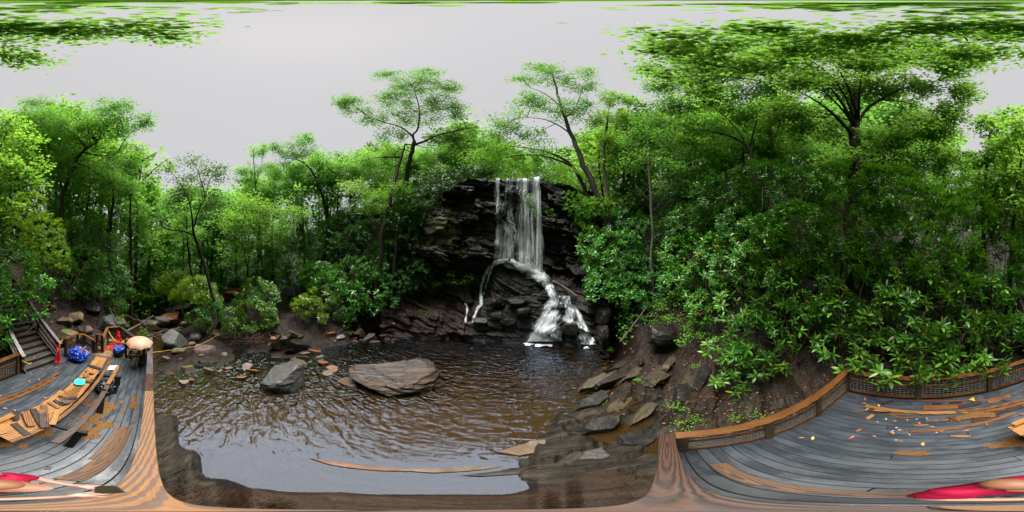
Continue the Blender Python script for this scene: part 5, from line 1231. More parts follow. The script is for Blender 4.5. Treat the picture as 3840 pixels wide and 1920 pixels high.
# fallen leaves lying on the banks
cen = []
for _ in range(9000):
    b = RND.choice((RND.uniform(186, 226), RND.uniform(28, 118), RND.uniform(250, 330))); d = RND.uniform(3.5, 14)
    if b > 240 and d < 9.5: continue
    p = BD(b, d); z = ground(p.x, p.y)
    if z < WZ + .1 or z > 5: continue
    u_, v_ = p.x * UX + p.y * UY, p.x * VX + p.y * VY
    if -8.4 < u_ < 2.0 and -.1 < v_ < 4.1: continue
    cen.append((p.x, p.y, z + .03))
v, f = spray_leaves(np.array(cen), .085, 2, .06, flat=.1)
m_, nt, bs = new_mat('leaf_litter'); g = N(nt, 'NewGeometry')
nt.links.new(ramp(nt, g.outputs['Random Per Island'], [(0, (.02, .007, .004)), (.5, (.05, .015, .008)), (.9, (.10, .03, .012)), (1, (.22, .10, .03))]), bs.inputs['Base Color']); bs.inputs['Roughness'].default_value = .5
tag(obj('leaf_litter', mesh_np('leaf_litter', v, f), m_), 'red-brown fallen leaves scattered over the banks', 'leaves', kind='stuff')
# ================================================================== DECK
deck = empty('viewing_deck', W(-2, 2, -.3), 'blue-grey painted board deck beside the pool', 'deck')
bw, gap_ = .142, .007
v0 = .09; row = 0
while v0 + bw < 4.08:
    a, b = -6.5, 1.96
    j = [-3.2, -.9, -4.6, .35, -2.1, -5.3, -1.5][row % 7] + RND.uniform(-.2, .2)
    for u0, u1 in ((a, j - .003), (j + .003, b)):
        beam('deck_board', W(u0, v0 + bw / 2, -.019), W(u1, v0 + bw / 2, -.019 + RND.uniform(-.001, .001)), bw, .038, M['deck_paint'], deck, bev=.005)
    v0 += bw + gap_; row += 1
for v_ in (.12, 4.04): beam('rim_joist', W(-6.5, v_, -.17), W(1.96, v_, -.17), .04, .24, M['wood_dark'], deck)
for i in range(15):
    u = -6.45 + i * .6; beam('joist', W(u, .15, -.16), W(u, 4.0, -.16), .04, .22, M['wood_dark'], deck)
for u in (-6.2, -4.2, -2.2, -.2, 1.7):
    for v_ in (.3, 2.0, 3.8):
        q = W(u, v_); beam('support_post', (q.x, q.y, ground(q.x, q.y) - .2), (q.x, q.y, -.28), .14, .14, M['wood_dark'], deck)

def wire_panel(p0, p1, z00, z01, z10, z11, par, step=.1):
    """welded wire between p0 (z00..z01) and p1 (z10..z11)"""
    a = Acc(); p0, p1 = Vector(p0), Vector(p1); L = (p1 - p0).length; r = .0032
    def seg(q0, q1):
        t = (q1 - q0).normalized(); s = t.orthogonal().normalized() * r; n = t.cross(s).normalized() * r
        a.box((q0 + q1) / 2, (q1 - q0) / 2, s, n)
    n = max(1, int(L / step))
    for i in range(n + 1):
        t = i / n; b = p0 + (p1 - p0) * t
        seg(Vector((b.x, b.y, z00 + (z10 - z00) * t)), Vector((b.x, b.y, z01 + (z11 - z01) * t)))
    m = max(1, int((z01 - z00) / step))
    for k in range(m + 1):
        s = k / m
        seg(Vector((p0.x, p0.y, z00 + (z01 - z00) * s)), Vector((p1.x, p1.y, z10 + (z11 - z10) * s)))
    return obj('wire_panel', a.mesh('wire_panel', False), M['wire'], par)
def railing(label, pts, caps, posts, rail_mat='wood_rail', post_mat='wood_post', name='railing', cap_w=.18, mid=True, wire=True, zt=1.07, zb=.0, mid_h=.66, virtual=()):
    """pts: two ends (u, v); posts: fractions along; caps: [(t0, t1, material)]"""
    A, B = pts; f = lambda t, z: W(A[0] + (B[0] - A[0]) * t, A[1] + (B[1] - A[1]) * t, z)
    root = empty(name, f(.5, zb), label, 'railing')
    for t in posts: beam('post', f(t, zb - .25), f(t, zt - .036), .13, .13, M[post_mat], root, up=(VX, VY, 0))
    for t0, t1, m in caps: beam('cap_board', f(t0, zt - .019), f(t1, zt - .019), cap_w, .038, M[m], root)
    L = (f(1, 0) - f(0, 0)).length; e = .07 / L
    ps = sorted(list(posts) + list(virtual))
    for a, b in zip(ps[:-1], ps[1:]):
        a2, b2 = a + e, b - e
        beam('top_rail', f(a2, zt - .085), f(b2, zt - .085), .038, .088, M[rail_mat], root)
        if mid: beam('middle_rail', f(a2, zb + mid_h), f(b2, zb + mid_h), .04, .10, M[rail_mat], root)
        beam('bottom_rail', f(a2, zb + .10), f(b2, zb + .10), .04, .11, M[rail_mat], root)
        if wire: wire_panel(f(a2, 0), f(b2, 0), zb + .13, zt - .11, zb + .13, zt - .11, root)
    return root
railing('front railing beside the water, with a wide cap board of changing colour', ((-6.85, .045), (1.9, .045)), [(1.005, .782, 'wood_cap_dark'), (.7815, .391, 'wood_cap_light'), (.3905, .30, 'wood_cap_dark'), (.2995, 0.0, 'wood_cap_grey')], [.008, .2, .4, .6, .8, .99], rail_mat='wood_dark', post_mat='wood_dark')
railing('side railing at the right end of the deck, orange-brown with wire panels', ((1.9, .14), (1.9, 4.09)), [(0, 1.0, 'wood_rail')], [.02, .325, .63, .978])
railing('back railing under the rhododendron, with wire panels', ((1.81, 4.0), (-3.98, 4.0)), [(0.0, .55, 'wood_rail'), (.5505, 1.0, 'wood_rail')], [.313, .629, .955, .995], virtual=[-.012])

# ------------------------------------------------------------------ stairs up from the back left corner
sa = Vector((.966, .26)); sn = Vector((-.26, .966)); S0 = Vector((-4.65, 3.68))
def ST(a, n, z): return W(S0.x + sa.x * a + sn.x * n, S0.y + sa.y * a + sn.y * n, z)
stair = empty('staircase', ST(0, 0, 0), 'wooden stairs with dark red risers and grey treads climbing from the deck', 'stairs')
RUN, RISE, HW, NS = .275, .175, .72, 15
for i in range(NS):
    n0 = i * RUN
    beam('riser', ST(-HW, n0 + .02, i * RISE + RISE / 2 - .012), ST(HW, n0 + .02, i * RISE + RISE / 2 - .012), .036, RISE - .02, M['wood_red'], stair)
    for k in (0, 1):
        beam('tread', ST(-HW, n0 + .075 + k * .139, (i + 1) * RISE - .016), ST(HW, n0 + .075 + k * .139, (i + 1) * RISE - .016), .134, .032, M['tread_paint'], stair)
L_ = NS * RUN; Z_ = NS * RISE
for s in (-1, 1):
    beam('stringer', ST(s * (HW + .03), -.05, -.02), ST(s * (HW + .03), L_, Z_ - .02), .045, .32, M['wood_dark'], stair)
    o = HW + .11
    for t in (.0, .34, .68, 1.0):
        beam('post', ST(s * o, .05 + t * (L_ - .1), t * Z_ - .3), ST(s * o, .05 + t * (L_ - .1), t * Z_ + 1.02), .1, .1, M['wood_dark'], stair, up=(VX, VY, 0))
    beam('hand_rail', ST(s * o, -.12, .98), ST(s * o, L_, Z_ + 1.05), .15, .04, M['wood_stair_cap'], stair)
    for dz in (.86, .55, .24):
        beam('side_rail', ST(s * o, .0, dz + .02), ST(s * o, L_, Z_ + dz), .035, .085, M['wood_old' if dz < .8 else 'wood_dark'], stair)

# ------------------------------------------------------------------ landing beyond the left end
ld = empty('landing', W(-7.4, 1.8, -.2), 'tan plywood landing at the left end of the deck', 'landing')
for (u0, u1, v0_, v1_) in [(-6.52, -7.38, 1.0, 1.82), (-6.52, -7.38, 1.826, 2.62), (-7.386, -8.35, 1.0, 1.6), (-7.386, -8.35, 1.606, 2.3)]:
    beam('plywood_sheet', W(u0, (v0_ + v1_) / 2, -.012), W(u1, (v0_ + v1_) / 2, -.012), v1_ - v0_, .02, M['plywood'], ld)
for v_ in (1.02, 1.8, 2.55): beam('joist', W(-6.5, v_, -.12), W(-8.35, v_, -.12), .04, .18, M['wood_dark'], ld)
for u, v_ in ((-8.3, 1.05), (-8.3, 2.28), (-7.3, 2.58)):
    q = W(u, v_); beam('support_post', (q.x, q.y, ground(q.x, q.y) - .2), (q.x, q.y, -.2), .12, .12, M['wood_dark'], ld)
def rail_run(label, pts, post_m='wood_post', rail_m='wood_rail', wire=True, cap_w=.14):
    """railing through points (u, v, height of cap)"""
    root = empty('railing', W(pts[0][0], pts[0][1], 0), label, 'railing')
    for (u, v_, z) in pts: beam('post', W(u, v_, min(-.25, z - 1.3)), W(u, v_, z - .04), .1, .1, M[post_m], root, up=(VX, VY, 0))
    for (a, b) in zip(pts[:-1], pts[1:]):
        A, B = W(*a), W(*b); dv = (B - A).normalized() * .05
        beam('cap_board', A - Vector((0, 0, .019)), B - Vector((0, 0, .019)), cap_w, .038, M[rail_m], root)
        for dz in (.42, .95):
            beam('side_rail', A + dv - Vector((0, 0, dz)), B - dv - Vector((0, 0, dz)), .038, .09, M[rail_m], root)
        if wire: wire_panel((A.x, A.y, 0), (B.x, B.y, 0), a[2] - .95, a[2] - .06, b[2] - .95, b[2] - .06, root)
    return root
rail_run('short railing between the stairs and the landing, behind the large blue tarpaulin', [(-5.86, 3.40, 1.07), (-6.5, 3.16, 1.07), (-6.56, 2.86, 1.07), (-6.66, 2.42, .78)])
rail_run('small stepped railing at the mouth of the side steps', [(-6.8, 2.56, .82), (-6.84, 2.38, 1.05), (-6.84, 2.13, 1.05)], wire=False)
rail_run('railing with yellow cord along the left of the landing', [(-6.84, 2.1, .88), (-7.66, 2.11, 1.09), (-7.9, 1.58, 1.09)])
rail_run('dark railing sloping down behind the umbrella', [(-7.9, 1.5, 1.08), (-7.3, .9, .95), (-6.95, .5, .86)], post_m='wood_dark', rail_m='wood_dark', wire=False)
rail_run('stub railing with an orange cap between the landing and the umbrella', [(-6.6, 1.04, 1.07), (-6.62, .3, 1.07)], post_m='wood_dark')
sl = empty('slat_screen', W(-6.2, 3.33, 0), 'pale upright boards behind the wire left of the landing', 'screen')
for i in range(7): beam('slat', W(-5.93 - i * .062, 3.40 - i * .023 + .06, .0), W(-5.93 - i * .062, 3.40 - i * .023 + .06, .86 + .03 * (i % 2)), .055, .018, M['plywood'], sl, up=(VX, VY, 0))
br = beam('brace', W(-6.7, 2.3, .02), W(-6.84, 2.36, .75), .07, .04, M['wood_brown']); tag(br, 'diagonal wooden brace propped on the landing by the side steps', 'brace')
st2 = empty('side_steps', W(-7.0, 2.5, -.5), 'narrow wooden steps going down beside the landing', 'stairs')
for i in range(4):
    beam('tread', W(-6.9, 2.42 + i * .2, -.1 - i * .16), W(-7.4, 2.42 + i * .2, -.1 - i * .16), .2, .035, M['wood_brown'], st2)

# ================================================================== LUMBER AND TOOLS ON THE DECK
def sawhorse(label, u, va, vb, dark=True):
    root = empty('sawhorse', W(u, (va + vb) / 2, 0), label, 'sawhorse'); m = M['wood_black' if dark else 'wood_dark']
    beam('beam', W(u, va, .655), W(u, vb, .655), .09, .09, m, root)
    for v_ in (va + .1, vb - .1):
        for s in (-1, 1): beam('leg', W(u + s * .25, v_ + (.05 if v_ < 1.4 else -.05), .0), W(u + s * .03, v_, .64), .13, .035, m, root, up=(UX, UY, 0))
        beam('leg_brace', W(u - .17, v_ + .03, .25), W(u + .17, v_ + .03, .25), .03, .08, m, root)
    return root
sawhorse('black sawhorse under the far end of the long boards', -4.42, .82, 1.95)
sawhorse('black sawhorse under the near end of the long boards', -2.02, .84, 1.95)
def plank(label, p0, p1, w, h, mat, name='plank', roll=0, group=None, cat='plank'):
    o = beam(name, p0, p1, w, h, M[mat], None, roll=roll); return tag(o, label, cat, group)
plank('wide pine board on the sawhorses, far left of the stack', W(-5.42, 1.80, .722), W(-3.2, 1.83, .722), .2, .038, 'wood_pine')
plank('wide pine board on the sawhorses, far right half of the stack', W(-5.42, 1.605, .722), W(-1.22, 1.56, .722), .19, .038, 'wood_pine')
plank('wide orange board at the near left end of the sawhorses', W(-3.19, 1.83, .722), W(-1.2, 1.84, .722), .34, .038, 'wood_pine')
plank('long narrow board along the right edge of the stacked boards', W(-5.3, 1.33, .725), W(-1.21, 1.44, .725), .085, .045, 'wood_brown')
plank('short board on top at the far right of the stack', W(-5.35, 1.36, .765), W(-4.9, 1.36, .765), .07, .03, 'wood_brown')
plank('grey-brown long board lying alone across both sawhorses', W(-3.95, 1.06, .722), W(-1.53, 1.03, .722), .115, .042, 'wood_old')
plank('pine board overlapping the far end of the lone grey-brown board', W(-4.9, 1.02, .765), W(-3.88, 1.06, .765), .11, .042, 'wood_pine')
plank('dark board leaning against the lone grey-brown board', W(-3.62, 1.10, .78), W(-3.15, 1.04, .02), .14, .035, 'wood_dark', roll=.2)
plank('dark brown plank lying on the deck under the boards', W(-3.9, 1.45, .02), W(-3.35, 1.5, .02), .15, .036, 'wood_old')
plank('small dark stick beside the sawdust under the sawhorse', W(-4.05, 1.05, .015), W(-3.85, 1.0, .015), .05, .025, 'wood_dark')
plank('dark board laid crosswise on the far pine boards', W(-4.72, 1.93, .765), W(-4.62, 1.5, .765), .12, .04, 'wood_dark')
plank('wide weathered pine plank on the deck beside the front railing', W(-2.72, .42, .02), W(-.82, .47, .02), .2, .038, 'wood_cap_light')
plank('thin dark plank half hidden under the wide weathered plank', W(-2.70, .56, .012), W(-1.5, .57, .012), .09, .022, 'wood_brown')
plank('wide wet brown plank on the deck near the corner post', W(1.38, .48, .02), W(-.06, .50, .02), .16, .038, 'wood_brown')
plank('short scrap of wood between the deck boards beside the wide weathered plank', W(-1.12, .80, .008), W(-1.02, .76, .008), .05, .016, 'wood_old')
# the row of long planks lying along the back
plank('long striped plank at the back, from the corner to the middle of the deck', W(1.18, 3.43, .045), W(-1.0, 3.23, .045), .12, .038, 'wood_pine')
plank('long plank at the back continuing towards the stairs, upper of two', W(-.75, 3.27, .06), W(-4.57, 2.93, .06), .1, .038, 'wood_brown')
plank('long plank at the back towards the stairs, lower of two', W(-.9, 3.15, .02), W(-4.3, 2.86, .02), .11, .038, 'wood_rail')
plank('dark brown plank under the sawdust at the back', W(-1.0, 2.99, .02), W(-2.14, 2.92, .02), .13, .036, 'wood_dark')
plank('long narrow brown plank lying nearest the middle of the deck', W(.15, 2.56, .02), W(-1.85, 2.77, .02), .09, .038, 'wood_brown')
plank('broad reddish board against the squeegee at the back', W(-.08, 3.56, .02), W(-1.05, 3.5, .02), .2, .034, 'wood_rail')
plank('dark crusted board overlapping the broad reddish board', W(-.85, 3.47, .055), W(-1.4, 3.52, .055), .14, .03, 'wood_dark')
plank('short brown board near the back railing, left of the squeegee', W(-1.55, 3.50, .02), W(-2.2, 3.5, .02), .2, .036, 'wood_brown')
plank('grey square offcut on top of the short brown board', W(-1.92, 3.42, .05), W(-2.08, 3.36, .05), .14, .02, 'wood_cap_grey')
plank('small brown block at the left end of the short brown board', W(-2.25, 3.5, .02), W(-2.38, 3.5, .02), .08, .036, 'wood_brown')
plank('dusty brown board in the sawdust heap', W(-.55, 2.98, .03), W(-1.35, 3.05, .03), .16, .036, 'wood_brown')
plank('rusty broad board at the lower edge of the sawdust heap', W(-.95, 2.78, .016), W(-1.5, 2.84, .016), .2, .03, 'wood_red')
plank('crossed brown block in the sawdust heap', W(-.58, 3.06, .08), W(-.66, 2.92, .08), .06, .05, 'wood_brown')
plank('light stick pointing out of the sawdust heap', W(-.25, 2.98, .03), W(-.55, 3.0, .03), .04, .025, 'wood_pine')
plank('grey flat offcut left of the sawdust heap', W(-.12, 3.02, .01), W(-.35, 3.0, .01), .12, .016, 'wood_cap_grey')
plank('small dark block below the back railing', W(-.3, 3.72, .02), W(-.52, 3.7, .02), .06, .04, 'wood_dark')
plank('dark flat offcut below the squeegee handle', W(-.68, 3.68, .015), W(-.98, 3.66, .015), .12, .024, 'wood_dark')
for i, (u, v_, l, a, m) in enumerate([(1.35, 3.12, .28, .5, 'wood_brown'), (1.05, 3.25, .45, .05, 'wood_dark'), (.95, 3.32, .3, -.1, 'wood_pine'), (.7, 3.18, .4, .1, 'wood_brown'), (.55, 3.22, .25, .05, 'wood_pine'), (.98, 2.92, .22, 1.2, 'wood_pine'), (.1, 2.82, .26, .0, 'wood_pine'), (-.45, 2.36, .3, -.25, 'wood_pine'), (.85, 3.62, .3, .8, 'wood_dark'), (.45, 3.1, .35, .1, 'wood_rail')]):
    plank(['short block nearest the deck corner', 'thin dark strip under the striped plank end', 'pale short strip beside the striped plank end', 'brown strip below the striped plank', 'small pale offcut on the brown strip', 'short pale stick standing off by itself near the corner', 'lone pale stick in the middle of the deck', 'lone pale stick closest to the sawdust spot', 'dark chip of wood above the striped plank', 'reddish strip below the striped plank'][i] + ' on the deck', W(u, v_, .016), W(u - l * math.cos(a), v_ + l * math.sin(a), .016), .045 + .02 * (i % 3), .024, m, name='wood_offcut', cat='offcut')
# scraps heaped on the boards
def scraps(n, uc, vc, su, sv, lmin, lmax, mats, where, seed):
    r = random.Random(seed)
    for i in range(n):
        u, v_ = uc + r.uniform(-su, su), vc + r.uniform(-sv, sv); l = r.uniform(lmin, lmax); a = r.uniform(-.9, .9) + (1.2 if r.random() < .4 else 0)
        z = .762 + .03 * (i * 3 // n) + r.uniform(0, .012); dz = r.uniform(-.03, .04)
        o = beam('wood_offcut', W(u - l / 2 * math.cos(a), v_ - l / 2 * math.sin(a), z - dz * .3), W(u + l / 2 * math.cos(a), v_ + l / 2 * math.sin(a), z + dz), r.uniform(.05, .11), r.uniform(.02, .036), M[r.choice(mats)], None, roll=r.uniform(-.12, .12))
        tag(o, 'sawn wood offcut in the heap ' + where, 'offcut', 'offcuts ' + where)
scraps(16, -4.1, 1.68, .3, .16, .12, .28, ['wood_pine', 'wood_pine', 'wood_brown'], 'beyond the teal lid on the boards', 3)
scraps(14, -2.75, 1.66, .22, .14, .12, .3, ['wood_old', 'wood_brown', 'wood_pine', 'wood_dark'], 'in the middle of the near boards', 4)
for i, (u0, v0_, u1, v1_, w, m, lab) in enumerate([(-2.45, 1.9, -1.95, 1.48, .13, 'wood_brown', 'long striped offcut on top of the near heap'), (-2.2, 1.95, -1.85, 1.45, .12, 'wood_dark', 'dark offcut crossing under the striped one in the near heap'), (-2.0, 1.98, -1.72, 1.55, .12, 'wood_brown', 'brown wet offcut in the near heap'), (-1.78, 2.02, -1.28, 1.98, .12, 'wood_pine', 'yellow streaked board end sticking out of the near heap'), (-1.62, 1.82, -1.5, 1.42, .11, 'wood_dark', 'dark offcut hanging over the edge of the near boards'), (-2.4, 1.55, -1.95, 1.36, .1, 'wood_pine', 'yellow offcut sticking out to the right of the near heap'), (-2.15, 1.7, -1.8, 1.38, .12, 'wood_old', 'grey-brown offcut lying flat in the near heap'), (-1.9, 2.08, -1.7, 1.85, .1, 'wood_dark', 'short dark offcut at the left of the near heap'), (-2.3, 1.8, -2.05, 1.66, .1, 'wood_brown', 'short brown offcut at the far side of the near heap')]):
    z = .765 + .026 * (i % 4)
    o = beam('wood_offcut', W(u0, v0_, z + .01), W(u1, v1_, z - .004), w, .032, M[m], None, roll=RND.uniform(-.1, .1)); tag(o, lab, 'offcut')
# teal lidded box
def rounded_box(name, l, w, h, rad, mat):
    bm = bmesh.new(); bmesh.ops.create_cube(bm, size=1); bmesh.ops.scale(bm, vec=(l, w, h), verts=bm.verts)
    ed = [e for e in bm.edges if abs((e.verts[0].co - e.verts[1].co).normalized().z) > .9]
    bmesh.ops.bevel(bm, geom=ed, offset=rad, segments=4, affect='EDGES')
    bmesh.ops.bevel(bm, geom=[e for e in bm.edges if e.is_manifold and len(e.link_faces) == 2 and e.calc_face_angle(0) > 1], offset=min(.006, h * .3), segments=2, affect='EDGES')
    me = bpy.data.meshes.new(name); bm.to_mesh(me); bm.free(); me.materials.append(mat); return me
M['teal'] = plain_mat('teal_plastic', (.03, .50, .44), .35, var=.1)
M['clear_plastic'] = plain_mat('pale_plastic', (.45, .48, .5), .2, var=.1)
tb = empty('lidded_tub', W(-3.7, 1.74, .742), 'turquoise-lidded plastic tub on the boards', 'tub')
def place(me, name, p, rz, par=None, rx=0, ry=0):
    o = link(bpy.data.objects.new(name, me)); o.location = p; o.rotation_euler = (rx, ry, rz)
    if par: adopt(o, par)
    return o
ANG = math.atan2(UY, UX)
place(rounded_box('tub', .26, .22, .07, .03, M['clear_plastic']), 'tub_body', W(-3.7, 1.74, .777), ANG + .35, tb)
place(rounded_box('lid', .31, .27, .022, .045, M['teal']), 'lid', W(-3.7, 1.74, .823), ANG + .35, tb)
place(rounded_box('lid_panel', .25, .21, .008, .035, M['teal']), 'lid_panel', W(-3.7, 1.74, .836), ANG + .35, tb)
ha = Acc(); ha.tube([W(-3.55, 1.82, .80), W(-3.5, 1.90, .775), W(-3.62, 1.95, .77), W(-3.76, 1.9, .79)], .004, 6); obj('handle', ha.mesh('handle'), M['wire'], tb)
M['bag_white'] = plain_mat('crumpled_white_bag', (.55, .56, .58), .35, var=.2, bumpd=.02)
M['paper'] = plain_mat('paper', (.62, .66, .70), .6, var=.05)
pz = empty('paper_sheet', W(-5.75, 1.42, .02), 'white printed paper sheet on the deck under the long boards', 'paper')
place(rounded_box('sheet', .30, .42, .004, .004, M['paper']), 'sheet', W(-5.7, 1.4, .006), ANG + .3, pz)
M['ink'] = plain_mat('grey_print', (.2, .25, .3), .6)
for i in range(7): beam('text_line', W(-5.6 - i * .035, 1.3 + .012 * i, .0095), W(-5.62 - i * .035, 1.5 - .03 * (i % 2) + .012 * i, .0095), .008, .001, M['ink'], pz, bev=0)
# tarpaulins and bags
def crumple(name, c, size, seed, mat, sub_=4, amp=.28, creases=True):
    bm = bmesh.new(); bmesh.ops.create_icosphere(bm, subdivisions=sub_, radius=1)
    for v in bm.verts:
        p = v.co.copy(); q = p * 1.5 + Vector((seed, 0, 0))
        k = 1 + amp * noise.noise(q) + amp * .55 * (abs(noise.noise(q * 2.6)) - .25) * 2 + amp * .22 * noise.noise(q * 7)
        v.co = Vector((p.x * k * size[0], p.y * k * size[1], max(p.z * k * size[2], -size[2] * .72)))
    me = bpy.data.meshes.new(name); bm.to_mesh(me); bm.free(); me.materials.append(mat)
    o = link(bpy.data.objects.new(name, me)); o.location = Vector(c) + Vector((0, 0, size[2] * .72 + .004)); return o
M['tarp'] = plain_mat('blue_tarpaulin', (.008, .03, .24), .28, .4, var=.5, nscale=4, bumpd=.05)
M['black_bag'] = plain_mat('black_plastic_bag', (.006, .006, .007), .22, .6, var=.3, nscale=6, bumpd=.05)
o = crumple('tarpaulin', W(-5.92, 2.86, 0), (.40, .42, .36), 3, M['tarp'], 5, .26); tag(o, 'large crumpled blue tarpaulin heaped at the foot of the stairs', 'tarpaulin')
plank('pine offcut lying on the large blue tarpaulin', W(-5.72, 2.68, .50), W(-6.05, 2.58, .72), .09, .035, 'wood_pine', name='wood_offcut', cat='offcut')
plank('thin stick poking out of the back of the large blue tarpaulin', W(-6.0, 3.0, .5), W(-6.15, 2.95, .74), .03, .02, 'wood_old', name='wood_offcut', cat='offcut')
cd_ = Acc(); cd_.tube(smooth_path([W(-5.7, 3.1, .01), W(-5.45, 3.15, .01), W(-5.3, 2.98, .01), W(-5.42, 2.78, .01)], 5), .008, 5); o = obj('cord', cd_.mesh('cord'), M['black_bag']); tag(o, 'thin black cord curling out from under the large tarpaulin', 'cord')
tb2 = empty('covered_bag', W(-6.75, 1.36, 0), 'small blue tarpaulin draped over a black bag on the landing', 'tarpaulin')
q = crumple('bag', W(-6.75, 1.36, 0), (.26, .24, .27), 8, M['black_bag'], 4, .18); adopt(q, tb2)
q = crumple('cover', W(-6.74, 1.36, .25), (.25, .23, .18), 9, M['tarp'], 5, .22); adopt(q, tb2)
o = crumple('trash_bag', W(-4.25, 1.2, 0), (.3, .26, .28), 12, M['black_bag'], 5, .3); tag(o, 'shiny black rubbish bag under the far sawhorse', 'bag')
# orange safety netting
M['net'] = plain_mat('red_plastic_net', (.62, .022, .03), .4, var=.3)
M['net_orange'] = plain_mat('faded_orange_net', (.42, .085, .05), .5, var=.35, nscale=2)
def net(name, pts_fn, nu, nv, mat, r=.006):
    a = Acc(); g = [[Vector(pts_fn(i / nu, j / nv)) for j in range(nv + 1)] for i in range(nu + 1)]
    def seg(p, q):
        t = (q - p)
        if t.length < 1e-4: return
        t.normalize(); s = t.orthogonal().normalized() * r; n = t.cross(s).normalized() * r
        a.add([p + s, p + n, p - s, q + s, q + n, q - s], [(0, 1, 4, 3), (1, 2, 5, 4), (2, 0, 3, 5)])
    for i in range(nu + 1):
        for j in range(nv + 1):
            if i < nu: seg(g[i][j], g[i + 1][j])
            if j < nv: seg(g[i][j], g[i][j + 1])
    return obj(name, a.mesh(name, False), mat)
def net_stairs(s, t):                     # gathered at the knot, bunched and hanging against the stair post
    w = .04 + .26 * min(1, t * 1.4) ; k = math.sin(s * 14 + t * 3) * .07 * (t + .2)
    p = ST(-HW + .06 + (s - .35) * w * 1.2, -.12 - k - .05 * t, 1.0 - .98 * t + .05 * math.sin(s * 9))
    return p + Vector((noise.noise(p * 6), noise.noise(p * 6 + Vector((5, 0, 0))), noise.noise(p * 6 + Vector((0, 9, 0))))) * .09
o = net('safety_net', net_stairs, 22, 26, M['net'], .006); tag(o, 'bright red safety net bunched up and hanging at the right foot of the stairs', 'safety net')
def net_land(s, t):
    w = .08 + .95 * t; p = W(-7.75 + .75 * t + .1 * math.sin(s * 7), 1.55 + (s - .5) * w + .22 * t * .5, max(.03, .85 * (1 - t) ** 1.6))
    return p + Vector((noise.noise(p * 7), noise.noise(p * 7 + Vector((5, 0, 0))), abs(noise.noise(p * 7 + Vector((0, 9, 0)))))) * .06
o = net('safety_net', net_land, 24, 26, M['net'], .007); tag(o, 'bright red safety net spread in a heap on the landing', 'safety net')
def net_far(s, t):
    x = 792 + (925 - 792) * s; y = np.interp(s, [0, .35, .7, 1], [1100, 1092, 1082, 1077]) + t * (1120 - 1096) * (1.1 - .2 * s)
    p = P(x, y, 22.5 - 1.0 * s); return p + Vector((0, 0, .06 * math.sin(s * 25))) + Vector((math.sin(s * 30 + t * 4), 0, 0)) * .08
ff = empty('plastic_fence', P(860, 1112, 22), 'sagging faded orange plastic fence across the stream', 'fence')
q = net('mesh_sheet', net_far, 70, 14, M['net_orange'], .018); adopt(q, ff)
a = Acc()
g = [[Vector(net_far(i / 40, j / 5)) + Vector((0, .03, 0)) for j in range(6)] for i in range(41)]
a.add([p for r_ in g for p in r_], [(i * 6 + j, i * 6 + j + 1, (i + 1) * 6 + j + 1, (i + 1) * 6 + j) for i in range(40) for j in range(5)]); 
obj('backing_sheet', a.mesh('backing_sheet'), M['net_orange'], ff)
for s in (.0, .33, .66, 1.0):
    t_ = Vector(net_far(s, 0)); a = Acc(); a.tube([t_ + Vector((0, 0, -1.3)), t_ + Vector((0, 0, .15))], .03, 6); obj('stake', a.mesh('stake'), M['wood_dark'], ff)
# yellow cord
M['rope'] = plain_mat('yellow_rope', (.62, .40, .03), .5, var=.25, nscale=40)
def rope(label, pts, r=.009, name='rope'):
    a = Acc(); a.tube(smooth_path(pts, 6), r, 6); o = obj(name, a.mesh(name), M['rope']); return tag(o, label, 'rope')
rope('long yellow rope stretched from the deck over the rocks to the shrubs', [P(566, 1322, 6.9), P(645, 1312, 8), P(720, 1300, 9.2), P(770, 1283, 10.2), P(822, 1252, 11)], .008)
rope('yellow rope sagging across the landing to the umbrella railing', [W(-7.66, 2.11, .95), W(-7.4, 1.85, .72), W(-7.1, 1.55, .6), W(-6.65, 1.1, .85)], .012)
rope('yellow rope knotted round the right stair post', [ST(-HW - .2, -.1, 1.15), ST(-HW - .05, -.08, 1.0), ST(-HW - .12, -.03, .85), ST(-HW - .02, -.12, .9), ST(-HW - .1, -.06, 1.02), ST(-HW - .06, -.1, .5)], .013)
rope('yellow rope end tied under the left stair rail', [ST(HW + .16, -.05, .78), ST(HW + .05, -.12, .66), ST(HW - .08, -.2, .6), ST(HW - .12, -.18, .64)], .011)
rope('short yellow rope knot on the landing railing', [W(-7.1, 2.06, .6), W(-7.05, 2.0, .66), W(-7.0, 2.04, .58)], .011)
rope('yellow rope end on the landing floor', [W(-7.0, 2.02, .03), W(-6.92, 1.95, .02), W(-6.9, 1.88, .03)], .011)
rope('yellow rope strung under the umbrella', [W(-6.6, .95, .55), W(-6.5, .6, .5), W(-6.75, .1, .6)], .010)
po = beam('stake', ST(-HW + .02, -.2, 0), ST(-HW + .04, -.14, .95), .03, .03, M['wood_brown']); tag(po, 'thin wooden stake holding the red net at the stairs', 'stake')

# umbrella over a tripod
M['canopy'] = plain_mat('tan_umbrella_fabric', (.34, .185, .125), .6, var=.06, nscale=3)
M['black'] = plain_mat('matt_black', (.010, .010, .011), .45)
UB = W(-6.0, .44, 0); ut = 1.49; ur = .52
um = empty('umbrella', UB + Vector((0, 0, .75)), 'tan umbrella opened over the camera tripod by the front railing', 'umbrella')
for k in range(8):
    a = Acc(); n = 7; vs_ = []
    for i in range(n + 1):
        for j in range(7):
            q = (k + j / 6) * math.pi / 4; t = i / n
            sag = 1 - .10 * math.sin(math.pi * j / 6) * t ** 1.5
            r_ = ur * math.sin(t * 1.25) / math.sin(1.25) * sag
            vs_.append(UB + Vector((math.cos(q) * r_, math.sin(q) * r_, ut - .27 * (1 - math.cos(t * 1.45)) / (1 - math.cos(1.45)) + .015 * math.sin(math.pi * j / 6) * t)))
    a.add(vs_, [(i * 7 + j, i * 7 + j + 1, (i + 1) * 7 + j + 1, (i + 1) * 7 + j) for i in range(n) for j in range(6)])
    obj('panel', a.mesh('panel'), M['canopy'], um)
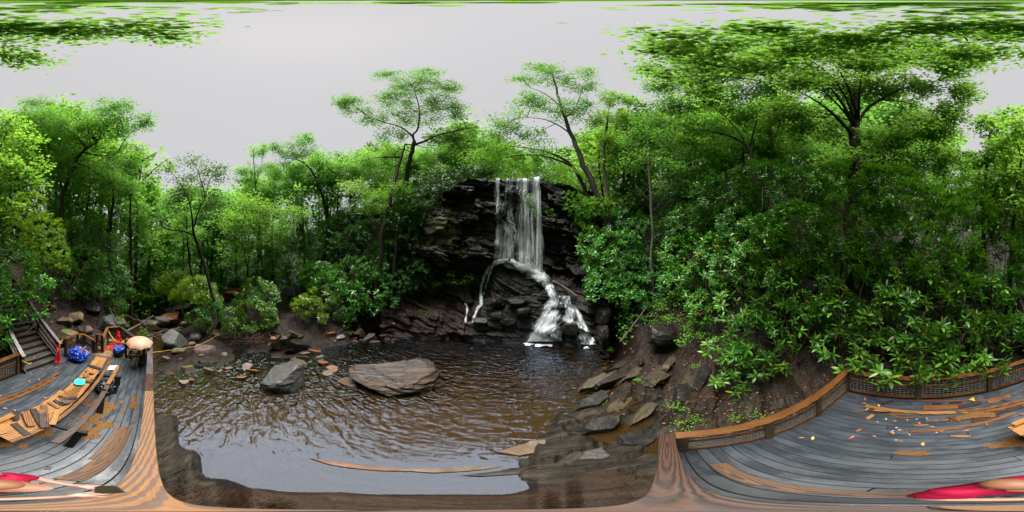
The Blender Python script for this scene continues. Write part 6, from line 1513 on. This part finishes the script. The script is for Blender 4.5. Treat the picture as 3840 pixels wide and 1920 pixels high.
for k in range(8):
    q = k * math.pi / 4; a = Acc()
    a.tube([UB + Vector((math.cos(q) * ur * math.sin(t * 1.25) / math.sin(1.25) * .995, math.sin(q) * ur * math.sin(t * 1.25) / math.sin(1.25) * .995, ut - .012 - .27 * (1 - math.cos(t * 1.45)) / (1 - math.cos(1.45)))) for t in (0.02, .25, .5, .75, 1)], .004, 5)
    obj('rib', a.mesh('rib'), M['black'], um)
a = Acc(); a.tube([UB + Vector((0, 0, .7)), UB + Vector((0, 0, ut + .04))], [.007, .006], 7); obj('shaft', a.mesh('shaft'), M['black'], um)
tr = empty('tripod', W(-6.02, .5, 0), 'black camera tripod standing under the tan umbrella', 'tripod')
for q in (.4, 2.5, 4.6):
    a = Acc(); c = W(-6.02, .5, .75); e = W(-6.02, .5, .01) + Vector((math.cos(q), math.sin(q), 0)) * .42
    a.tube([c, (c + e) / 2, e], [.018, .015, .012], 7); obj('leg', a.mesh('leg'), M['black'], tr)
a = Acc(); a.tube([W(-6.02, .5, .7), W(-6.02, .5, .98)], [.02, .02], 8); obj('column', a.mesh('column'), M['black'], tr)
place(rounded_box('camera', .15, .11, .1, .02, M['black']), 'camera_body', W(-6.02, .5, 1.03), .7, tr)
a = Acc(); a.tube([W(-5.97, .5, 1.03), W(-5.84, .5, 1.03)], [.04, .04], 12); obj('lens', a.mesh('lens'), M['black'], tr)
bp = empty('backpack', W(-6.15, .26, 0), 'black backpack slumped against the front railing under the umbrella', 'backpack')
q = crumple('bag_body', W(-6.15, .3, 0), (.24, .17, .33), 21, M['black'], 4, .15); adopt(q, bp)
q = crumple('front_pocket', W(-6.0, .36, .02), (.11, .13, .17), 22, M['black'], 3, .1); adopt(q, bp)
a = Acc(); a.tube(smooth_path([W(-6.1, .3, .45), W(-6.05, .42, .4), W(-6.02, .45, .2), W(-6.08, .4, .04)], 4), .016, 6); obj('strap', a.mesh('strap'), M['black'], bp)
# squeegee
sq = empty('squeegee', W(-.6, 3.84, .02), 'long-handled floor squeegee with a yellow socket by the back railing', 'squeegee')
M['red_handle'] = plain_mat('red_handle', (.22, .05, .035), .5)
M['yellow'] = plain_mat('yellow_plastic', (.42, .26, .015), .4)
a = Acc(); a.tube([W(.12, 3.90, .03), W(-1.2, 3.72, .05)], .012, 8); obj('handle', a.mesh('handle'), M['red_handle'], sq)
a = Acc(); A0, A1, A2 = W(-1.17, 3.73, .04), W(-1.32, 3.82, .03), W(-1.29, 3.6, .03); up_ = Vector((0, 0, .03))
a.add([A0, A1, A2, A0 + up_, A1 + up_, A2 + up_], [(0, 2, 1), (3, 4, 5), (0, 1, 4, 3), (1, 2, 5, 4), (2, 0, 3, 5)]); obj('socket', a.mesh('socket', False), M['yellow'], sq)
beam('blade', W(-1.42, 3.58, .02), W(-1.46, 3.86, .02), .22, .025, M['wood_cap_grey'], sq)
# sawdust
M['sawdust'] = plain_mat('sawdust', (.105, .052, .018), .9, .1, var=.5, nscale=30, bumpd=.004)
def dust(label, c, su, sv, thr, seed, thick=.004, z0=.006, ang=0.0):
    n = 60; a = {}; vs_, fs_ = [], []
    def vid(i, j):
        if (i, j) not in a:
            u = (i / n * 2 - 1) * su; v_ = (j / n * 2 - 1) * sv; uu = u * math.cos(ang) - v_ * math.sin(ang); vv = u * math.sin(ang) + v_ * math.cos(ang)
            p = W(c[0] + uu, c[1] + vv, 0); a[(i, j)] = len(vs_); vs_.append((p.x, p.y, z0 + thick * (1 + noise.noise(p * 9))))
        return a[(i, j)]
    for i in range(n):
        for j in range(n):
            x, y = (i + .5) / n * 2 - 1, (j + .5) / n * 2 - 1
            k = 1 - math.hypot(x, y) + .75 * noise.fractal(Vector((x * su * 2.6 + seed, y * sv * 2.6, 0)), 1, 2.2, 5)
            if k > thr: fs_.append((vid(i, j), vid(i + 1, j), vid(i + 1, j + 1), vid(i, j + 1)))
    if not fs_: return
    o = obj('sawdust', mesh_np('sawdust', vs_, fs_, True), M['sawdust']); return tag(o, label, 'sawdust', kind='stuff')
dust('broad patch of brown sawdust on the deck under the sawhorses', (-3.3, 1.05), 1.5, .6, .5, 1)
dust('sawdust spilled on the deck near the low end of the boards', (-1.5, 1.7), 1.0, .5, .6, 5)
dust('thin sawdust streaks beside the front railing', (-3.9, .45), 1.3, .22, .8, 9)
dust('small round spot of sawdust in the middle of the deck', (.05, 1.8), .34, .11, .25, 13)
dust('sawdust heaped on the planks at the back', (-1.05, 3.0), .7, .2, .45, 17, thick=.012, z0=.05)
dust('sawdust on the stacked boards beside the teal tub', (-3.35, 1.7), .5, .2, .45, 21, z0=.744)
# fallen leaves and petals
def dead_leaf(seed):
    r = random.Random(seed); a = Acc(); vs_ = []
    for i in range(7):
        t = i / 6; w = .5 * math.sin(math.pi * t ** .8) * .36
        for s in (-1, 0, 1): vs_.append((t - .5, s * w, .09 * abs(s) * w * 4 + .07 * math.sin(t * 3 + seed)))
    a.add([Vector(v) for v in vs_], [(i * 3 + j, i * 3 + j + 1, i * 3 + j + 4, i * 3 + j + 3) for i in range(6) for j in range(2)])
    me = a.mesh('fallen_leaf'); return me
m_, nt, bs = new_mat('fallen_leaf'); oi = N(nt, 'ObjectInfo')
nt.links.new(ramp(nt, oi.outputs['Random'], [(0, (.22, .05, .02)), (.4, (.38, .13, .04)), (.75, (.30, .09, .03)), (1, (.5, .33, .1))]), bs.inputs['Base Color']); bs.inputs['Roughness'].default_value = .45
dl = [dead_leaf(i) for i in range(4)]
for q in dl: q.materials.append(m_)
big = [(0.95, 2.45, 'orange leaf lying alone on the deck between the side rail and the planks'), (-.05, 2.12, 'pale-edged orange leaf in the middle of the deck, just beyond the sawdust spot'), (.95, 2.15, 'curled brown leaf near the lone orange leaf on the deck')]
def put_leaf(u, v_, s, label, group=None, z=.022):
    o = link(bpy.data.objects.new('fallen_leaf', RND.choice(dl))); o.location = W(u, v_, z); o.scale = (s,) * 3; o.rotation_euler = (RND.uniform(-.2, .2), RND.uniform(-.2, .2), RND.uniform(0, 6.28)); tag(o, label, 'leaf', group)
for u, v_, lab in big: put_leaf(u, v_, .15, lab)
for u, v_ in [(1.55, 1.75), (1.42, 1.85), (.45, 2.95), (.3, 2.6), (-.2, 2.75), (.62, 3.0), (.15, 2.45), (-.35, 2.55), (-.75, 2.5), (1.25, 3.55), (1.1, 3.3), (.9, 3.55), (.0, 2.9), (.42, 2.5), (.65, 2.3), (-1.15, 2.62), (-2.2, 2.75), (-2.5, 3.3), (-1.9, 2.65), (.25, 2.2), (1.3, 3.75)]:
    put_leaf(u, v_, RND.uniform(.08, .14), 'small orange-brown leaf fallen on the right half of the deck', 'fallen leaves on the right half of the deck')
for u, v_ in [(-4.0, 3.62), (-4.5, 3.55), (-4.3, 3.45), (-3.6, 3.35), (-3.9, 3.2), (-2.3, 2.55), (-3.0, 3.4), (-4.9, 3.2), (-3.2, 2.45), (-5.4, 1.0)]:
    put_leaf(u, v_, RND.uniform(.1, .15), 'reddish leaf fallen on the deck near the foot of the stairs', 'fallen leaves near the stairs')
for a_, n_, i in [(.1, .45, 1), (-.3, 1.15, 4), (.2, 1.2, 4), (-.1, 1.9, 6)]:
    p = ST(a_, i * RUN + .1, 0); o = link(bpy.data.objects.new('fallen_leaf', dl[1])); o.location = (p.x, p.y, (i + 1) * RISE + .02); o.scale = (.12,) * 3; o.rotation_euler = (.1, .1, a_ * 9); tag(o, 'orange leaf lying on a stair tread', 'leaf', 'leaves on the stairs')
M['petal'] = plain_mat('petal', (.42, .41, .40), .6)
pm = None
for i in range(15):
    u, v_ = RND.gauss(.55, .5), RND.gauss(2.85, .35)
    if v_ > 3.9 or u > 1.8: continue
    if pm is None:
        bm = bmesh.new(); bmesh.ops.create_icosphere(bm, subdivisions=1, radius=1); bmesh.ops.scale(bm, vec=(.02, .014, .006), verts=bm.verts); pm = bpy.data.meshes.new('petal'); bm.to_mesh(pm); bm.free(); pm.materials.append(M['petal'])
    o = link(bpy.data.objects.new('petal', pm)); o.location = W(u, v_, .01); o.rotation_euler = (0, 0, i); tag(o, 'white blossom petal fallen on the right half of the deck', 'petal', 'petals on the deck')

# ------------------------------------------------------------------ logs, branches and roots
def limb(name, label, pts, r0, r1, mat='bark', forks=(), cat='branch'):
    root = empty(name, pts[0], label, cat)
    a = Acc(); pp = smooth_path(pts, 5); a.tube(pp, list(np.linspace(r0, r1, len(pp))), 8); obj('stem', a.mesh('stem'), M[mat], root)
    for f_ in forks:
        a = Acc(); pp = smooth_path(f_, 4); a.tube(pp, list(np.linspace(r1 * .8, .006, len(pp))), 6); obj('twig', a.mesh('twig'), M[mat], root)
    return root
limb('fallen_log', 'broken brown log jammed across the top of the white cascade', [on_cliff(2072, 1055, .35), on_cliff(2115, 1078, .45), on_cliff(2165, 1112, .5)], .14, .07, 'bark_pale', cat='log')
limb('fallen_branch', 'thin dark pole leaning from the log up the right of the cascade', [on_cliff(2112, 1072, .5), on_cliff(2150, 1045, .5), on_cliff(2190, 1015, .3)], .06, .04, 'bark', cat='branch')
limb('fallen_log', 'mossy log lying on the slope below the leaning trees', [P(2080, 842, 13.1), P(2125, 865, 12.9), P(2165, 895, 12.7)], .14, .09, 'bark_pale', cat='log')
limb('fallen_branch', 'bare grey branch leaning on the slab right of the cascade', [P(2325, 1282, 7.6), P(2370, 1225, 8.2), P(2425, 1150, 8.9)], .035, .022, 'bark_pale')
limb('fallen_branch', 'grey fallen branch rising over the landing railing', [P(475, 1242, 9.8), P(520, 1218, 10.4), P(575, 1184, 11)], .075, .04, 'bark_pale', [[P(530, 1212, 10.5), P(515, 1190, 10.5), P(505, 1175, 10.5)], [P(520, 1218, 10.4), P(545, 1235, 10.3), P(560, 1248, 10.2)], [P(548, 1200, 10.7), P(560, 1180, 10.8), P(565, 1158, 10.9)], [P(540, 1206, 10.6), P(500, 1195, 10.7), P(470, 1178, 10.9)]])
limb('fallen_log', 'long dark log lying across the stream bed beyond the umbrella', [P(540, 1262, 11.2), P(620, 1240, 12), P(705, 1225, 12.8)], .08, .06, 'bark', cat='log')
bp_ = empty('brush_pile', P(620, 1250, 11.5), 'tangle of dead sticks beside the big smooth grey boulder', 'sticks')
for i in range(26):
    x = 545 + 5.2 * i + RND.uniform(-8, 8); y = 1262 - .22 * (x - 540) + RND.uniform(-6, 10); d = 11 + (x - 540) / 110 + RND.uniform(-.3, .3)
    L = RND.uniform(.5, 1.3); an = RND.gauss(.0, .6); p = P(x, y, d); t = Vector((math.cos(math.radians(-35) + an), math.sin(math.radians(-35) + an), RND.gauss(0, .15)))
    a = Acc(); a.tube([p - t * L / 2, p + Vector((0, 0, .04)), p + t * L / 2], [.012, .014, .006], 5); obj('stick', a.mesh('stick'), M['stick'], bp_)
rt_ = empty('root_tangle', P(960, 1280, 10.2), 'tangle of reddish roots under the loose island shrub', 'roots')
M['root'] = plain_mat('root', (.10, .045, .03), .7)
for i in range(34):
    x0 = RND.uniform(880, 1010); y0 = RND.uniform(1235, 1262); x1 = x0 + RND.gauss(20, 60); y1 = y0 + RND.uniform(10, 48); d = 10.6
    a = Acc(); a.tube(smooth_path([P(x0, y0, d), P((x0 + x1) / 2 + RND.gauss(0, 15), (y0 + y1) / 2 + 10, d - .5), P(x1, y1, d - .7)], 4), RND.uniform(.006, .018), 5); obj('root', a.mesh('root'), M['root'], rt_)
rt2 = empty('root_tangle', P(1590, 1080, 13.4), 'dark roots hanging at the left side of the cave', 'roots')
for i in range(22):
    x0 = RND.uniform(1540, 1625); y0 = RND.uniform(1010, 1040); d = 13.6
    a = Acc(); a.tube(smooth_path([P(x0, y0, d), P(x0 + RND.gauss(0, 14), y0 + 25, d - .2), P(x0 + RND.gauss(0, 22), y0 + RND.uniform(40, 80), d - .1)], 4), RND.uniform(.008, .02), 5); obj('root', a.mesh('root'), M['root'], rt2)
limb('fallen_branch', 'dark twig lying down the cleft of the right bank', [P(2490, 1585, 4.1), P(2510, 1530, 4.7), P(2525, 1470, 5.4)], .016, .008, 'bark')
limb('fallen_branch', 'thin grey stems leaning over the rock behind the landing', [P(450, 1225, 9.6), P(425, 1185, 10.2), P(410, 1150, 10.8)], .02, .012, 'bark_pale', [[P(462, 1228, 9.6), P(440, 1190, 10.2), P(425, 1150, 10.8)]])
# ================================================================== PEOPLE
M['skin'] = plain_mat('skin', (.33, .17, .115), .5, var=.06)
M['skin_tan'] = plain_mat('skin_tan', (.42, .20, .13), .5, var=.06)
M['shirt_red'] = plain_mat('crimson_shirt', (.26, .003, .028), .7, .2, var=.18, nscale=9, bumpd=.03)
M['trousers_navy'] = plain_mat('navy_trousers', (.012, .015, .03), .8)
M['trousers_black'] = plain_mat('black_trousers', (.008, .008, .009), .8)
M['shirt_teal'] = plain_mat('teal_shirt', (.03, .20, .24), .8)
M['shirt_far_red'] = plain_mat('red_shirt', (.5, .02, .03), .8)
M['shorts_pale'] = plain_mat('pale_shorts', (.35, .40, .5), .8)
M['hair'] = plain_mat('brown_hair', (.035, .02, .012), .6, bumpd=.01)
M['cap'] = plain_mat('rust_brown_cap', (.19, .08, .038), .6, var=.1, nscale=14)
M['shoe'] = plain_mat('dark_shoe', (.02, .018, .016), .6)
M['eye'] = plain_mat('eye', (.02, .015, .01), .2)
def skin_obj(name, chains, mat, parent, level=2):
    """chains: lists of (point, radius); equal points are one joint"""
    idx, pts, rad, ed = {}, [], [], []
    for ch in chains:
        last = None
        for p, r in ch:
            k = tuple(round(c, 4) for c in p)
            if k not in idx: idx[k] = len(pts); pts.append(k); rad.append(r)
            if last is not None and last != idx[k]: ed.append((last, idx[k]))
            last = idx[k]
    me = bpy.data.meshes.new(name); me.from_pydata(pts, ed, []); me.update()
    o = link(bpy.data.objects.new(name, me))
    md = o.modifiers.new('skin', 'SKIN'); md.use_smooth_shade = True
    if not me.skin_vertices: 
        bpy.context.view_layer.objects.active = o
    for i, sv in enumerate(me.skin_vertices[0].data):
        r = rad[i]; sv.radius = r if hasattr(r, '__len__') else (r, r); sv.use_root = (i == 0)
    sm = o.modifiers.new('smooth', 'SUBSURF'); sm.levels = level; sm.render_levels = level
    me.materials.append(mat)
    if parent: adopt(o, parent)
    return o
def person(label, F, joints, skin, shirt, trousers, hair='hair', shoe=True, fingers=True, shirt_loose=1.18, hands=None, level=2):
    """joints in body space (x right, y forward, z up), F maps them into the place"""
    J = {k: F(*v) for k, v in joints.items()}
    root = empty('person', F(0, 0, 0), label, 'person')
    c = [[(J['pelvis'], .125), (J['waist'], .115), (J['chest'], .135), (J['neck0'], .07), (J['neck1'], .056), (J['jaw'], .066), (J['head'], .088), (J['crown'], .062)]]
    hd = {}
    for s in ('l', 'r'):
        c.append([(J['chest'], .135), (J['sh' + s], .062), (J['el' + s], .042), (J['wr' + s], .030), (J['pa' + s], (.040, .020))])
        c.append([(J['pelvis'], .125), (J['hip' + s], .088), (J['kn' + s], .058), (J['ca' + s], .056), (J['an' + s], .038), (J['to' + s], .034)])
        w, p = Vector(J['wr' + s]), Vector(J['pa' + s]); f = (p - w).normalized()
        side = f.cross(Vector(hands[s]) if hands and s in hands else Vector((0, 0, 1)))
        side = (side if side.length > .1 else f.orthogonal()).normalized(); dn = f.cross(side).normalized()
        if fingers:
            for k, (off, ln) in enumerate(((-.030, .070), (-.010, .082), (.010, .078), (.028, .060))):
                b = p + side * off + f * .012
                c.append([(J['pa' + s], (.040, .020)), (tuple(b), .0095), (tuple(b + f * ln * .5 + dn * .006), .0085), (tuple(b + f * ln * .85 + dn * ln * .35), .0072)])
            sg = -1 if s == 'l' else 1
            b = w + f * .035 + side * .03 * sg
            c.append([(J['pa' + s], (.040, .020)), (tuple(b), .011), (tuple(b + side * .022 * sg + f * .028), .0095), (tuple(b + side * .026 * sg + f * .055 + dn * .01), .008)])
    skin_obj('body', c, M[skin], root, level)
    k = shirt_loose
    if shirt:
        t = [[(J['waist0'], .135 * k), (J['waist'], .125 * k), (J['chest'], .145 * k), (J['neck0'], .078)]]
        for s in ('l', 'r'):
            e = Vector(J['sh' + s]).lerp(Vector(J['el' + s]), .75)
            t.append([(J['chest'], .145 * k), (J['sh' + s], .075 * k), (tuple(e), .068 * k)])
        skin_obj('shirt', t, M[shirt], root, level)
    if trousers:
        t = []
        for s in ('l', 'r'):
            t.append([(J['pelvis'], .135), (J['hip' + s], .10), (J['kn' + s], .078)] + ([(J['an' + s], .058)] if trousers != 'shorts_pale' else []))
        skin_obj('trousers', t, M[trousers], root, level)
    if shoe:
        for s in ('l', 'r'):
            skin_obj('shoe', [[(tuple(Vector(J['an' + s]) - Vector((0, 0, .03))), .05), (tuple(Vector(J['to' + s])), .045)]], M['shoe'], root, level)
    h, jw, cr = Vector(J['head']), Vector(J['jaw']), Vector(J['crown'])
    up = (cr - jw).normalized(); fw = Vector(F(0, 1, 0)) - Vector(F(0, 0, 0)); fw = (fw - up * fw.dot(up)).normalized(); rt_v = fw.cross(up)
    bm = bmesh.new(); bmesh.ops.create_uvsphere(bm, u_segments=18, v_segments=12, radius=1)
    hv = []
    me = bpy.data.meshes.new('hair')
    for v in bm.verts:
        q = v.co
        v.co = h + up * .022 - fw * .012 + rt_v * q.x * .098 + fw * q.y * .108 + up * (q.z * .112 if not (q.y > .25 and q.z < .35) else .35 * .112 + (q.z - .35) * .0)
    bm.to_mesh(me); bm.free(); me.materials.append(M[hair]); adopt(link(bpy.data.objects.new('hair', me)), root)
    a = Acc(); a.tube([h + fw * .085 + up * .012, h + fw * .112 - up * .02, h + fw * .088 - up * .03], [.008, .014, .008], 6); obj('nose', a.mesh('nose'), M[skin], root)
    for s in (-1, 1):
        a = Acc(); e = h + fw * .086 + rt_v * .034 * s + up * .012; a.tube([e - rt_v * .011, e + fw * .004, e + rt_v * .011], [.003, .007, .003], 6); obj('eye', a.mesh('eye'), M['eye'], root)
        a = Acc(); e = h + rt_v * .092 * s - up * .004; a.tube([e - up * .028, e + rt_v * .008 * s, e + up * .028], [.008, .016, .01], 6); obj('ear', a.mesh('ear'), M[skin], root)
    a = Acc(); e = jw + fw * .068 + up * .012; a.tube([e - rt_v * .024, e + fw * .004, e + rt_v * .024], [.003, .006, .003], 6); obj('mouth', a.mesh('mouth'), M['shirt_far_red' if False else 'skin_tan'], root)
    return root, h, up, fw, rt_v
BASE = dict(pelvis=(0, 0, .95), waist0=(0, 0, .90), waist=(0, .01, 1.12), chest=(0, .0, 1.32), neck0=(0, -.01, 1.46), neck1=(0, .01, 1.52), jaw=(0, .03, 1.57), head=(0, .02, 1.655), crown=(0, .01, 1.715),
            shl=(-.19, 0, 1.40), shr=(.19, 0, 1.40), ell=(-.24, -.02, 1.12), elr=(.24, -.02, 1.12), wrl=(-.25, .06, .88), wrr=(.25, .06, .88), pal=(-.25, .09, .80), par=(.25, .09, .80),
            hipl=(-.095, 0, .88), hipr=(.095, 0, .88), knl=(-.10, .02, .50), knr=(.10, .02, .50), cal=(-.105, -.01, .36), car=(.105, -.01, .36), anl=(-.105, -.02, .09), anr=(.105, -.02, .09), tol=(-.12, .13, .045), tor=(.12, .13, .045))
def frame(origin, face, s=1.0):
    o = Vector(origin); f = Vector((face[0], face[1], 0)).normalized(); r = Vector((f.y, -f.x, 0))
    return lambda x, y, z: tuple(o + r * x * s + f * y * s + Vector((0, 0, z * s)))
# the person holding the pole, right behind the front railing
F0 = frame(W(-.27, .50, 0), (-VX * .93 - UX * .36, -VY * .93 - UY * .36))
jn = dict(BASE); jn.update(neck1=(0, .03, 1.52), jaw=(0, .06, 1.57), head=(0, .055, 1.655), crown=(0, .05, 1.715), ell=(-.30, .10, 1.14), wrl=(-.16, .30, 1.19), pal=(-.12, .36, 1.20), elr=(.31, .10, 1.13), wrr=(.10, .30, 1.17), par=(.05, .35, 1.19), chest=(0, .02, 1.34), shl=(-.2, .02, 1.42), shr=(.2, .02, 1.42))
pr, h, up, fw, rv = person('person in a crimson shirt and rust-brown cap standing at the front railing', F0, jn, 'skin', 'shirt_red', 'trousers_navy', shirt_loose=1.3)
bm = bmesh.new(); bmesh.ops.create_uvsphere(bm, u_segments=24, v_segments=14, radius=1)
for v in bm.verts:
    q = v.co; v.co = h + up * (.035 + max(q.z, -.05) * .105) + rv * q.x * .108 + fw * (q.y * .122 + .002)
me = bpy.data.meshes.new('cap_crown'); bm.to_mesh(me); bm.free(); me.polygons.foreach_set('use_smooth', np.ones(len(me.polygons), bool)); me.materials.append(M['cap'])
capo = adopt(link(bpy.data.objects.new('cap', me)), pr)
a = Acc(); vs_ = []
for i in range(9):
    for j in range(5):
        q = (i / 8 - .5) * 2.3; t = j / 4
        vs_.append(h + up * (.036 - .03 * t - .016 * (q / 1.15) ** 2) + rv * math.sin(q) * (.106 + .02 * t) + fw * (math.cos(q) * .118 + t * .095 * math.cos(q * 1.2)))
a.add(vs_, [(i * 5 + j, i * 5 + j + 1, (i + 1) * 5 + j + 1, (i + 1) * 5 + j) for i in range(8) for j in range(4)])
sub(obj('bill', a.mesh('bill'), M['cap']), capo)
ph = empty('phone', F0(-.04, .42, 1.2), 'black phone held in both hands above the front railing', 'phone')
q = place(rounded_box('phone_case', .17, .085, .014, .012, M['black']), 'case', F0(-.06, .42, 1.215), math.atan2(F0(1, 0, 0)[1] - F0(0, 0, 0)[1], F0(1, 0, 0)[0] - F0(0, 0, 0)[0]), ph, rx=.25)
q = place(rounded_box('screen', .155, .074, .002, .008, M['eye']), 'screen', Vector(F0(-.06, .42, 1.2235)), math.atan2(F0(1, 0, 0)[1] - F0(0, 0, 0)[1], F0(1, 0, 0)[0] - F0(0, 0, 0)[0]), ph, rx=.25)
# visitors on the far bank
def gp(x, d, dz=0.0):
    p = P(x, 960, d); return Vector((p.x, p.y, ground(p.x, p.y) + dz))
q = P(1087, 1136, 18.5)
ja = dict(BASE); ja.update(ell=(-.33, .04, 1.58), wrl=(-.40, .05, 1.84), pal=(-.42, .05, 1.92), elr=(.33, .04, 1.58), wrr=(.42, .05, 1.83), par=(.44, .05, 1.91))
person('person in a teal shirt and black trousers raising both arms on the path', frame(q, (-q.x, -q.y)), ja, 'skin', 'shirt_teal', 'trousers_black', level=1)
q = P(1012, 1122, 19)
jb = dict(BASE); jb.update(elr=(.36, .1, 1.30), wrr=(.55, .22, 1.42), par=(.62, .25, 1.45))
person('person in a red shirt and pale shorts pointing right behind the island shrub', frame(q, (-q.x, -q.y + 4)), jb, 'skin', 'shirt_far_red', 'shorts_pale', level=1)
q = P(556, 1150, 26); q.z = -5.5
person('bare-chested bather standing waist-deep in the far stream pool', frame(q, (-q.x, -q.y)), dict(BASE), 'skin_tan', None, 'trousers_black', level=1, shoe=False)
q = P(592, 1142, 27.5)
person('bather in black standing on the rocks of the far stream pool', frame(q, (q.x, -q.y)), dict(BASE), 'skin_tan', 'trousers_black', 'trousers_black', level=1)
